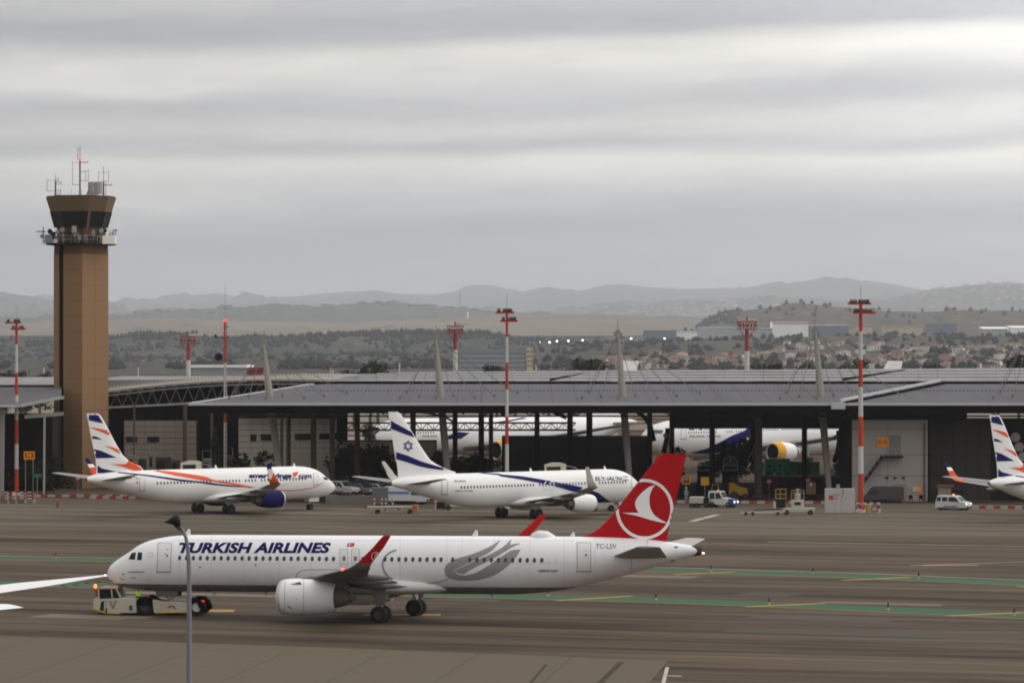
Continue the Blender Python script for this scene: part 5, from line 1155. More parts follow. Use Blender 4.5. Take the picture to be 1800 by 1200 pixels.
        MB().prism([(-ex - el_ * .25, ez + er * .93), (-sw + .1, zw + .12), (-sw - 2.2, zw), (-ex - el_ * 1.25, ez + er * .45), (-ex - el_ * .9, ez + er * .7)], ey - .16, ey + .16).build('pylon', P.get('wingmat', acg), root)
        # main gear
        ms, my, wr = P['mlg']; zt_ = float(np.interp(my, [q[1] for q in P['wing']], [q[2] for q in P['wing']])) - .1
        k = MB(); k.tube([(-ms, sd * my, wr), (-ms, sd * my, zt_)], [.13, .17], 10); k.tube([(-ms, sd * my, wr + .5), (-ms, sd * (my - 1.5), zt_)], .08, 8); k.tube([(-ms, sd * (my - P['wt'] * 1.3), wr), (-ms, sd * (my + P['wt'] * 1.3), wr)], .1, 8); k.tube([(-ms, sd * my, wr + .35), (-ms + .9, sd * my, zt_ - .1)], .05, 6)
        g = k.build('main_gear', strutm, root, smooth=False)
        MB().prism([(-ms + .62, zt_ - .05), (-ms - .55, zt_ - .05), (-ms - .42, wr * 2.1), (-ms + .3, wr * 2.0)], sd * (my + .34) - .02, sd * (my + .34) + .02).build('gear_door', P.get('wingmat', acg), g)
        for dx in P.get('bogie', (0,)):
            for q in (-1, 1): wheel(g, -ms + dx, sd * my + q * P['wt'], wr, wr, P['ww'])
    # belly fairing
    f0, f1, fw_, fz0, fz1 = P['fair']; k = MB(); vs = []; nn = 24
    for i in range(nn + 1):
        u = i / nn; e = max(1e-3, math.sin(math.pi * min(max(u, .0), 1.)) ** .45); cz_ = (fz0 + fz1) / 2
        for q in range(32): a = 2 * math.pi * q / 32; ca, sa = math.cos(a), math.sin(a); vs.append((-(f0 + (f1 - f0) * u), math.copysign(abs(sa) ** .75, sa) * fw_ * e, cz_ + math.copysign(abs(ca) ** .75, ca) * (fz1 - fz0) / 2 * e))
    k.add(vs, [(i * 32 + q, i * 32 + (q + 1) % 32, (i + 1) * 32 + (q + 1) % 32, (i + 1) * 32 + q) for i in range(nn) for q in range(32)]); k.build('belly_fairing', P.get('fairmat', acw2), root, smooth=True)
    # nose gear
    s, wr, dy = P['nlg']; k = MB(); zt_ = P['nz']; k.tube([(-s, 0, wr), (-s + .12, 0, zt_)], [.09, .13], 10); k.tube([(-s, 0, wr + .55), (-s + 1.1, 0, zt_)], .055, 6); k.tube([(-s, -dy * 1.4, wr), (-s, dy * 1.4, wr)], .07, 8)
    g = k.build('nose_gear', strutm, root)
    for q in (-1, 1): wheel(g, -s, q * dy, wr, wr, .24)
    for q in (-1, 1): MB().prism([(-s + 1.2, zt_ + .1), (-s - .6, zt_ + .1), (-s - .5, zt_ - .55), (-s + 1.1, zt_ - .55)], q * .42 - .015, q * .42 + .015).build('gear_door', hull, root)
    for (s, h, c) in P.get('ant', ()):
        z = float(np.interp(s, S, zt)); MB().prism([(-s, z - .05), (-s - c * .6, z + h), (-s - c * .9, z + h), (-s - c, z - .05)], -.025, .025).build('blade_antenna', acw2, root)
    for s in P.get('antb', ()):
        z = float(np.interp(s, S, zb)); MB().prism([(-s, z + .05), (-s - .25, z - .25), (-s - .38, z - .25), (-s - .4, z + .05)], -.025, .025).build('blade_antenna', acw2, root)
    e = st[-1]; r_ = (e[1] - e[2]) / 2; MB().lathe([(0.0, r_ * 1.12), (-.35, r_ * 1.0), (-.36, r_ * .5), (-.1, r_ * .5)], (-L_ + .3, 0, (e[1] + e[2]) / 2), 'X', 16).build('tail_exhaust', pm('dark_metal', (.06, .05, .045), .4, metal=.4), root, smooth=True)
    ac.P = P; ac.S = S; ac.zt = zt; ac.zb = zb; ac.hw = hw_; return ac
def cabin_windows(ac, sd, zwin, s0, s1, pitch_, skip=(), w_=.25, h_=.35, mat=None):
    cx_, n = None, 0; k = MB(); N_ = 12; pts = [(.5 * w_ * abs(math.cos(a)) ** .8 * (1 if math.cos(a) > 0 else -1), .5 * h_ * math.sin(a)) for a in [2 * math.pi * i / N_ for i in range(N_)]]
    k.add([(x, 0, z) for x, z in pts] + [(x * .93, .03, z * .93) for x, z in pts], [tuple(range(N_, 2 * N_))] + [(i, (i + 1) % N_, (i + 1) % N_ + N_, i + N_) for i in range(N_)])
    proto = None; s = s0; i = 0
    while (s <= s1 + .01):
        if i not in skip:
            p, nrm, _, _ = ac.hull_bvh.ray_cast(Vector((-s, sd * 8, zwin)), Vector((0, -sd, 0)))
            if p is not None:
                ang = math.atan2(nrm.z, abs(nrm.y)); rot = (ang if sd > 0 else ang, 0, 0 if sd > 0 else math.pi)
                q = p + nrm * (.002 if nrm.y * sd > 0 else -.002)
                if proto is None: proto = k.build('window', mat or winm, ac.root, loc=q); proto.rotation_euler = rot
                else: share(proto, ac.root, q, rot=rot)
        s += pitch_; i += 1

# ---- the red tailed airliner in front
stA = [(0, 3.10, 2.95, .04), (.12, 3.42, 2.66, .34), (.5, 3.85, 2.40, .75), (1.16, 4.28, 2.12, 1.15), (1.9, 4.72, 1.97, 1.42), (2.5, 5.12, 1.90, 1.58), (3.2, 5.42, 1.86, 1.73), (4.2, 5.66, 1.83, 1.87), (5.4, 5.82, 1.82, 1.95), (7, 5.9, 1.82, 1.975), (30.5, 5.9, 1.82, 1.975), (33.5, 5.9, 2.03, 1.94), (37, 5.88, 2.72, 1.68), (40.5, 5.74, 3.62, 1.22), (42.6, 5.50, 4.24, .78), (43.8, 5.32, 4.56, .46), (44.45, 5.18, 4.74, .28), (44.5, 5.16, 4.76, .24)]
def fin_px(rows, tau=.085):
    def f(ac):
        o = []
        for i, (py, a, b_) in enumerate(rows):
            A_, B_ = plane_pt(ac, a, py), plane_pt(ac, b_, py); o.append((A_, B_, tau if i > 2 else tau * (.4 + .2 * i)))
        lo = o[0]; o.insert(0, ((lo[0][0] - .4, lo[0][1] - .55), (lo[1][0], lo[1][1] - .9), tau * .3)); return o
    return f
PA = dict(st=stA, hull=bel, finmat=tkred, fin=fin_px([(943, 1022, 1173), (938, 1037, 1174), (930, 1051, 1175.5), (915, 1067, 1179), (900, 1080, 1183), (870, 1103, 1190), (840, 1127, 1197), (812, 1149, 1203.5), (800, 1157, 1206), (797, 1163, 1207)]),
          wing=[(14.9, 1.2, 2.5, 8.2, .13), (15.9, 2.4, 2.75, 7.0, .12), (18.4, 6.4, 3.25, 4.4, .115), (21.2, 11.5, 3.8, 2.95, .11), (24.0, 16.2, 4.32, 1.9, .10), (24.5, 16.75, 4.42, 1.65, .09), (25.0, 17.1, 4.62, 1.3, .09), (25.5, 17.3, 4.9, 1.02, .09)], winglet=[(25.5, 17.3, 4.9, 1.02), (25.95, 17.42, 5.3, .92), (26.65, 17.6, 5.9, .78), (27.35, 17.78, 6.6, .6), (27.5, 17.8, 6.72, .5)],
          wlmat=tkred, fairings=((20.2, 4.2, 2.55, 4.2), (21.3, 8., 3.1, 3.4), (23.4, 12.2, 3.6, 2.8)), stab=(37.9, 41.6, .3, 6.22, 4.42, 5.5, 4.3, 1.6), stabmat=pm('tailplane_grey', (.34, .335, .325), .5, var=.08, scale=.5), wingmat=acg_d,
          eng=dict(s=15.7, y=5.75, z=1.86, r=1.29, l=4.15, mat=acw, core=1.), mlg=(22.35, 3.8, .6), wt=.46, ww=.42, fair=(14.3, 27.4, 2.25, 1.72, 3.05), fairmat=acw2, nlg=(5.07, .38, .25), nz=2.0,
          ant=((6.0, .45, .5), (27.8, .42, .5), (35., .3, .4)), antb=(8., 12., 29.))
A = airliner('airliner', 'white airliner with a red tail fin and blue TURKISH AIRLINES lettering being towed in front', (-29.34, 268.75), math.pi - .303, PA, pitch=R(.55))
cabin_windows(A, 1, 4.33, plane_pt(A, 315.5, 977, 1.95)[0], plane_pt(A, 588, 977, 1.95)[0], .5333)
for px in (637.5, 676.5, 688.5, 701, 713, 725.5, 738, 750.5, 763, 775, 795.5, 825.5, 838, 851, 863.5, 876, 888.5, 901, 914, 926.5, 939, 952): s = plane_pt(A, px, 977, 1.95)[0]; cabin_windows(A, 1, 4.33, s, s, 1)
for px in (964, 977): s = plane_pt(A, px, 977, 1.95)[0]; cabin_windows(A, 1, 4.33, s, s, 1, mat=acw2)
door(A, 276, 954, 299.5, 1004, acw2, skew=2.5, name='passenger_door'); door(A, 1014.5, 953.5, 1038.5, 1003, acw2, name='passenger_door')
for x in (604.5, 624.5):
    o = door(A, x - 6.5, 964.5, x + 7, 995, acw2, sill=False, name='exit_door', w_=.55)
    s = plane_pt(A, x, 977, 1.95)[0]; cabin_windows(A, 1, 4.36, s, s, 1)
    decal(A, 'door_marking', [[(x - 2, 980.5), (x + 2.4, 980.5), (x + 2.4, 982), (x - 2, 982)], [(x - 3, 989), (x + 3.4, 989), (x + 3.4, 990), (x - 3, 990)]], pm('faded_red_mark', (.5, .28, .28), .5), off=.04)
for x, y in ((295, 966), (1030.5, 967.3), (291, 973)): decal(A, 'door_marking', [[(x - 1, y - .8), (x + 1, y - .8), (x + 1, y + .8), (x - 1, y + .8)]], tkred if y < 970 else lined, off=.04)
decal(A, 'door_window', [[(1029, 973), (1032, 973), (1032, 977), (1029, 977)]], winm, off=.04); decal(A, 'door_window', [[(293, 974), (295.5, 974), (295.5, 978), (293, 978)]], winm, off=.04)
letter(A, 'airline_lettering', 'TURKISH AIRLINES', 315, 953, 582, 971.8, navy, bold=.045, shear=.30, spacing=1.03)
letter(A, 'registration', 'TC-LSV', 1047.5, 955.3, 1084, 963.5, pm('mark_dark', (.04, .04, .07), .5), bold=.0, shear=.1)
letter(A, 'type_lettering', 'AIRBUS A321', 945.5, 1000.5, 981, 1004.4, pm('mark_dark', (.04, .04, .07), .5), bold=.03, shear=.3)
letter(A, 'web_lettering', 'flyturkish.com', 226, 1002.2, 254, 1006, pm('mark_dark', (.04, .04, .07), .5), bold=.01, shear=.2) if False else letter(A, 'web_lettering', 'turkishairlines.com', 226, 1002.4, 254, 1006, pm('mark_dark', (.04, .04, .07), .5), bold=.01, shear=.2)
fl = decal(A, 'flag', [[(611.5, 954), (623.5, 954), (622, 960.2), (610, 960.2)]], tkred, off=.022); decal(A, 'crescent', ring_poly(615.2, 957.1, 1.8, 1.9, .9, 14, .6, 5.6) + [[(618.3, 956.2), (619.6, 957.1), (618.3, 958)]], decw, parent=fl, off=.032, cell=(3, 3))
def band(up, lo, k=5):
    """area between two open lines, as a strip of quads"""
    U, L_ = smooth_pts(up, k), smooth_pts(lo, k)
    def rs(P, n):
        d = [0.]
        for a, b_ in zip(P, P[1:]): d.append(d[-1] + math.hypot(b_[0] - a[0], b_[1] - a[1]))
        t = np.linspace(0, d[-1], n); return list(zip(np.interp(t, d, [p[0] for p in P]), np.interp(t, d, [p[1] for p in P])))
    n = max(len(U), len(L_)); U, L_ = rs(U, n), rs(L_, n)
    return [(U[i], U[i + 1], L_[i + 1], L_[i]) for i in range(n - 1)]
for up, lo in (([(781.5, 1000), (785, 992), (800, 982.5), (825, 975), (845, 967.5), (864, 958.5), (880.5, 948)], [(797, 1004), (797, 1002.5), (800, 1000.8), (818, 991.5), (842, 980), (865, 967), (880.5, 948)]),
               ([(797, 1004), (812, 996), (835, 985), (857, 975.8), (877, 965.5), (888.5, 957), (898.5, 947)], [(816, 1009), (820, 1005), (836, 996), (862, 983.5), (884, 971), (896, 959), (898.5, 947)]),
               ([(889, 964), (897, 957.5), (906, 955), (915.5, 954.8)], [(886, 970), (894, 965), (904, 959.5), (915.5, 954.8)]),
               ([(816, 1011), (836, 1006), (860, 992.5), (885, 975.5), (900, 966.5), (915, 965.5)], [(816, 1020), (840, 1018.5), (866, 1011.5), (888, 998), (906, 980), (915, 966)]),
               ([(781.5, 1000), (786, 1000), (792, 1002), (797, 1004), (804, 1008), (810, 1010), (817, 1011.2)], [(781.5, 1003), (784, 1011), (790, 1015), (796, 1017.5), (803, 1019), (810, 1019.8), (817, 1020)])):
    decal(A, 'tulip_petal', band(up, lo), tulip, off=.016, cell=(6, 2.5))
decal(A, 'swoosh', stroke(smooth_pts([(697, 966), (684, 971.5), (675.5, 981), (672.5, 991), (674.5, 1001), (680, 1010), (690, 1018)]), 3.2), tulip, off=.017)
decal(A, 'swoosh', stroke(smooth_pts([(706, 1024), (730, 1026), (757, 1024.5), (775, 1021), (790, 1015.5)]), 1.6), tulip, off=.017)
for q in ([(226.2, 982.5), (231.5, 971.5), (239.3, 970), (237.3, 983.2)], [(240.9, 983.8), (242.7, 970), (250.2, 970.6), (249.2, 983.6)]): decal(A, 'cockpit_window', [q], glassd, off=.02, cell=(2, 2))
False and decal(A, 'cockpit_window', [[(217.5, 981), (225, 971.5), (230.3, 971.2), (225.2, 982.2)]], glassd, off=.02, cell=(2, 2))
decal(A, 'star_badge', ring_poly(265, 974.5, 5.2, 5.2, .8, 5, .3, 6.6), pm('badge_grey', (.3, .3, .32), .5), off=.02)
for x, y in ((351.5, 996), (449.5, 992.8), (216.5, 1008.5)): decal(A, 'sensor_port', [[(x - 1.3, y - 1.6), (x + 1.5, y - 1), (x + 1, y + 1.5), (x - .8, y + 1.2)]], lined, off=.03)
for x in (1138,): decal(A, 'panel_seam', stroke([(x, 949), (x - 1, 966)], .5), linem, off=.015)

seamm = pm('seam_grey', (.40, .40, .40), .5)
for (x, y, w2, h2) in ((330, 1012, 9, 5), (412, 1018, 12, 4), (470, 1008, 6, 5), (838, 1028, 10, 4), (905, 1010, 7, 6), (968, 1020, 9, 4), (1062, 1000, 8, 5), (1128, 985, 7, 5), (256, 1018, 8, 5)): decal(A, 'access_hatch', stroke([(x, y), (x + w2, y), (x + w2, y + h2), (x, y + h2), (x, y)], .32), seamm, off=.013)
for x in (316, 372, 430, 492, 548, 704, 786, 812, 870, 932, 992, 1046): decal(A, 'panel_seam', stroke([(x, 942.5), (x - .5, 1036)], .35), seamm, off=.012)
for y in (949.5, 990): decal(A, 'panel_seam', stroke([(300, y), (1010, y)], .28), seamm, off=.012, cell=(14, 3))
decal(A, 'panel_seam', stroke([(1110, 975), (1110, 1010)], .5), linem, off=.015); decal(A, 'static_port', [[(1185, 960), (1191.5, 960), (1191.5, 962.3), (1185, 962.3)]], lined, off=.02); decal(A, 'static_port', [[(1179, 985), (1185, 983.4), (1185.5, 985), (1180, 986.4)]], black, off=.02)
decal(A, 'fairing_outline', stroke(smooth_pts([(520, 1015), (524, 1006), (535, 1001.5), (560, 1000.5), (600, 1001), (640, 1001)]), .8), linem, off=.02)
MB().lathe([(.62, .385), (.3, .335), (-.02, .275), (-.04, .2), (.1, .18)], (-44.5, 0, 4.955), 'X', 20).build('exhaust_fairing', pm('dark_metal', (.06, .05, .045), .4, metal=.4), A.root, smooth=True)
# fin emblem
decal(A, 'emblem_ring', ring_poly(1133.2, 894.3, 50.6, 53, 5.2, 64), decw, bvh=A.fin_bvh, off=.02, cell=(2.5, 2.5))
bird = smooth_pts([(1152.4, 852), (1140, 856), (1128, 866), (1119.5, 876), (1116.6, 884), (1118, 892), (1121.5, 898), (1124, 900.6)], 4) + [(1094, 901)] + smooth_pts([(1094, 901), (1120, 906), (1140, 912), (1160, 917), (1174, 919.3)], 3)[1:] + smooth_pts([(1174, 919), (1160, 912), (1150, 904), (1144, 894), (1141.6, 882), (1142.4, 870), (1147, 858), (1152.4, 852)], 4)[1:-1]
decal(A, 'emblem_bird', [bird], decw, bvh=A.fin_bvh, off=.02, cell=(3, 3))
decal(A, 'emblem_ring', ring_poly(661, 977.5, 8.2, 8.2, .9, 28), decw, bvh=A.wl[1], off=.02, cell=(3, 3)); decal(A, 'emblem_bird', [[(665, 970.5), (660, 974), (658, 979), (660, 981), (654, 981.5), (669, 984), (664, 979), (663, 974)]], decw, bvh=A.wl[1], off=.02, cell=(3, 3))
k = MB(); sA = plane_pt(A, 929, 938)[0]; sB = plane_pt(A, 980, 938)[0]; k.lathe([(0, .02), (-(sB - sA) * .15, .42), (-(sB - sA) * .35, .6), (-(sB - sA) * .65, .55), (-(sB - sA) * .9, .25), (-(sB - sA), .02)], (-sA, 0, 5.72), 'X', 20); k.build('antenna_dome', acw2, A.root, smooth=True)
em_r = pm('nav_light_red', (.9, .1, .08), .3, emit=((1, .08, .06), 4)); em_w = pm('nav_light_white', (1, .9, .7), .3, emit=((1, .85, .5), 1.5))
q = (-24.3, 16.75, 4.42); MB().lathe([(-.12, .03), (0, .1), (.1, .03)], (q[0] + .1, q[1], q[2]), 'X', 8).build('navigation_light', em_r, A.root)
MB().lathe([(-.12, .03), (0, .08), (.1, .03)], (-44.62, .05, 4.8), 'X', 8).build('tail_light', em_w, A.root)
o = MB(); o.prism([(-16.7, 2.80), (-17.4, 2.98), (-17.55, 2.74)], 6.62, 6.66); o.build('nacelle_strake', acg_d, A.root)
rst = pm('rust_stain', (.16, .05, .04), .7)
cow_bvh = BVHTree.FromObject(next(o for o in A.root.children if o.name.startswith('engine_cowl')), bpy.context.evaluated_depsgraph_get())
for q in ([(505, 1063.5), (508, 1064), (509.5, 1067), (506, 1066)], [(509, 1066), (514, 1067.5), (513, 1069), (509.5, 1068)], [(520, 1051.5), (523, 1053), (522, 1054)]): decal(A, 'stain', [q], rst, off=.02, bvh=cow_bvh, cell=(3, 3))
for x in (501, 534): decal(A, 'cowl_seam', stroke([(x, 1018), (x - 1, 1078)], .5), linem, off=.015, bvh=cow_bvh, cell=(3, 2))
# grey root part below the red winglet: part of the wing paint
# ---- two blue or orange liveried twins, shared shape
def st737(x): 
    b_ = [(0, 2.72, 2.60, .04), (.12, 2.95, 2.38, .28), (.5, 3.28, 2.08, .62), (1., 3.58, 1.85, .93), (1.7, 3.98, 1.64, 1.24), (2.3, 4.38, 1.54, 1.42), (3.0, 4.78, 1.46, 1.57), (4.0, 5.12, 1.40, 1.72), (5.4, 5.34, 1.37, 1.84), (7, 5.4, 1.37, 1.88)]
    return b_ + [(s + x, a, c, d) for s, a, c, d in ((24.5, 5.4, 1.37, 1.88), (27.5, 5.4, 1.55, 1.86), (31, 5.4, 2.2, 1.7), (34.5, 5.33, 3.05, 1.25), (37., 5.15, 3.75, .78), (38.7, 4.85, 4.15, .42), (39.1, 4.7, 4.3, .26))]
def P737(x, wx, fin, hull, finm, wlm, engm, mm):
    return dict(st=st737(x), hull=hull, finmat=finm, fin=fin, rings=90, seg=56, wing=[(12.4 + wx, 1.2, 1.75, 8.2, .13), (13.6 + wx, 2.2, 1.95, 6.9, .12), (16.1 + wx, 5.6, 2.45, 4.4, .11), (19.2 + wx, 10.8, 3.2, 2.8, .11), (22.6 + wx, 15.6, 4.0, 1.7, .10)],
      winglet=[(22.6 + wx, 15.6, 4.0, 1.7), (23.2 + wx, 16.05, 4.12, 1.6), (23.7 + wx, 16.3, 4.4, 1.45), (24.2 + wx, 16.45, 4.85, 1.2), (24.5 + wx, 16.55, 5.3, 1.0), (24.85 + wx, 16.66, 5.7, .85), (25.3 + wx, 16.8, 6.25, .62), (25.45 + wx, 16.83, 6.4, .42)], wlmat=wlm, wingmat=acg,
      fairings=((18.4 + wx, 4.6, 1.9, 3.4), (19.6 + wx, 8.4, 2.55, 3.0), (21.2 + wx, 12.4, 3.2, 2.4)), stab=(33.6 + x, 37.2 + x, .3, 7.1, 4.35, 5.1, 3.6, 1.5), stabmat=acg,
      eng=dict(s=13.15 + wx * .55, y=4.83, z=1.68, r=1.06, l=3.6, mat=engm), mlg=(19.7 + wx, 2.86, .57), wt=.43, ww=.40, fair=(12.4 + wx, 23.4 + wx, 2.0, 1.22, 2.7), fairmat=hull, nlg=(4.1, .35, .2), nz=1.55, ant=((6.4, .4, .45), (19, .4, .45)), antb=(9.,), group=None)
finB = [(822.5, 250, 169.5), (819, 247, 169), (815, 237, 168.5), (809, 226, 168), (800, 216, 166.5), (780, 204, 162.5), (760, 193.5, 158.5), (740, 183, 155), (729, 176, 152.6), (726.5, 172, 152.2)]
B = airliner('airliner', 'white airliner with orange and blue zigzag tail, leftmost, lettered smartwings.com', (-22.06, 459.2), .786, P737(0, 0, fin_px(finB), acw2, acw2, swor, cowl_b, 0) | dict(wlmats=([swor, decw, navy], [0, 0, 0, 0, 1, 2, 2, 2])))
def Z6(pts): return [(x / 5.453 + 60, y / 5.453 + 700) for x, y in pts]
def Z7(pts): return [(x / 6 + 340, y / 6 + 780) for x, y in pts]
for nm, pts, m in (('tail_stripe', [(498, 138), (602, 138), (662, 238), (580, 222), (508, 205)], navy), ('tail_stripe', [(512, 268), (620, 288), (725, 310), (772, 378), (720, 352), (620, 312)], swor), ('tail_stripe', [(524, 350), (600, 368), (658, 396), (600, 390), (532, 380)], navy),
                   ('tail_stripe', [(662, 450), (740, 464), (848, 500), (896, 568), (820, 530), (740, 482)], swor), ('tail_stripe', [(556, 480), (640, 500), (790, 566), (700, 570), (595, 572), (575, 582)], navy), ('tail_stripe', [(578, 592), (592, 632), (650, 670), (795, 702), (720, 714), (592, 716)], navy)):
    decal(B, nm, [Z6(pts)], m, off=.025, cell=(3, 3), bvh=B.fin_bvh)
decal(B, 'tail_stripe', band(Z6([(735, 627), (850, 630), (885, 622), (896, 604), (900, 585)]), Z6([(735, 628), (850, 655), (940, 686), (1000, 689), (1000, 640)])), swor, off=.025, cell=(3, 2.5))
decal(B, 'orange_stripe', band(Z6([(900, 585), (950, 622), (1080, 664), (1160, 684), (1260, 695), (1400, 712), (1636, 748)]) + Z7([(200, 374), (400, 407), (560, 437), (660, 459)]), Z6([(915, 640), (950, 687), (1060, 690), (1150, 695), (1300, 728), (1500, 764), (1636, 788)]) + Z7([(200, 396), (400, 430), (540, 456), (600, 462), (660, 459)])), swor, off=.026, cell=(4, 2.2))
decal(B, 'blue_stripe', band(Z6([(800, 702), (870, 710), (1100, 733), (1400, 773)]) + Z7([(0, 385), (200, 410), (400, 436), (560, 452)]), Z6([(800, 712), (870, 722), (1100, 747), (1400, 792)]) + Z7([(0, 402), (200, 430), (400, 450), (560, 456)])), navy, off=.022, cell=(4, 2.2))
decal(B, 'orange_stripe', stroke(smooth_pts(Z7([(745, 460), (820, 474), (900, 484), (1000, 490), (1100, 486), (1200, 470), (1290, 448), (1345, 420), (1385, 398)])), [1.6] * 30 + [1.2] * 13 + [.6] * 6), swor, off=.022, cell=(4, 3))
decal(B, 'blue_stripe', stroke(smooth_pts(Z7([(780, 458), (870, 448), (950, 432), (1045, 405)])), .45), navy, off=.022, cell=(4, 3))
letter(B, 'airline_lettering', 'smartwings', 437.5, 831.8, 512.5, 842.2, navy, bold=.05, off=.022); letter(B, 'airline_lettering', 'com', 524.5, 834, 547.5, 840.2, navy, bold=.035, off=.022)
decal(B, 'bird_mark', [[(515, 830), (524, 828.6), (520, 831.5), (523.5, 831), (519.5, 834), (522.5, 834), (515.5, 840.5), (517, 836), (514.5, 836.5), (516.5, 833.5), (514.3, 833.5)]], swor, off=.022)
def side_windows(ac, sd, a, b_, skips, pitch_=.508): 
    p, _ = hit(ac, *a); q, _ = hit(ac, *b_); s0, s1 = sorted((-p.x, -q.x)); cabin_windows(ac, sd, (p.z + q.z) / 2, s0, s1, pitch_, skip=skips, w_=.24, h_=.34)
side_windows(B, -1, (274.5, 846.5), (537, 843.2), (15, 20, 28, 29))
for q in ([(567.5, 838.2), (573.5, 838.6), (577, 843.5), (570.5, 843)],): decal(B, 'cockpit_window', [q], glassd, off=.02, cell=(2, 2))
door(B, 551, 832, 558.5, 851, acw2, w_=.5, name='passenger_door'); door(B, 245, 840, 254.5, 861.5, acw2, w_=.5, name='passenger_door'); decal(B, 'flag', [Z6([(968, 800), (990, 798), (1000, 815), (985, 812)])], tkred, off=.025); letter(B, 'registration', 'OK-TSS', 224.5, 838, 243.5, 842.6, linem, bold=0, off=.022)
for q in (Z6([(480, 610), (495, 605), (540, 660), (510, 655)]),): pass
def wl_decal(ac, sd, polys, m, nm='winglet_stripe'):
    for p in polys: decal(ac, nm, [p], m, off=.02, cell=(2, 2), bvh=ac.wl[sd])
wl_decal(B, -1, [Z7([(785, 262), (830, 262), (845, 290), (800, 300), (830, 340), (805, 350), (820, 372), (795, 365)])], decw)

def ZE(pts): return [(x / 5.453 + 620, y / 5.453 + 700) for x, y in pts]
def ZF(pts): return [(x / 5.453 + 880, y / 5.453 + 700) for x, y in pts]
finC = [(829, 800, 699.5), (826, 790, 699), (822, 780, 698.5), (816, 768, 697.5), (808, 756, 695.5), (790, 743.5, 692.5), (770, 731, 689.5), (745, 716, 685.7), (728, 704.5, 683), (723.5, 699, 682.3)]
C = airliner('airliner', 'white airliner with blue stripes and a blue star on its tail, parked in the middle', (15.82, 447.15), .785, P737(2.6, 1.55, fin_px(finC), acw2, acw2, pm('winglet_grey', (.42, .41, .37), .4), acw2, 0))
decal(C, 'tail_stripe', [ZE([(336, 190), (400, 233), (460, 265), (562, 320), (592, 374), (500, 342), (352, 286)])], navy, off=.025, cell=(3, 3), bvh=C.fin_bvh)
decal(C, 'tail_stripe', [ZE([(390, 505), (520, 545), (650, 600), (740, 628), (860, 662), (950, 688), (830, 683), (720, 668), (640, 650), (520, 612), (400, 576)])], navy, off=.025, cell=(3, 3))
def tri_ring(cx, cy, r, up, w_): a = [(cx + r * math.sin(q) * (1), cy - up * r * math.cos(q)) for q in (0, 2.094, 4.189, 0)]; return stroke(a, w_)
def star(cx, cy, r, w_):
    out_ = []
    for up in (1, -1):
        v = [(cx + r * math.sin(q) * .92, cy - up * r * math.cos(q)) for q in (0, 2.094, 4.189)]; 
        for i in range(3): out_ += stroke([v[i], v[(i + 1) % 3]], w_)
    return out_
for i, pl in enumerate(star(717.2, 783.4, 9.4, 1.5)): decal(C, 'star_bar', [pl], navy, off=.024 + i * .003, cell=(4, 4), bvh=C.fin_bvh)
decal(C, 'blue_stripe', band(ZE([(1130, 708), (1250, 712), (1400, 721)]) + ZF([(0, 727), (200, 745), (400, 777), (560, 806), (700, 832), (790, 852)]), ZE([(1130, 710), (1250, 720), (1400, 736)]) + ZF([(0, 747), (200, 778), (400, 817), (560, 852), (690, 890), (760, 880)])), navy, off=.022, cell=(4, 2.2))
decal(C, 'blue_stripe', [ZF([(735, 902), (850, 872), (935, 902), (1052, 990), (1046, 1016), (925, 1018), (905, 965), (840, 920)])], navy, off=.022, cell=(4, 2.2))
decal(C, 'grey_edge', stroke(ZF([(500, 842), (600, 868), (690, 892), (780, 905)]), .8), pm('stripe_grey', (.4, .4, .42), .4), off=.021)
letter(C, 'airline_lettering', 'ELלעALלא', 1046.5, 836.8, 1093.8, 844.2, pm('mark_black', (.02, .02, .04), .4), bold=.025, off=.022)
decal(C, 'flag', [ZF([(1172, 746), (1222, 746), (1220, 752), (1172, 752)]), ZF([(1172, 778), (1225, 778), (1225, 785), (1172, 785)]), ZF([(1192, 762), (1204, 762), (1204, 769), (1192, 769)])], navy, off=.022)
letter(C, 'registration', '4X-EHA', 798, 843.4, 818.5, 847.2, pm('mark_dark', (.04, .04, .07), .5), bold=.01, off=.022); letter(C, 'type_lettering', 'BOEING 737-900ER', 800, 861, 831.5, 863.6, pm('mark_dark', (.04, .04, .07), .5), bold=.02, off=.022)
letter(C, 'number_lettering', '60', 954, 845, 975, 862.5, pm('mark_pale', (.52, .52, .54), .4), bold=-.01, off=.03)
side_windows(C, -1, (807, 853), (1100, 849.6), (10, 12, 30))
door(C, 776.5, 843.5, 786, 868, acw2, w_=.6, name='passenger_door'); door(C, 1110, 837, 1118, 857, acw2, w_=.5, name='passenger_door'); decal(C, 'panel_seam', stroke(smooth_pts(ZE([(740, 855), (765, 860), (775, 872)])), .5), linem, off=.02)
decal(C, 'cockpit_window', [[(1126.5, 842), (1132, 842.4), (1136, 847), (1130, 846.6)]], glassd, off=.02, cell=(2, 2))
wl_decal(C, -1, [ZF([(845, 688), (885, 700), (890, 712), (852, 700)])], navy); wl_decal(C, 1, [ZE([(283, 660), (318, 668), (325, 678), (290, 670)]), ZE([(272, 632), (298, 640), (302, 646), (275, 640)])], navy)
# third of the kind, at the right edge: tail and wing tips show
D3 = copy_thing(B.root, (81.5, 445.2, 0), label='white airliner with orange and blue zigzag tail, cut off by the right picture edge')
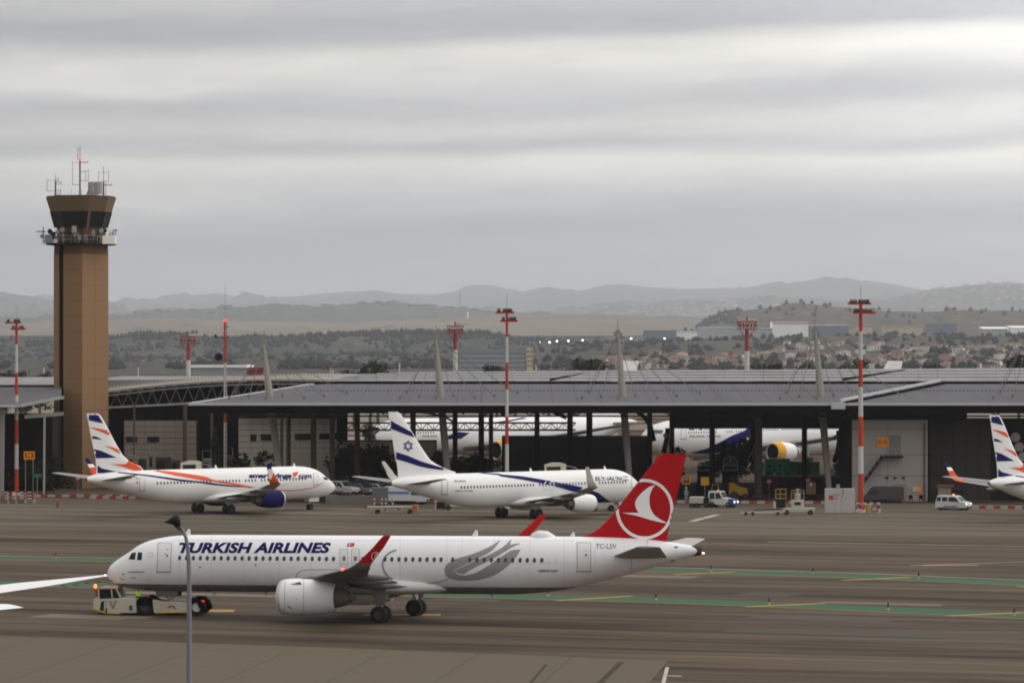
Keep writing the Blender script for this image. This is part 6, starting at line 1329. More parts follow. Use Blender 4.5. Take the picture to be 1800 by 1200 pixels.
# ---- wide bodied airliners
def PW(hull, finm, engf, zoff=0., stabz=8., wz=8.4, y1=30.):
    return dict(st=[(0, 5.3, 5.1, .05), (.3, 5.9, 4.5, .7), (1.2, 6.8, 3.8, 1.5), (2.6, 7.7, 3.2, 2.2), (4.5, 8.3, 2.8, 2.75), (7.5, 8.7, 2.6, 3.05), (10, 8.75, 2.55, 3.1), (42, 8.75, 2.55, 3.1), (48, 8.7, 3.2, 2.9), (54, 8.6, 4.9, 2.2), (59, 8.3, 6.4, 1.2), (62, 7.9, 7.2, .4), (62.3, 7.8, 7.3, .25)], hull=hull, finmat=finm, rings=70, seg=44,
        fin=[((49.5, 8.0), (59.5, 8.0), .03), ((51, 9.0), (59.8, 9.0), .08), ((53.2, 11), (60.4, 11), .09), ((58.4, 17.6), (62.6, 17.6), .085), ((59., 18.4), (62.8, 18.4), .08)],
        wing=[(19, 2., 3.8, 13, .12), (22, 4.5, 4.2, 10.5, .12), (26.5, 11, 5.1, 7, .11), (35.0, 26, wz - .5, 2.6, .1), (38.2, y1, wz, .5, .09)], wingmat=acg, stab=(54, 58.6, .5, 11.8, stabz - .6, stabz, 5.6, 2.0),
        eng=dict(s=20.6, y=9.7, z=3.4, r=1.7, l=4.6, mat=acw, **({'front': engf} if engf else {})), mlg=(33, 5.3, .68), wt=.65, ww=.5, bogie=(-.8, .8), fair=(19, 38, 3.4, 2.1, 4.6), fairmat=hull, nlg=(6, .5, .35), nz=2.9, group=None)
hd = math.atan2(-.665, -.747)
V2 = airliner('widebody_airliner', 'large white airliner with a yellow ringed engine seen through the openings at right', (20.9, 600), hd, PW(acw2, acw2, ylw))
V1 = airliner('widebody_airliner', 'large white airliner with a blue stripe partly hidden behind the black columns', (-24.5, 612), hd, PW(acw2, acw2, ylw))
def Z3(pts): return [(x / 5.453 + 1140, y / 5.453 + 700) for x, y in pts]
letter(V2, 'airline_lettering', 'EL AL אל על', 1211, 742, 1262, 755.5, pm('mark_black', (.02, .02, .04), .4), bold=.03, off=.03)
letter(V2, 'motto_lettering', 'ISRAEL AIRLINES - THE NATIONAL', 1212, 764.5, 1267, 768.2, pm('mark_dark', (.04, .04, .07), .5), bold=.01, off=.03)
decal(V2, 'blue_stripe', [Z3([(400, 522), (560, 478), (700, 410), (800, 355), (900, 318), (1010, 250), (1100, 250), (980, 350), (860, 440), (740, 500), (600, 530)])], navy, off=.03, cell=(4, 3), bvh=V2.hull_bvh)
side_windows(V2, 1, (1211, 759.5), (1262, 759.5), (), .56); side_windows(V2, 1, (1278, 758.5), (1305, 758), (3,), .56); side_windows(V2, 1, (1342, 755.5), (1500, 752), (7,), .56)
door(V2, 1197, 756, 1206, 771, acw2, w_=.6, name='passenger_door'); decal(V2, 'cockpit_window', [[(1143, 757), (1152, 755), (1166, 756), (1164, 761.5), (1146, 762)]], pm('tinted_glass', (.05, .09, .09), .2), off=.04, cell=(3, 3))
decal(V1, 'blue_stripe', [ZF([(-60, 228), (100, 205), (320, 160), (320, 180), (140, 210), (-20, 245)])], navy, off=.03, cell=(4, 3), bvh=V1.hull_bvh)
decal(V1, 'blue_stripe', [ZE([(905, 360), (1000, 318), (1120, 330), (1040, 385), (905, 392)])], navy, off=.03, cell=(4, 3), bvh=V1.hull_bvh)
side_windows(V1, 1, (735, 760.3), (763, 759.3), (), .56); letter(V1, 'motto_lettering', 'ISRAEL AIRLINES - THE NATIONAL', 742, 764.5, 768, 767.8, pm('mark_dark', (.04, .04, .07), .5), bold=.01, off=.03)
# parked aircraft at the left: only its right wing tip and tailplane tip reach into the picture
V0 = airliner('widebody_airliner', 'white airliner whose wing tip with a lit lamp enters at the left picture edge', (-66.6, 198.9), math.atan2(.8, -.6), PW(acw, acw, None, stabz=7.75, wz=7.5, y1=28.95) | dict(wingmat=pm('wing_white', (.62, .62, .63), .35, var=.04, scale=.5), stabmat=pm('wing_white', (.62, .62, .63), .35)))
MB().lathe([(-.15, .02), (0, .06), (.15, .02)], (-38.35, -28.97, 7.5), 'X', 10).build('navigation_light', em_w, V0.root)
k = MB()
for i in range(7): s = 36.6 + i * .3; y = -26.2 - i * .55; k.bar((-s - 2.2 + i * .1, y, 7.1 + i * .06), (-s - 2.6 + i * .1, y - .02, 7.08 + i * .06), .03)
k.build('static_wick', dsteel, V0.root)
# ------------------------------------------------------------------ people
skin_m = pm('skin', (.42, .25, .17), .6); hair_m = pm('hair_dark', (.03, .02, .015), .8); hiv = pm('hi_vis_yellow', (.45, .75, .05), .6, var=.1, emit=((.4, .8, .05), .12)); cloth_b = pm('work_blue', (.14, .28, .33), .8); cloth_d = pm('work_dark', (.04, .045, .06), .8); refl = pm('reflective_tape', (.7, .7, .7), .3)
def skinned(name, V, E_, Rr, mat, parent, loc=(0, 0, 0), sub=2):
    me = bpy.data.meshes.new(name); me.from_pydata(V, E_, []); o = bpy.data.objects.new(name, me); COL.objects.link(o)
    m = o.modifiers.new('s', 'SKIN'); 
    for i, r in enumerate(Rr): me.skin_vertices[0].data[i].radius = (r, r * .85)
    me.skin_vertices[0].data[0].use_root = True
    s = o.modifiers.new('d', 'SUBSURF'); s.levels = sub; s.render_levels = sub
    dg = bpy.context.evaluated_depsgraph_get(); m2 = bpy.data.meshes.new_from_object(o.evaluated_get(dg)); o.modifiers.clear(); o.data = m2; m2.materials.clear(); m2.materials.append(mat)
    for p in m2.polygons: p.use_smooth = True
    o.parent = parent; o.location = loc
    return o
def person(label, loc, rz, pose, top, trousers, cap=None):
    rt = thing('person', label, 'person', loc, rz)
    if pose == 'stand':
        J = [(0, 0, .95), (0, 0, 1.15), (0, .0, 1.38), (0, 0, 1.5), (0, .02, 1.62), (0, .02, 1.74), (.19, 0, 1.40), (.25, .03, 1.12), (.24, .12, .90), (-.19, 0, 1.40), (-.27, .02, 1.14), (-.25, .1, .92), (.10, 0, .9), (.12, .03, .5), (.12, -.02, .09), (.12, .13, .04), (-.10, 0, .9), (-.12, -.02, .5), (-.13, -.04, .09), (-.13, .1, .04)]
    else:
        J = [(0, 0, .0), (0, 0, .2), (0, .02, .42), (0, .03, .53), (0, .05, .64), (0, .05, .76), (.19, .02, .44), (.24, .08, .2), (.18, .33, .16), (-.19, .02, .44), (-.24, .08, .2), (-.18, .33, .16), (.1, .05, .0), (.13, .45, .02), (.13, .48, -.38), (.13, .6, -.42), (-.1, .05, .0), (-.13, .45, .02), (-.13, .48, -.38), (-.13, .6, -.42)]
    E_ = [(0, 1), (1, 2), (2, 3), (3, 4), (4, 5), (2, 6), (6, 7), (7, 8), (2, 9), (9, 10), (10, 11), (0, 12), (12, 13), (13, 14), (14, 15), (0, 16), (16, 17), (17, 18), (18, 19)]
    Rr = [.15, .14, .16, .06, .09, .085, .07, .05, .04, .07, .05, .04, .10, .07, .05, .045, .10, .07, .05, .045]
    skinned('body', J, E_, Rr, skin_m, rt)
    skinned('jacket', [J[i] for i in (0, 1, 2, 6, 7, 9, 10)] + [tuple(Vector(J[7]).lerp(Vector(J[8]), .8)), tuple(Vector(J[10]).lerp(Vector(J[11]), .8))], [(0, 1), (1, 2), (2, 3), (3, 4), (2, 5), (5, 6), (4, 7), (6, 8)], [.165, .16, .18, .09, .066, .09, .066, .055, .055], top, rt)
    skinned('trousers', [J[i] for i in (0, 12, 13, 14, 16, 17, 18)], [(0, 1), (1, 2), (2, 3), (0, 4), (4, 5), (5, 6)], [.16, .115, .085, .07, .115, .085, .07], trousers, rt)
    h = Vector(J[5]); MB().lathe([(-.06, .105), (.02, .118), (.09, .08), (.115, .02)], (h.x, h.y - .012, h.z), 'Z', 14).build('cap' if cap else 'hair', cap or hair_m, rt, smooth=True)
    MB().lathe([(.0, .02), (.05, .004)], (h.x, h.y + .085, h.z - .05), 'Y', 6).build('nose', skin_m, rt)
    for s_ in (-1, 1): MB().box(h.x + s_ * .035 - .012, h.y + .083, h.z - .01, h.x + s_ * .035 + .012, h.y + .095, h.z + .008).build('eye', black, rt)
    # hands: palm with five bent fingers
    for hi, sgn in ((8, 1), (11, -1)):
        w_ = Vector(J[hi]); e = Vector(J[hi - 1]); d = (w_ - e).normalized(); sd = Vector((sgn, 0, 0)); V = [tuple(w_), tuple(w_ + d * .07)]; EE = [(0, 1)]; RR = [.032, .036]
        for f in range(4):
            o_ = sd * (f - 1.5) * .02; L_ = (.065, .078, .074, .058)[f]; b0 = len(V); V += [tuple(w_ + d * .085 + o_), tuple(w_ + d * (.085 + L_ * .6) + o_ + Vector((0, .012, -.004))), tuple(w_ + d * (.085 + L_) + o_ + Vector((0, .03, -.01)))]; EE += [(1, b0), (b0, b0 + 1), (b0 + 1, b0 + 2)]; RR += [.0095, .009, .008]
        b0 = len(V); V += [tuple(w_ + d * .03 - sd * .03), tuple(w_ + d * .07 - sd * .05 + Vector((0, .02, 0)))]; EE += [(0, b0), (b0, b0 + 1)]; RR += [.012, .009]
        skinned('hand', V, EE, RR, skin_m, rt, sub=1)
    return rt

# ------------------------------------------------------------------ towbarless tug under the nose
tugw = pm('tug_cream', (.42, .385, .32), .5, var=.12, scale=1.2, dirt=.25); yl = pm('safety_yellow', (.52, .30, .03), .5, var=.15); red_l = pm('tail_lamp', (.6, .02, .02), .3, emit=((1, .05, .03), .5)); amb = pm('beacon_amber', (1, .35, .05), .3, emit=((1, .28, .06), 1.8))
ng = A.M @ Vector((-5.07, 0, 0)); TR = Vector((ng.x, ng.y, 0)); th_ = math.pi - .13
tug = thing('aircraft_tug', 'low cream aircraft tug holding the nose wheel of the red tailed airliner', 'tug', TR, th_)
def tX(px): return (301.5 - px) / 24.2
def tZ(py): return max(0.02, (1091.5 - py) / 24.6)
HWd = 1.3
def tprism(name, pts, y0, y1, m, par=tug, bev=.03): return MB().prism([(tX(x), tZ(y)) for x, y in pts], y0, y1).build(name, m, par, bevel=bev)
body = tprism('hull', [(166, 1074), (168, 1063), (176, 1059.5), (178, 1064), (216, 1062), (243, 1062.5), (243, 1088), (190, 1089), (167, 1082)], -HWd, HWd, tugw)
tprism('front_bumper', [(165.5, 1082), (188, 1090), (215, 1090.5), (215, 1087.5), (190, 1086.5), (167, 1078.5)], -HWd - .02, HWd + .02, yl)
for sd in (1, -1):
    tprism('side_arm', [(272, 1064.5), (292, 1067.5), (336, 1067.5), (336, 1086), (278, 1088), (274, 1086)], sd * (HWd - .5), sd * HWd, tugw)
    tprism('skirt', [(276, 1085.8), (334, 1084), (334, 1086.8), (276, 1088.5)], sd * (HWd - .45), sd * (HWd + .02), yl)
    tprism('mudguard', [(242, 1068), (248, 1061), (258, 1058.5), (267, 1061), (273, 1068), (275, 1074), (240, 1074)], sd * (HWd - .55), sd * (HWd - .02), black)
    tprism('mudguard', [(336, 1064), (340, 1060), (354, 1061), (362, 1068), (366, 1080), (366, 1083), (358, 1084), (350, 1068), (336, 1070)], sd * (HWd - .55), sd * (HWd - .02), black)
    wheel(tug, tX(258), sd * (HWd - .30), .62, .62, .45); wheel(tug, tX(350), sd * (HWd - .30), .60, .60, .40, hubm=hubw)
tprism('hull_rear', [(240, 1063), (277, 1065), (277, 1086), (240, 1087)], -HWd + .6, HWd - .6, dsteel); tprism('cradle', [(294, 1070), (320, 1070), (322, 1084), (292, 1084)], -HWd + .5, HWd - .5, dsteel)
cabn = tprism('cab_frame', [(174, 1045), (178, 1043), (203, 1042.5), (208, 1044), (208, 1045.8), (174, 1046.5)], -.6, HWd - .05, pm('cab_roof', (.42, .26, .20), .5)); 
tprism('cab_glass', [(177, 1063.5), (176.5, 1046.8), (206, 1045.9), (213, 1061)], -.55, HWd - .12, glassd, par=cabn)
for a, c in (((176, 1063), (175.5, 1046)), ((200, 1062), (198.5, 1046)), ((215, 1061.5), (207, 1045))):
    for y in (HWd - .1, -.55): MB().bar((tX(a[0]), y, tZ(a[1])), (tX(c[0]), y, tZ(c[1])), .09).build('cab_pillar', tugw, cabn)
tprism('engine_grille', [(178, 1083), (181, 1068), (186, 1067), (185.5, 1085.5)], HWd + .005, HWd + .03, dsteel); tprism('beacon_post', [(168, 1063), (167.5, 1045), (171, 1045), (174, 1063)], HWd - .4, HWd - .2, pm('post_amber', (.22, .09, .03), .6))
MB().lathe([(0, .1), (.1, .13), (.26, .1), (.3, .01)], (tX(168.5), HWd - .3, tZ(1045)), 'Z', 10).build('beacon', amb, tug)
for x, y in ((361.5, 1066), (264, 1058.5)): MB().box(tX(x) - .09, HWd - .2, tZ(y) - .07, tX(x) + .09, HWd + .02, tZ(y) + .07).build('tail_lamp', red_l if x > 300 else pm('lamp_off', (.25, .03, .03), .4), tug)
MB().lathe([(0, .08), (.16, .07), (.18, .01)], (tX(211), HWd - .3, tZ(1045.5)), 'Z', 8).build('mirror', pm('lamp_off', (.25, .03, .03), .4), tug)
flat_text('number_lettering', '8', black, tug, (tX(233.5), HWd + .015, tZ(1079)), .26, .36, facing=(-1, 0), bold=.03); fade = pm('faded_lettering', (.20, .19, .17), .6)
flat_text('faded_lettering', 'V', fade, tug, (tX(201.5), HWd + .015, tZ(1074.5)), .62, .62, facing=(-1, 0), bold=.05); flat_text('faded_lettering', 'yellow', fade, tug, (tX(220), HWd + .015, tZ(1066.5)), .5, .22, facing=(-1, 0), bold=.02) if False else None
k = MB()
for i, (x, y) in enumerate(((300, 1078), (303, 1075.5), (307, 1074.8), (310, 1076.5), (312, 1079))): k.box(tX(x) - .07, HWd + .004, tZ(y) - .05, tX(x) + .07, HWd + .02, tZ(y) + .05)
k.build('arc_emblem', tkred, tug); tprism('front_panel_joint', [(189, 1065), (189.6, 1065), (189.6, 1087), (189, 1087)], HWd + .003, HWd + .012, dsteel, bev=0)
tprism('step', [(189, 1080), (191, 1080), (191, 1089), (189, 1089)], HWd, HWd + .12, black)
pp = A.M @ Vector((0, 0, 0)); v = Vector((tX(239.5) + .1, -.1, 1.15)); Mt = Matrix.Translation(TR) @ Matrix.Rotation(th_, 4, 'Z')
person('person in a yellow hi vis jacket sitting on the aircraft tug', Mt @ v, th_ + R(90), 'sit', hiv, cloth_d, None)
tprism('seat', [(235, 1070), (244, 1070), (244, 1066), (235, 1066)], -.6, .05, cloth_d, bev=0)
person('person in pale blue overalls standing below the yellow framed sign', (gX(1206, 483), 483, 0), R(200), 'stand', cloth_b, cloth_b, hiv)

# ------------------------------------------------------------------ cars, vans and ground equipment
carw = pm('car_white', (.50, .50, .50), .3, var=.04, coat=.5); carglass = pm('car_glass', (.012, .014, .016), .1, var=.1); trimb = pm('car_trim', (.02, .02, .02), .5); headl = pm('head_lamp_lit', (1, 1, 1), .2, emit=((1, .96, .85), 1.8)); headoff = pm('head_lamp', (.4, .4, .4), .1); plate = pm('number_plate', (.55, .45, .05), .5)
PROF = {'small_van': dict(L=4.1, H=1.82, W=1.82, body=[(-2.05, .3), (-2.05, .95), (-1.95, 1.15), (-1.85, 1.7), (-1.7, 1.80), (.35, 1.80), (.75, 1.68), (1.35, 1.12), (1.95, .96), (2.07, .75), (2.08, .3)], wins=[[(-1.85, 1.12), (-1.78, 1.6), (-1.3, 1.62), (-1.3, 1.1)], [(-1.15, 1.1), (-1.15, 1.62), (-.45, 1.62), (-.45, 1.08)], [(-.3, 1.08), (-.3, 1.62), (.38, 1.62), (.75, 1.5), (1.05, 1.08)]], ws=[(.78, 1.64), (1.36, 1.12)], wx=(-1.35, 1.35), wr=.32),
        'van': dict(L=6.2, H=2.6, W=2.0, body=[(-3.1, .45), (-3.1, 2.35), (-2.95, 2.5), (1.2, 2.52), (1.7, 2.35), (2.35, 1.35), (3.0, 1.15), (3.12, .85), (3.1, .4)], wins=[[(.9, 1.35), (.9, 2.05), (1.65, 2.05), (2.1, 1.35)]], ws=[(1.68, 2.3), (2.37, 1.38)], wx=(-2.0, 2.0), wr=.36),
        'suv': dict(L=4.7, H=1.8, W=1.9, body=[(-2.35, .35), (-2.35, 1.0), (-2.25, 1.15), (-2.0, 1.72), (-1.8, 1.78), (.3, 1.78), (1.0, 1.12), (2.15, 1.0), (2.35, .8), (2.35, .35)], wins=[[(-2.05, 1.15), (-1.9, 1.62), (-1.2, 1.66), (-1.2, 1.15)], [(-1.08, 1.15), (-1.08, 1.66), (-.25, 1.66), (-.25, 1.13)], [(-.13, 1.13), (-.13, 1.66), (.28, 1.66), (.82, 1.12)]], ws=[(.34, 1.7), (.98, 1.15)], wx=(-1.45, 1.42), wr=.37),
        'sedan': dict(L=4.5, H=1.45, W=1.8, body=[(-2.25, .3), (-2.25, .9), (-1.6, .98), (-1.0, 1.4), (.15, 1.42), (1.0, .95), (2.1, .82), (2.25, .6), (2.25, .3)], wins=[[(-1.5, .98), (-.95, 1.32), (-.5, 1.34), (-.5, .96)], [(-.4, .96), (-.4, 1.34), (.15, 1.33), (.8, .95)]], ws=[(.2, 1.38), (.98, .98)], wx=(-1.4, 1.38), wr=.32)}
def car(name, label, loc, rz, kind, paint, lit=False, beacon=False, cat='car', group=None, front=None, scale=1.):
    D_ = PROF[kind]; rt = thing(name, label, cat, loc, rz, group=group); rt.scale = (scale,) * 3; w2 = D_['W'] / 2
    b = MB(); P = D_['body']; n = len(P); mx = max(z for _, z in P); belt = .55 * mx
    vs = []
    for y_ in (-1, -.92, .92, 1):
        for x, z in P:
            tuck = .93 if z > belt * 1.25 else 1.0; vs.append((x if abs(y_) > .95 or True else x, y_ * w2 * tuck, z - (.04 if abs(y_) == 1 and z > belt else 0)))
    fs = [tuple(range(n)), tuple(range(3 * n, 4 * n))[::-1]] + [(j * n + i, j * n + (i + 1) % n, (j + 1) * n + (i + 1) % n, (j + 1) * n + i) for j in range(3) for i in range(n)]
    b.add(vs, fs).build('car_body', paint, rt, bevel=.05)
    for sd in (-1, 1):
        for q in D_['wins']:
            yy = lambda z: sd * (w2 * (1.0 - .075 * min(1, max(0, (z - belt * 1.1) / (mx - belt * 1.1)))) + .012); nq = len(q)
            MB().add([(x, yy(z), z) for x, z in q] + [(x, yy(z) - sd * .03, z) for x, z in q], [tuple(range(nq)), tuple(range(nq, 2 * nq))[::-1]] + [(i, (i + 1) % nq, (i + 1) % nq + nq, i + nq) for i in range(nq)]).build('side_window', carglass, rt)
        for x in D_['wx']: wheel(rt, x, sd * (w2 - .13), D_['wr'], D_['wr'], .2)
        MB().box(D_['L'] / 2 - .12, sd * w2 * .8 - .18, mx * .36, D_['L'] / 2 + .02, sd * w2 * .8 + .12, mx * .36 + .2).build('headlight', headl if lit else headoff, rt)
        MB().box(-D_['L'] / 2 - .01, sd * w2 * .86 - .1, mx * .4, -D_['L'] / 2 + .06, sd * w2 * .86 + .1, mx * .4 + .35).build('tail_light', pm('lamp_off', (.25, .03, .03), .4), rt)
        MB().box(D_['wins'][-1][-1][0] - .25, sd * (w2 + .0), belt * 1.05, D_['wins'][-1][-1][0] - .1, sd * (w2 + .16), belt * 1.05 + .16).build('mirror', trimb, rt)
        MB().box(D_['wx'][0] + D_['wr'] + .08, sd * (w2 + .004), .42, D_['wx'][1] - D_['wr'] - .08, sd * (w2 + .02), .52).build('side_trim', trimb, rt)
    (xa, za), (xb, zb_) = D_['ws']; MB().add([(xa + .03, -w2 * .76, za + .02), (xa + .03, w2 * .76, za + .02), (xb + .03, w2 * .82, zb_ + .02), (xb + .03, -w2 * .82, zb_ + .02), (xa, -w2 * .76, za - .03), (xa, w2 * .76, za - .03), (xb, w2 * .82, zb_ - .03), (xb, -w2 * .82, zb_ - .03)], [(0, 1, 2, 3), (4, 7, 6, 5), (0, 4, 5, 1), (2, 6, 7, 3)]).build('windscreen', carglass, rt)
    MB().box(D_['L'] / 2 - .1, -w2 * .9, .3, D_['L'] / 2 + .06, w2 * .9, mx * .3).build('bumper', front or trimb, rt)
    MB().box(D_['L'] / 2 + .062, -.26, .42, D_['L'] / 2 + .075, .26, .54).build('number_plate', plate, rt)
    MB().box(-D_['L'] / 2 + .25, -w2 * .86, .16, D_['L'] / 2 - .25, w2 * .86, .36).build('underbody', trimb, rt)
    if beacon: MB().lathe([(0, .1), (.12, .13), (.2, .05)], (.0, 0, mx), 'Z', 10).build('beacon', amb, rt)
    return rt
Yc = gY(896.); car('white_car', 'small white van with lit headlights and an orange roof beacon driving at right', (gX(1676, Yc), Yc, 0), R(-30), 'small_van', carw, lit=True, beacon=True)
Yc = gY(886, 0); wvn = car('white_van', 'white panel van with blue lettering behind the far wing tip of the star tailed airliner', (gX(715, Yc), Yc, 0), R(-14), 'van', carw, cat='van', scale=.92)
MB().box(-2.7, -1.06, 1.55, .6, -1.02, 1.8).build('side_lettering', pm('sky_lettering', (.05, .16, .45), .5), wvn)
dg_ = pm('car_dark_grey', (.12, .12, .125), .3, coat=.5); sg_ = pm('car_silver', (.38, .38, .38), .3, metal=.3, coat=.5); bk_ = pm('car_black', (.018, .02, .024), .25, coat=.6)
zc = .0
for i, (px, py, k_, m, rz, lb) in enumerate(((602, 874, 'suv', sg_, -38, 'dark silver off road car parked nearest the orange and white airliner nose'), (637, 875, 'sedan', dg_, -42, 'dark grey saloon car between the silver off road car and the black car'), (668, 875, 'sedan', sg_, -42, 'grey saloon car right of the dark grey saloon'), (693, 874, 'sedan', bk_, -42, 'black saloon car partly behind the star tailed airliner'), (652, 868, 'suv', bk_, -42, 'black car roof in the rear row of parked cars'))):
    Yc = 478 + (6 if i == 4 else 0) + i * .4; car('parked_car', lb, (gX(px, Yc), Yc, 1.05), R(rz), k_, m, group='dark cars parked behind the two airliners')
lp = thing('parking_deck', 'low raised grey concrete parking strip under the dark cars', 'platform', (gX(648, 475), 475, 0)); MB().box(-5.5, -1, 0, 5.5, 18, 1.05).build('slab', pm('deck_concrete', (.14, .13, .12), .85), lp)
Yc = 478; car('dark_van', 'dark grey van parked beside the stair of the light hall', (gX(1552, Yc), Yc, 0), R(180), 'van', pm('van_dark', (.045, .043, .042), .4), cat='van', scale=.85)
flat_text('side_lettering', 'brand', pm('sky_lettering', (.05, .16, .45), .5), None, (0, 0, 0), 1, 1) if False else None

# small white tractor with a luggage trailer
Yc = gY(891.5); tcx = thing('baggage_tractor', 'small white airport tractor with blue nose and lit headlights', 'tractor', (gX(1270, Yc), Yc, 0), R(-28))
MB().prism([(-1.7, .35), (-1.7, 1.0), (-1.6, 2.05), (.0, 2.05), (.35, 1.25), (1.1, 1.15), (1.1, .35)], -.75, .75).build('body', carw, tcx, bevel=.04); MB().prism([(1.1, .35), (1.1, 1.15), (1.75, 1.05), (1.85, .8), (1.85, .35)], -.75, .75).build('nose', pm('tractor_blue', (.03, .07, .22), .4), tcx, bevel=.04)
for sd in (-1, 1):
    MB().prism([(-1.45, 1.1), (-1.38, 1.85), (-.75, 1.85), (-.75, 1.1)], sd * .753, sd * .77).build('side_window', carglass, tcx); MB().prism([(-.6, 1.1), (-.6, 1.85), (-.1, 1.85), (.25, 1.15)], sd * .753, sd * .77).build('side_window', carglass, tcx)
    for x in (-1.15, 1.1): wheel(tcx, x, sd * .68, .36, .36, .2)
    MB().box(1.83, sd * .5 - .14, .62, 1.9, sd * .5 + .14, .85).build('headlight', headl, tcx)
MB().add([(.03, -.65, 1.98), (.03, .65, 1.98), (.37, .68, 1.28), (.37, -.68, 1.28)], [(0, 1, 2, 3)]).build('windscreen', carglass, tcx)
MB().lathe([(0, .1), (.14, .1), (.18, .02)], (-.6, 0, 2.05), 'Z', 8).build('beacon', pm('lamp_pink', (.6, .2, .18), .4, emit=((1, .2, .15), .8)), tcx)
k = MB(); k.tube([(-1.3, -.5, 2.05), (-1.1, -.5, 2.9), (-.4, -.5, 2.9), (-.2, -.5, 2.05)], .035, 5); k.build('roof_frame', steel, tcx)
Yc = gY(891.5); tcl = thing('baggage_trailer', 'squat white wheeled tank trailer behind the small tractor', 'trailer', (gX(1230, Yc), Yc, 0), R(-10))
MB().box(-1.25, -.7, .5, .5, .7, 1.35).build('tank', pm('trailer_cream', (.38, .36, .33), .5), tcl, bevel=.08); MB().box(.55, -.6, .45, 1.15, .6, 1.2).build('pump_box', dsteel, tcl); MB().box(-1.3, -.5, .3, 1.6, .5, .45).build('chassis', dsteel, tcl)
for x in (-.95, -.3, .85):
    for sd in (-1, 1): wheel(tcl, x, sd * .62, .3, .3, .18)
MB().bar((1.5, 0, .4), (2.3, 0, .42), .08).build('drawbar', dsteel, tcl)
# yellow loader in the dark behind
Yc = 490; fk = thing('forklift', 'yellow loader vehicle in the shade behind the white tractor', 'loader', (gX(1297, Yc), Yc, 0), R(0)); fy = pm('loader_yellow', (.32, .19, .02), .5)
MB().prism([(-1.2, .5), (-1.2, 2.2), (-.6, 2.3), (.2, 1.7), (1.2, 1.5), (1.3, .6)], -.7, .7).build('body', fy, fk, bevel=.05); wheel(fk, -.5, -.75, .55, .55, .35); wheel(fk, .9, -.75, .4, .4, .3); wheel(fk, -.5, .75, .55, .55, .35); wheel(fk, .9, .75, .4, .4, .3)
MB().box(-1.0, -.5, 2.25, -.2, .5, 3.0).build('cab', glassd, fk)
# arched jet bridge frames in the dark, pale outlines
for i, (px, Yd) in enumerate(((1240, 500), (1284, 500))):
    rt = thing('arched_gate', ['left white outlined arched gate frame in the shade', 'right white outlined arched gate frame in the shade'][i], 'gate', (gX(px, Yd), Yd, 0)); z0, z1, z2 = gZ(826, Yd), gZ(818, Yd), gZ(802, Yd); h = W(13, Yd); k = MB()
    P = [(-h, 0, z0), (-h, 0, z1)] + [(-h * math.cos(a), 0, z1 + (z2 - z1) * math.sin(a)) for a in [math.pi * j / 8 for j in range(1, 8)]] + [(h, 0, z1), (h, 0, z0)]; k.tube(P, .06, 5); k.bar((-h, 0, z1), (h, 0, z1), .09); k.bar((-h, 0, z0), (h, 0, z0), .09); k.bar((0, 0, z1), (0, 0, z2), .06); k.bar((-h * .6, 0, z1), (h * .1, 0, z2 - .1), .05); k.bar((h * .6, 0, z1), (-h * .1, 0, z2 - .1), .05); k.build('frame', lsteel, rt)
    for s_ in (-1, 1): MB().bar((s_ * h, .1, 0), (s_ * h, .1, z0), .12).build('leg', dsteel, rt)
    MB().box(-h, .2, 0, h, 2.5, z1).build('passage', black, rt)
# curved bellows with round lamps
for i, (cxp, Yd, pts) in enumerate(((1318, 503, ((1326, 752), (1324, 770), (1318, 790), (1308, 812))), (1478, 505, ((1476, 756), (1478, 775), (1474, 795), (1466, 812))), (1166, 503, ((1176, 752), (1176, 765), (1172, 780), (1166, 795))))):
    rt = thing('curved_strut', ['dark curved rib with a round pale disc left of the green containers', 'dark curved rib with pale discs beside the fourth leaning pylon', 'dark curved rib with a round pale disc above the red tail fin'][i], 'strut', (gX(cxp, Yd), Yd, 0)); k = MB()
    P = [at(x, y, Yd) - Vector((gX(cxp, Yd), Yd, 0)) for x, y in pts]; k.tube(P, [.5, .55, .5, .3], 8); k.build('rib', cdark, rt, smooth=True); k = MB(); k.tube([p + Vector((.35, -.5, 0)) for p in P], .05, 5); k.build('edge_pipe', steel, rt)
    x, y = ((1316.5, 766), (1469, 768), (1169.5, 765))[i]; p = at(x, y, Yd - .8) - Vector((gX(cxp, Yd), Yd, 0)); MB().lathe([(-.05, .01), (-.05, .32), (.02, .32)], p, 'Y', 14).build('disc', lsteel, rt)
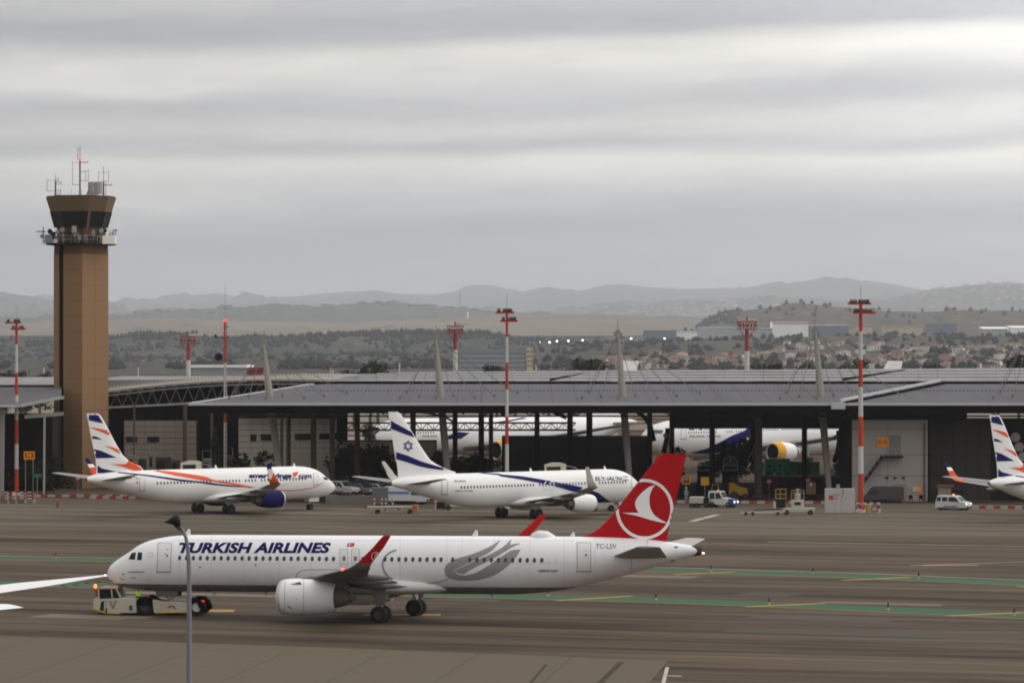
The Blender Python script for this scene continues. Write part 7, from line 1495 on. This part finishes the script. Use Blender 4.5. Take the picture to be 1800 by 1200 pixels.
# green containers and cartons
gcon = pm('container_green', (.045, .34, .20), .6, var=.12); gcon2 = pm('container_dark_green', (.04, .19, .035), .6, var=.2)
for i, (a, c, t_, b__, m) in enumerate(((1345, 1362, 806, 831, gcon), (1363, 1378.5, 806, 831, pm('container_teal', (.08, .42, .29), .6)), (1379, 1389, 806, 831, gcon), (1389.5, 1405, 811, 834, gcon2), (1406, 1422, 811, 834, gcon2), (1423, 1441, 811, 834, gcon2))):
    Yd = 555; rt = thing('container', ['left green container of the row with a dark star mark', 'pale teal container with a dark star mark', 'narrow green container right of the teal one', 'dark green container left of the black column', 'dark green container behind the black column', 'dark green container beside the leaning pylon'][i], 'container', (gX((a + c) / 2, Yd), Yd, 0), group='green containers under the yellow ringed engine'); h = W(c - a, Yd) / 2; z0, z1 = gZ(b__, Yd), gZ(t_, Yd)
    MB().box(-h + .02, 0, z0, h - .02, 3, z1).build('shell', m, rt, bevel=.03); MB().box(-h + .2, .2, 0, h - .2, 2.8, z0).build('dolly_frame', black, rt); MB().box(-h + .02, -.03, z1 - .12, h - .02, -.002, z1).build('top_rail', m, rt)
    if i < 2: k = MB(); k.prism([(0, (z0 + z1) / 2 + .35), (.12, (z0 + z1) / 2 + .1), (.4, (z0 + z1) / 2), (.12, (z0 + z1) / 2 - .1), (0, (z0 + z1) / 2 - .35), (-.12, (z0 + z1) / 2 - .1), (-.4, (z0 + z1) / 2), (-.12, (z0 + z1) / 2 + .1)], -.03, -.01); k.build('star_mark', dsteel, rt)
Yd = 488; rt = thing('carton', 'tall brown carton pallet behind the yellow railed equipment', 'box', (gX(1426, Yd), Yd, 0)); ctn = pm('carton_brown', (.24, .14, .085), .8); MB().box(-W(8, Yd), 0, .75, -.02, 1.1, gZ(847, Yd)).build('carton_half', ctn, rt); MB().box(.02, 0, .75, W(8, Yd), 1.1, gZ(847, Yd)).build('carton_half', ctn, rt); MB().box(-.18, -.02, 1.9, .12, -.003, 2.2).build('label', decw, rt); MB().box(-.6, .1, 0, .6, 1., .74).build('pallet', dsteel, rt)
rt = thing('water_tank', 'small white and blue tank behind the green containers', 'tank', (gX(1424, 560), 560, 0)); MB().lathe([(0, .5), (gZ(806, 560), .5)], (0, 0, 0), 'Z', 14).build('lower_tank', pm('tank_blue', (.03, .08, .2), .5), rt); MB().lathe([(gZ(806, 560) + .003, .52), (gZ(802, 560), .5), (gZ(801.5, 560), .05)], (0, 0, 0), 'Z', 14).build('cap', mwhite, rt)
# white switch cabinet
Yd = gY(902); cbm = pm('cabinet_white', (.38, .355, .345), .5, var=.06, dirt=.06); rt = thing('switch_cabinet', 'large white electrical cabinet with red notices beside the tallest mast', 'cabinet', (gX(1477, Yd), Yd, 0)); x0, x1 = -W(26, Yd), W(26, Yd); zt = gZ(858.5, Yd)
for (a, c) in ((x0, x0 + (x1 - x0) * .31), (x0 + (x1 - x0) * .315, x0 + (x1 - x0) * .53), (x0 + (x1 - x0) * .535, x1)): MB().box(a, 0, .05, c, 1.2, zt).build('cabinet_panel', cbm, rt)
for (x, y, sz) in ((1461, 874, 4), (1470, 876, 1.5)): MB().box(W(x - 1477 - sz, Yd), -.03, gZ(y + sz, Yd), W(x - 1477 + sz, Yd), -.003, gZ(y - sz, Yd)).build('notice', redm, rt)
MB().box(W(-11, Yd), -.04, gZ(869.5, Yd), W(-1, Yd), -.003, gZ(868.8, Yd)).build('vent_slot', dsteel, rt); MB().box(W(-6, Yd), .3, zt, W(0, Yd), .8, zt + .5).build('roof_unit', steel, rt); MB().tube([(W(5, Yd), -.05, zt), (W(5.5, Yd), -.06, zt - .5), (W(3, Yd), -.05, zt - 1.)], .03, 5).build('cable', dsteel, rt)
def striped_rail(parent, a, b_, h, n, w_=.09, name='rail'):
    a, b_ = Vector(a), Vector(b_)
    for i in range(n):
        p, q = a.lerp(b_, i / n), a.lerp(b_, (i + 1) / n); k = MB(); k.bar((p.x, p.y, h), (q.x, q.y, h), w_); k.build(name, redp2 if i % 2 else mwhite, parent)
redp2 = pm('barrier_red', (.27, .025, .022), .6, var=.2)
Yd = 446; rt = thing('barrier', 'red and white tube barrier around the foot of the tallest mast', 'barrier', (gX(1513, Yd), Yd, 0))
def bx(px): return W(px - 1513, Yd)
for h, n, a, c in ((gZ(884, Yd), 11, 1480, 1547), (gZ(894, Yd), 12, 1467, 1547)): striped_rail(rt, (bx(a), 0, 0), (bx(c), 0, 0), h, n, .17)
for x in (1480, 1513, 1545.5, 1469): MB().lathe([(0, .15), (.55, .15)], (bx(x), 0, 0), 'Z', 10).build('post', mwhite, rt); MB().lathe([(.553, .16), (.95 if x > 1470 else .7, .16)], (bx(x), 0, 0), 'Z', 10).build('post_cap', redp2, rt); MB().lathe([(.96, .12), (1.25, .12)], (bx(x), 0, 0), 'Z', 10).build('post_top', mwhite if x > 1470 else redp2, rt)
Yd = 444; rt = thing('bin', 'tapered yellow bin in front of the red and white barrier', 'bin', (gX(1526, Yd), Yd, 0)); MB().lathe([(0, .22), (.1, .26), (1.05, .40)], (0, 0, 0), 'Z', 14).build('body', pm('bin_yellow', (.42, .27, .08), .6), rt, smooth=True); MB().lathe([(1.05, .43), (1.15, .43), (1.18, .05)], (0, 0, 0), 'Z', 14).build('lid', pm('bin_lid', (.38, .30, .14), .6), rt)
# loader with railings
Yd = gY(904); rt = thing('belt_loader', 'white ground loader with yellow railed basket right of the tractor', 'loader', (gX(1390, Yd), Yd, 0)); lw_ = pm('loader_white', (.42, .40, .36), .5, var=.1, dirt=.15)
def lx(px): return W(px - 1390, Yd)
def lz(py): return max(.02, gZ(py, Yd))
MB().box(lx(1376), -.6, lz(899), lx(1432), .6, lz(892)).build('deck', lw_, rt, bevel=.03); MB().box(lx(1391), -.4, lz(891.9), lx(1413), .5, lz(878)).build('engine_box', lw_, rt, bevel=.03); MB().box(lx(1396), -.44, lz(887), lx(1407), -.405, lz(882)).build('grille', dsteel, rt); MB().box(lx(1362), -.5, lz(891.9), lx(1380), .6, lz(877)).build('frame_box', dsteel, rt); MB().box(lx(1360), -.55, lz(893), lx(1363.5), .6, lz(881)).build('front_plate', lw_, rt)
for x in (1382, 1424): 
    for y in (-.55, .55): wheel(rt, lx(x), y, .3, .3, .2)
k = MB()
for x in (1391, 1396.5, 1407, 1413): k.bar((lx(x), -.4, lz(878)), (lx(x), -.4, lz(861)), .06)
for z in (861, 866): k.bar((lx(1391), -.4, lz(z)), (lx(1413), -.4, lz(z)), .06)
k.build('cage', pm('rail_cream', (.36, .30, .16), .5), rt); MB().lathe([(0, .22), (.35, .3), (.7, .3), (.8, .12), (1.1, .1), (1.15, .22), (1.3, .2)], (lx(1402), 0, lz(878)), 'Z', 12).build('turret', lw_, rt, smooth=True)
k = MB(); 
for x in (1363, 1371, 1381): k.bar((lx(x), -.5, lz(877)), (lx(x), -.5, lz(859)), .07)
for z in (859, 867.5, 875): k.bar((lx(1363), -.5, lz(z)), (lx(1382), -.5, lz(z)), .07)
k.build('yellow_railing', pm('rail_yellow', (.45, .27, .05), .5), rt)
Yd = gY(905); rt = thing('tow_bar', 'long white tow bar lying on two small wheels left of the loader', 'tow bar', (gX(1345, Yd), Yd, 0))
MB().bar((W(-24, Yd), 0, .32), (W(36, Yd), 0, .42), .16).build('bar', lw_, rt); MB().bar((W(-43, Yd), 0, .3), (W(-24, Yd), 0, .32), .3, .14).build('hook', lw_, rt); MB().bar((W(-20, Yd), .3, .62), (W(28, Yd), .3, .72), .2, .12).build('hose', black, rt)
for x in (-34, -22, 22): wheel(rt, W(x, Yd), -.2, .2, .2, .12)
# kerb of red and white blocks along the taxi lane: every block by itself
def kerb_row(label, a, b_, n):
    a, b_ = Vector(a), Vector(b_); rt = thing('striped_kerb', label, 'kerb', (a.x, a.y, 0)); d = (b_ - a) / n; pr = {}
    for i in range(n):
        p = d * i
        if i % 2 in pr: share(pr[i % 2], rt, (p.x, p.y, 0))
        else: k = MB(); u = d * .985; k.add([(0, -.25, 0), (u.x, u.y - .25, 0), (u.x, u.y + .2, 0), (0, .2, 0), (0, -.2, .34), (u.x, u.y - .2, .34), (u.x, u.y + .15, .34), (0, .15, .34)], [(0, 3, 2, 1), (4, 5, 6, 7), (0, 1, 5, 4), (1, 2, 6, 5), (2, 3, 7, 6), (3, 0, 4, 7)]); pr[i % 2] = k.build('kerb_block', redp2 if i % 2 else pm('kerb_white', (.30, .285, .26), .7, var=.2), rt, loc=(p.x, p.y, 0))
kerb_row('red and white kerb blocks behind the tail of the leftmost airliner', gp(34, 873), gp(236, 873.5), 16); kerb_row('nearer red and white kerb blocks under the tail of the leftmost airliner', gp(158, 876), gp(250, 876.5), 8)
kerb_row('red and white kerb blocks between the airliners in the middle', gp(590, 880), gp(820, 882), 16); kerb_row('red and white kerb blocks along the dark hall behind the tractor', gp(1190, 883.5), gp(1500, 885), 22); kerb_row('red and white kerb blocks under the tail at the right edge', gp(1708, 893), gp(1860, 894), 12)
Yd = 478; rt = thing('barrier', 'low red and white lattice barrier at the left picture edge', 'barrier', (gX(28, Yd), Yd, 0))
for j, h in enumerate((1.35, .95, .55)): striped_rail(rt, (W(-34, Yd), 0, 0), (W(34, Yd), 0, 0), h, 10, .14)
for x in (-30, -14, 0, 16, 32): MB().box(W(x, Yd) - .12, .1, 0, W(x, Yd) + .12, .3, 1.3).build('post', mwhite, rt)
MB().box(W(-30, Yd), .32, 0, W(16, Yd), .8, .7).build('block', pm('barrier_stone', (.22, .19, .16), .8), rt)
Yd = gY(891); rt = thing('hydrant', 'small rust red bollard standing alone on the apron at left', 'bollard', (gX(101.5, Yd), Yd, 0)); MB().lathe([(0, .16), (.45, .16), (.5, .2), (.62, .18), (.7, .03)], (0, 0, 0), 'Z', 10).build('body', pm('bollard_red', (.22, .05, .03), .6), rt)
# passenger stair tops behind the fuselages
def stairs(label, px0, px1, pt, pb, Yd):
    rt = thing('passenger_stairs', label, 'stairs', (gX((px0 + px1) / 2, Yd), Yd, 0)); h = W(px1 - px0, Yd) / 2; z0, z1 = gZ(pb, Yd), gZ(pt, Yd)
    MB().prism([(-h, z1 - .25), (-h * .3, z1 + .02), (h * .5, z1), (h, z1 - .2), (h, z1 - .45), (-h, z1 - .5)], -.9, .9).build('canopy', cream, rt); MB().box(h * .5, -.9, z0 - 1.4, h, .9, z1 - .46).build('side_wall', cream, rt); MB().box(-h, -.9, z0 - 1.4, -h * .8, -.7, z1 - .5).build('post', cream, rt); MB().box(-h * .8, .5, z0 - 1.4, h * .5, .6, z1 - .5).build('back_wall', pm('stair_dark', (.10, .08, .07), .7), rt)
    MB().box(-h, -.9, z0 - 1.5, h, .9, z0 - 1.4).build('platform', steel, rt); MB().prism([(h, z0 - 1.4), (h + 4.2, .4), (h + 3.9, .3), (h, z0 - 1.8)], -.8, .8).build('stair_flight', steel, rt)
    k = MB(); k.tube([(h, -.85, z1 - .35), (h + 1.2, -.85, z1 - .6), (h + 4.2, -.85, 1.5)], .05, 6); k.build('handrail', lsteel, rt)
    MB().box(-h, -.8, .45, h + 4.6, .8, .75).build('chassis', cream, rt); MB().bar((-h * .3, 0, .7), (-h * .1, 0, z0 - 1.5), .25).build('support', steel, rt); MB().bar((h * .6, 0, .7), (h * .4, 0, z0 - 1.5), .25).build('support', steel, rt)
    for x in (-h * .6, h + 3.6):
        for y in (-.8, .8): wheel(rt, x, y, .36, .36, .22)
stairs('covered cream passenger stairs behind the leftmost airliner', 318.5, 354, 809.5, 823, 478); stairs('covered cream passenger stairs behind the star tailed airliner', 957, 995, 813, 827, 476)
# ground power unit, trolley, boxes between the airliners
Yd = gY(885); rt = thing('power_unit', 'dark ground power cart with red frame by the nose of the orange and white airliner', 'cart', (gX(611, Yd), Yd, 0))
MB().box(-W(16, Yd), -.6, .5, W(2, Yd), .6, 1.25).build('engine_box', dsteel, rt, bevel=.04); MB().box(-W(18, Yd), -.5, .35, W(28, Yd), .5, .5).build('chassis', pm('cart_red', (.22, .05, .04), .5), rt); MB().box(W(4, Yd), -.55, .5, W(20, Yd), .5, .95).build('control_box', steel, rt); k = MB()
for i in range(6): x = W(-12 + i * 7, Yd); k.tube([(x, -.62, .3), (x + .05, -.7, 1.0), (x + .3, -.6, 1.35)], .05, 6)
k.build('hose', pm('hose_red', (.28, .06, .05), .5), rt)
for x in (-13, 0, 18): wheel(rt, W(x, Yd), -.55, .32, .32, .2); wheel(rt, W(x, Yd), .55, .32, .32, .2)
for x in (-13, 6, 16): MB().lathe([(0, .1), (.5, .1)], (W(x, Yd), -.8, .05), 'Z', 8).build('marker_post', mwhite, rt)
k = MB(); k.tube([(W(-20, Yd), -.6, 1.0), (W(-33, Yd), -.8, .85), (W(-34, Yd), -1.2, .3), (W(-26, Yd), -1.6, .05), (W(-5, Yd), -1.5, .06), (W(20, Yd), -1.3, .06)], .05, 6); k.build('cable', pm('cable_red', (.2, .05, .04), .5), rt)
Yd = gY(880); rt = thing('grey_container', 'plain grey metal container behind the power cart', 'container', (gX(625, Yd), Yd, 0)); MB().box(-W(22, Yd), 0, .3, W(22, Yd), 2, gZ(859, Yd)).build('shell', pm('box_grey', (.20, .21, .20), .6), rt, bevel=.05); MB().box(W(3, Yd), -.03, .35, W(3.4, Yd), -.003, gZ(859.5, Yd)).build('seam', dsteel, rt); MB().box(-W(20, Yd), .2, 0, W(20, Yd), 1.8, .3).build('skid', dsteel, rt)
rt = thing('grey_container', 'dim grey box below the parked saloon cars', 'container', (gX(668, 468), 468, 0)); MB().box(-W(14, 468), 0, .2, W(14, 468), 1.5, gZ(856, 468)).build('shell', pm('box_dim', (.11, .11, .105), .6), rt, bevel=.04); MB().box(-W(12, 468), .1, 0, W(12, 468), 1.4, .2).build('skid', dsteel, rt)
Yd = gY(902); rt = thing('dolly', 'low cream baggage dolly with orange end standing between the two airliners', 'trailer', (gX(686, Yd), Yd, 0), R(-4))
def dx(px): return W(px - 686, Yd)
MB().box(dx(646), -.8, .72, dx(726), .8, .86).build('deck', tugw, rt); MB().prism([(dx(657), .5), (dx(662), .72), (dx(716), .72), (dx(713), .55), (dx(706), .48), (dx(700), .35), (dx(675), .35), (dx(668), .5)], -.7, -.6).build('side_frame', tugw, rt); MB().prism([(dx(657), .5), (dx(662), .72), (dx(716), .72), (dx(713), .55), (dx(706), .48), (dx(700), .35), (dx(675), .35), (dx(668), .5)], .6, .7).build('side_frame', tugw, rt)
MB().bar((dx(640), 0, .72), (dx(650), 0, .78), .3, .1).build('drawbar', dsteel, rt); MB().box(dx(727), -.8, .3, dx(734.5), .8, 1.05).build('end_board', pm('dolly_orange', (.38, .12, .05), .6), rt)
for x in (663.5, 720.5):
    for y in (-.7, .7): wheel(rt, dx(x), y, .25, .25, .16)
for x in (678, 702): MB().box(dx(x) - .09, -.72, .38, dx(x) + .09, -.705, .7).build('red_mark', redp2, rt)
Yd = 455; rt = thing('tow_bar', 'white tow bar with dark wheels under the tail of the star tailed airliner', 'tow bar', (gX(800, Yd), Yd, 0)); MB().bar((W(-6, Yd), 0, .55), (W(58, Yd), 0, .5), .14).build('bar', lw_, rt); MB().box(W(-33, Yd), -.4, .15, W(-17, Yd), .4, 1.0).build('box_frame', dsteel, rt); MB().box(W(-35, Yd), -.45, .1, W(-33, Yd), .45, 1.25).build('end_plate', lw_, rt); wheel(rt, W(-12, Yd), -.3, .33, .33, .2); wheel(rt, W(-12, Yd), .3, .33, .33, .2); MB().bar((W(-18, Yd), 0, .5), (W(-5, Yd), 0, .55), .3, .2).build('head', lw_, rt)
for i, px in enumerate((658, 671, 678, 690)):
    Yd = 466; rt = thing('traffic_bollard', ['first red and white bollard beside the baggage dolly', 'second red and white bollard behind the baggage dolly', 'third red and white bollard behind the baggage dolly', 'last red and white bollard left of the white van'][i], 'bollard', (gX(px, Yd), Yd, 0), group='bollards between the airliners')
    for j in range(4): MB().lathe([(j * .26 + .001, .11), (j * .26 + .259, .11)], (0, 0, 0), 'Z', 10).build('band', redp2 if j % 2 == 0 else mwhite, rt)
Yd = 452; tr_ = thing('aircraft_tug', 'white tow tractor under the nose of the star tailed airliner', 'tug', (gX(1060, Yd), Yd, 0), R(5)); MB().prism([(-1.9, .35), (-1.9, .95), (-.6, 1.0), (-.4, 1.1), (1.2, 1.1), (1.6, .9), (1.7, .35)], -.9, .9).build('body', lw_, tr_, bevel=.04); MB().box(-.3, -.5, 1.1, .9, .7, 1.5).build('cab', cream, tr_, bevel=.05)
for x in (-1.2, .9):
    for y in (-.85, .85): wheel(tr_, x, y, .4, .4, .25)
MB().box(1.75, -.9, .3, 3.8, .9, .75).build('rear_arm', pm('tug_tan', (.30, .24, .15), .6), tr_)
for i, (px, c) in enumerate(((1601, 'left'), (1619, 'right'))):
    Yd = 480; rt = thing('chair', '%s dark chair standing against the light hall wall' % c, 'chair', (gX(px, Yd), Yd, 0)); MB().box(-.25, -.25, .42, .25, .25, .48).build('seat', black, rt); MB().box(-.25, .2, .48, .25, .26, .95).build('backrest', black, rt)
    for x in (-.22, .22):
        for y in (-.22, .22): MB().box(x - .02, y - .02, 0, x + .02, y + .02, .42).build('leg', black, rt)
rt = thing('generator', 'cream ground box beside the shutter hall behind the white car', 'equipment', (gX(1664, 482), 482, 0)); MB().box(-1.1, 0, .2, .6, 1, 1.9).build('housing', pm('dim_cream', (.22, .20, .15), .6), rt, bevel=.04); MB().box(-1.3, -.2, 1.9, 1.0, 1.2, 2.25).build('roof', pm('dim_rust', (.16, .08, .05), .6), rt); MB().box(.65, 0, .2, 2.2, 1, 1.5).build('engine_box', dsteel, rt)
# taxiway marker lights
for i, (x, y, wh) in enumerate(((1250, 1003.5, 'behind the tail cone on the far green stripe'), (1429, 1008, 'in the middle of the far green stripe'), (1615, 1016, 'on the far green stripe at right'), (1153, 1054, 'on the near green stripe below the tail'), (1352, 1062, 'on the near green stripe beside a yellow line'), (1561, 1071.5, 'on the near green stripe between yellow lines'), (1783, 1081, 'on the near green stripe at the right edge'), (963, 1047, 'on the near green stripe below the airliner belly'), (98, 981, 'on the green stripe left of the airliner nose'))):
    p = gp(x, y); rt = thing('taxiway_light', 'small dark blue taxiway marker ' + wh, 'marker', p, group='taxiway markers on the green stripes'); MB().lathe([(0, .12), (.05, .12), (.08, .055), (.2, .055)], (0, 0, 0), 'Z', 10).build('base', yl, rt); MB().lathe([(.2, .06), (.45, .075), (.52, .02)], (0, 0, 0), 'Z', 10).build('lens', pm('marker_blue', (.02, .03, .08), .4), rt)

# ------------------------------------------------------------------ lamp post close to the camera
YL = 96.; lpst = thing('lamp_post', 'grey curved street lamp post in front of the airliner nose', 'lamp post', (gX(332.5, YL), YL, 0)); g_ = pm('lamp_post_grey', (.16, .165, .175), .45, var=.06, scale=1.)
def lq(px, py): return (W(px - 332.5, YL), 0, gZ(py, YL))
pts = [(0, 0, 0), (0, 0, 4), lq(332.5, 1150), lq(332.5, 1020), lq(331.8, 985), lq(330, 962), lq(327, 945), lq(322, 933), lq(316, 926), lq(311, 923)]
MB().tube([Vector(p) for p in pts], [.11, .085, .066, .060, .056, .05, .046, .042, .04, .038], 14).build('pole', g_, lpst, smooth=True)
k = MB(); a = Vector(lq(289, 917.5)); b_ = Vector(lq(317, 917)); 
vs = []
for (t_, hh, w_, dz) in ((0, .01, .03, .0), (.25, .05, .10, .02), (.6, .13, .15, .05), (.85, .17, .16, .03), (1.0, .10, .12, -.02), (1.03, .04, .06, -.05)):
    p = a.lerp(b_, t_)
    for q in range(10): an_ = 2 * math.pi * q / 10; vs.append((p.x, p.y + math.cos(an_) * w_, p.z + dz + math.sin(an_) * hh))
k.add(vs, [(i * 10 + q, i * 10 + (q + 1) % 10, (i + 1) * 10 + (q + 1) % 10, (i + 1) * 10 + q) for i in range(5) for q in range(10)] + [tuple(range(10)), tuple(range(50, 60))]); k.build('lamp_head', pm('lamp_black', (.012, .012, .011), .5), lpst, smooth=True)
MB().tube([Vector(lq(308, 922)), Vector(lq(313, 926)), Vector(lq(319, 930))], .055, 8).build('bracket', lamp_dk, lpst); MB().lathe([(0, .25), (.05, .25), (.3, .14), (.32, .12)], (0, 0, 0), 'Z', 14).build('foot', g_, lpst)

# ------------------------------------------------------------------ air
HZX, HZY0, HZY1, HZT = 22000, -60, 43000, 960
hz = MB(); hz.box(-HZX, HZY0, -1.2, HZX, HZY1, HZT); hm = bpy.data.materials.new('haze_air'); hm.use_nodes = True; t = hm.node_tree; t.nodes.clear(); o_ = t.nodes.new('ShaderNodeOutputMaterial'); pv = t.nodes.new('ShaderNodeVolumePrincipled')
pv.inputs['Color'].default_value = (.87, .92, 1.0, 1); pv.inputs['Density'].default_value = 4.3e-5; pv.inputs['Anisotropy'].default_value = .3; t.links.new(pv.outputs[0], o_.inputs['Volume'])
ho = hz.build('haze', hm); props(ho, 'pale morning haze filling the air over the airport', 'haze', kind='stuff')
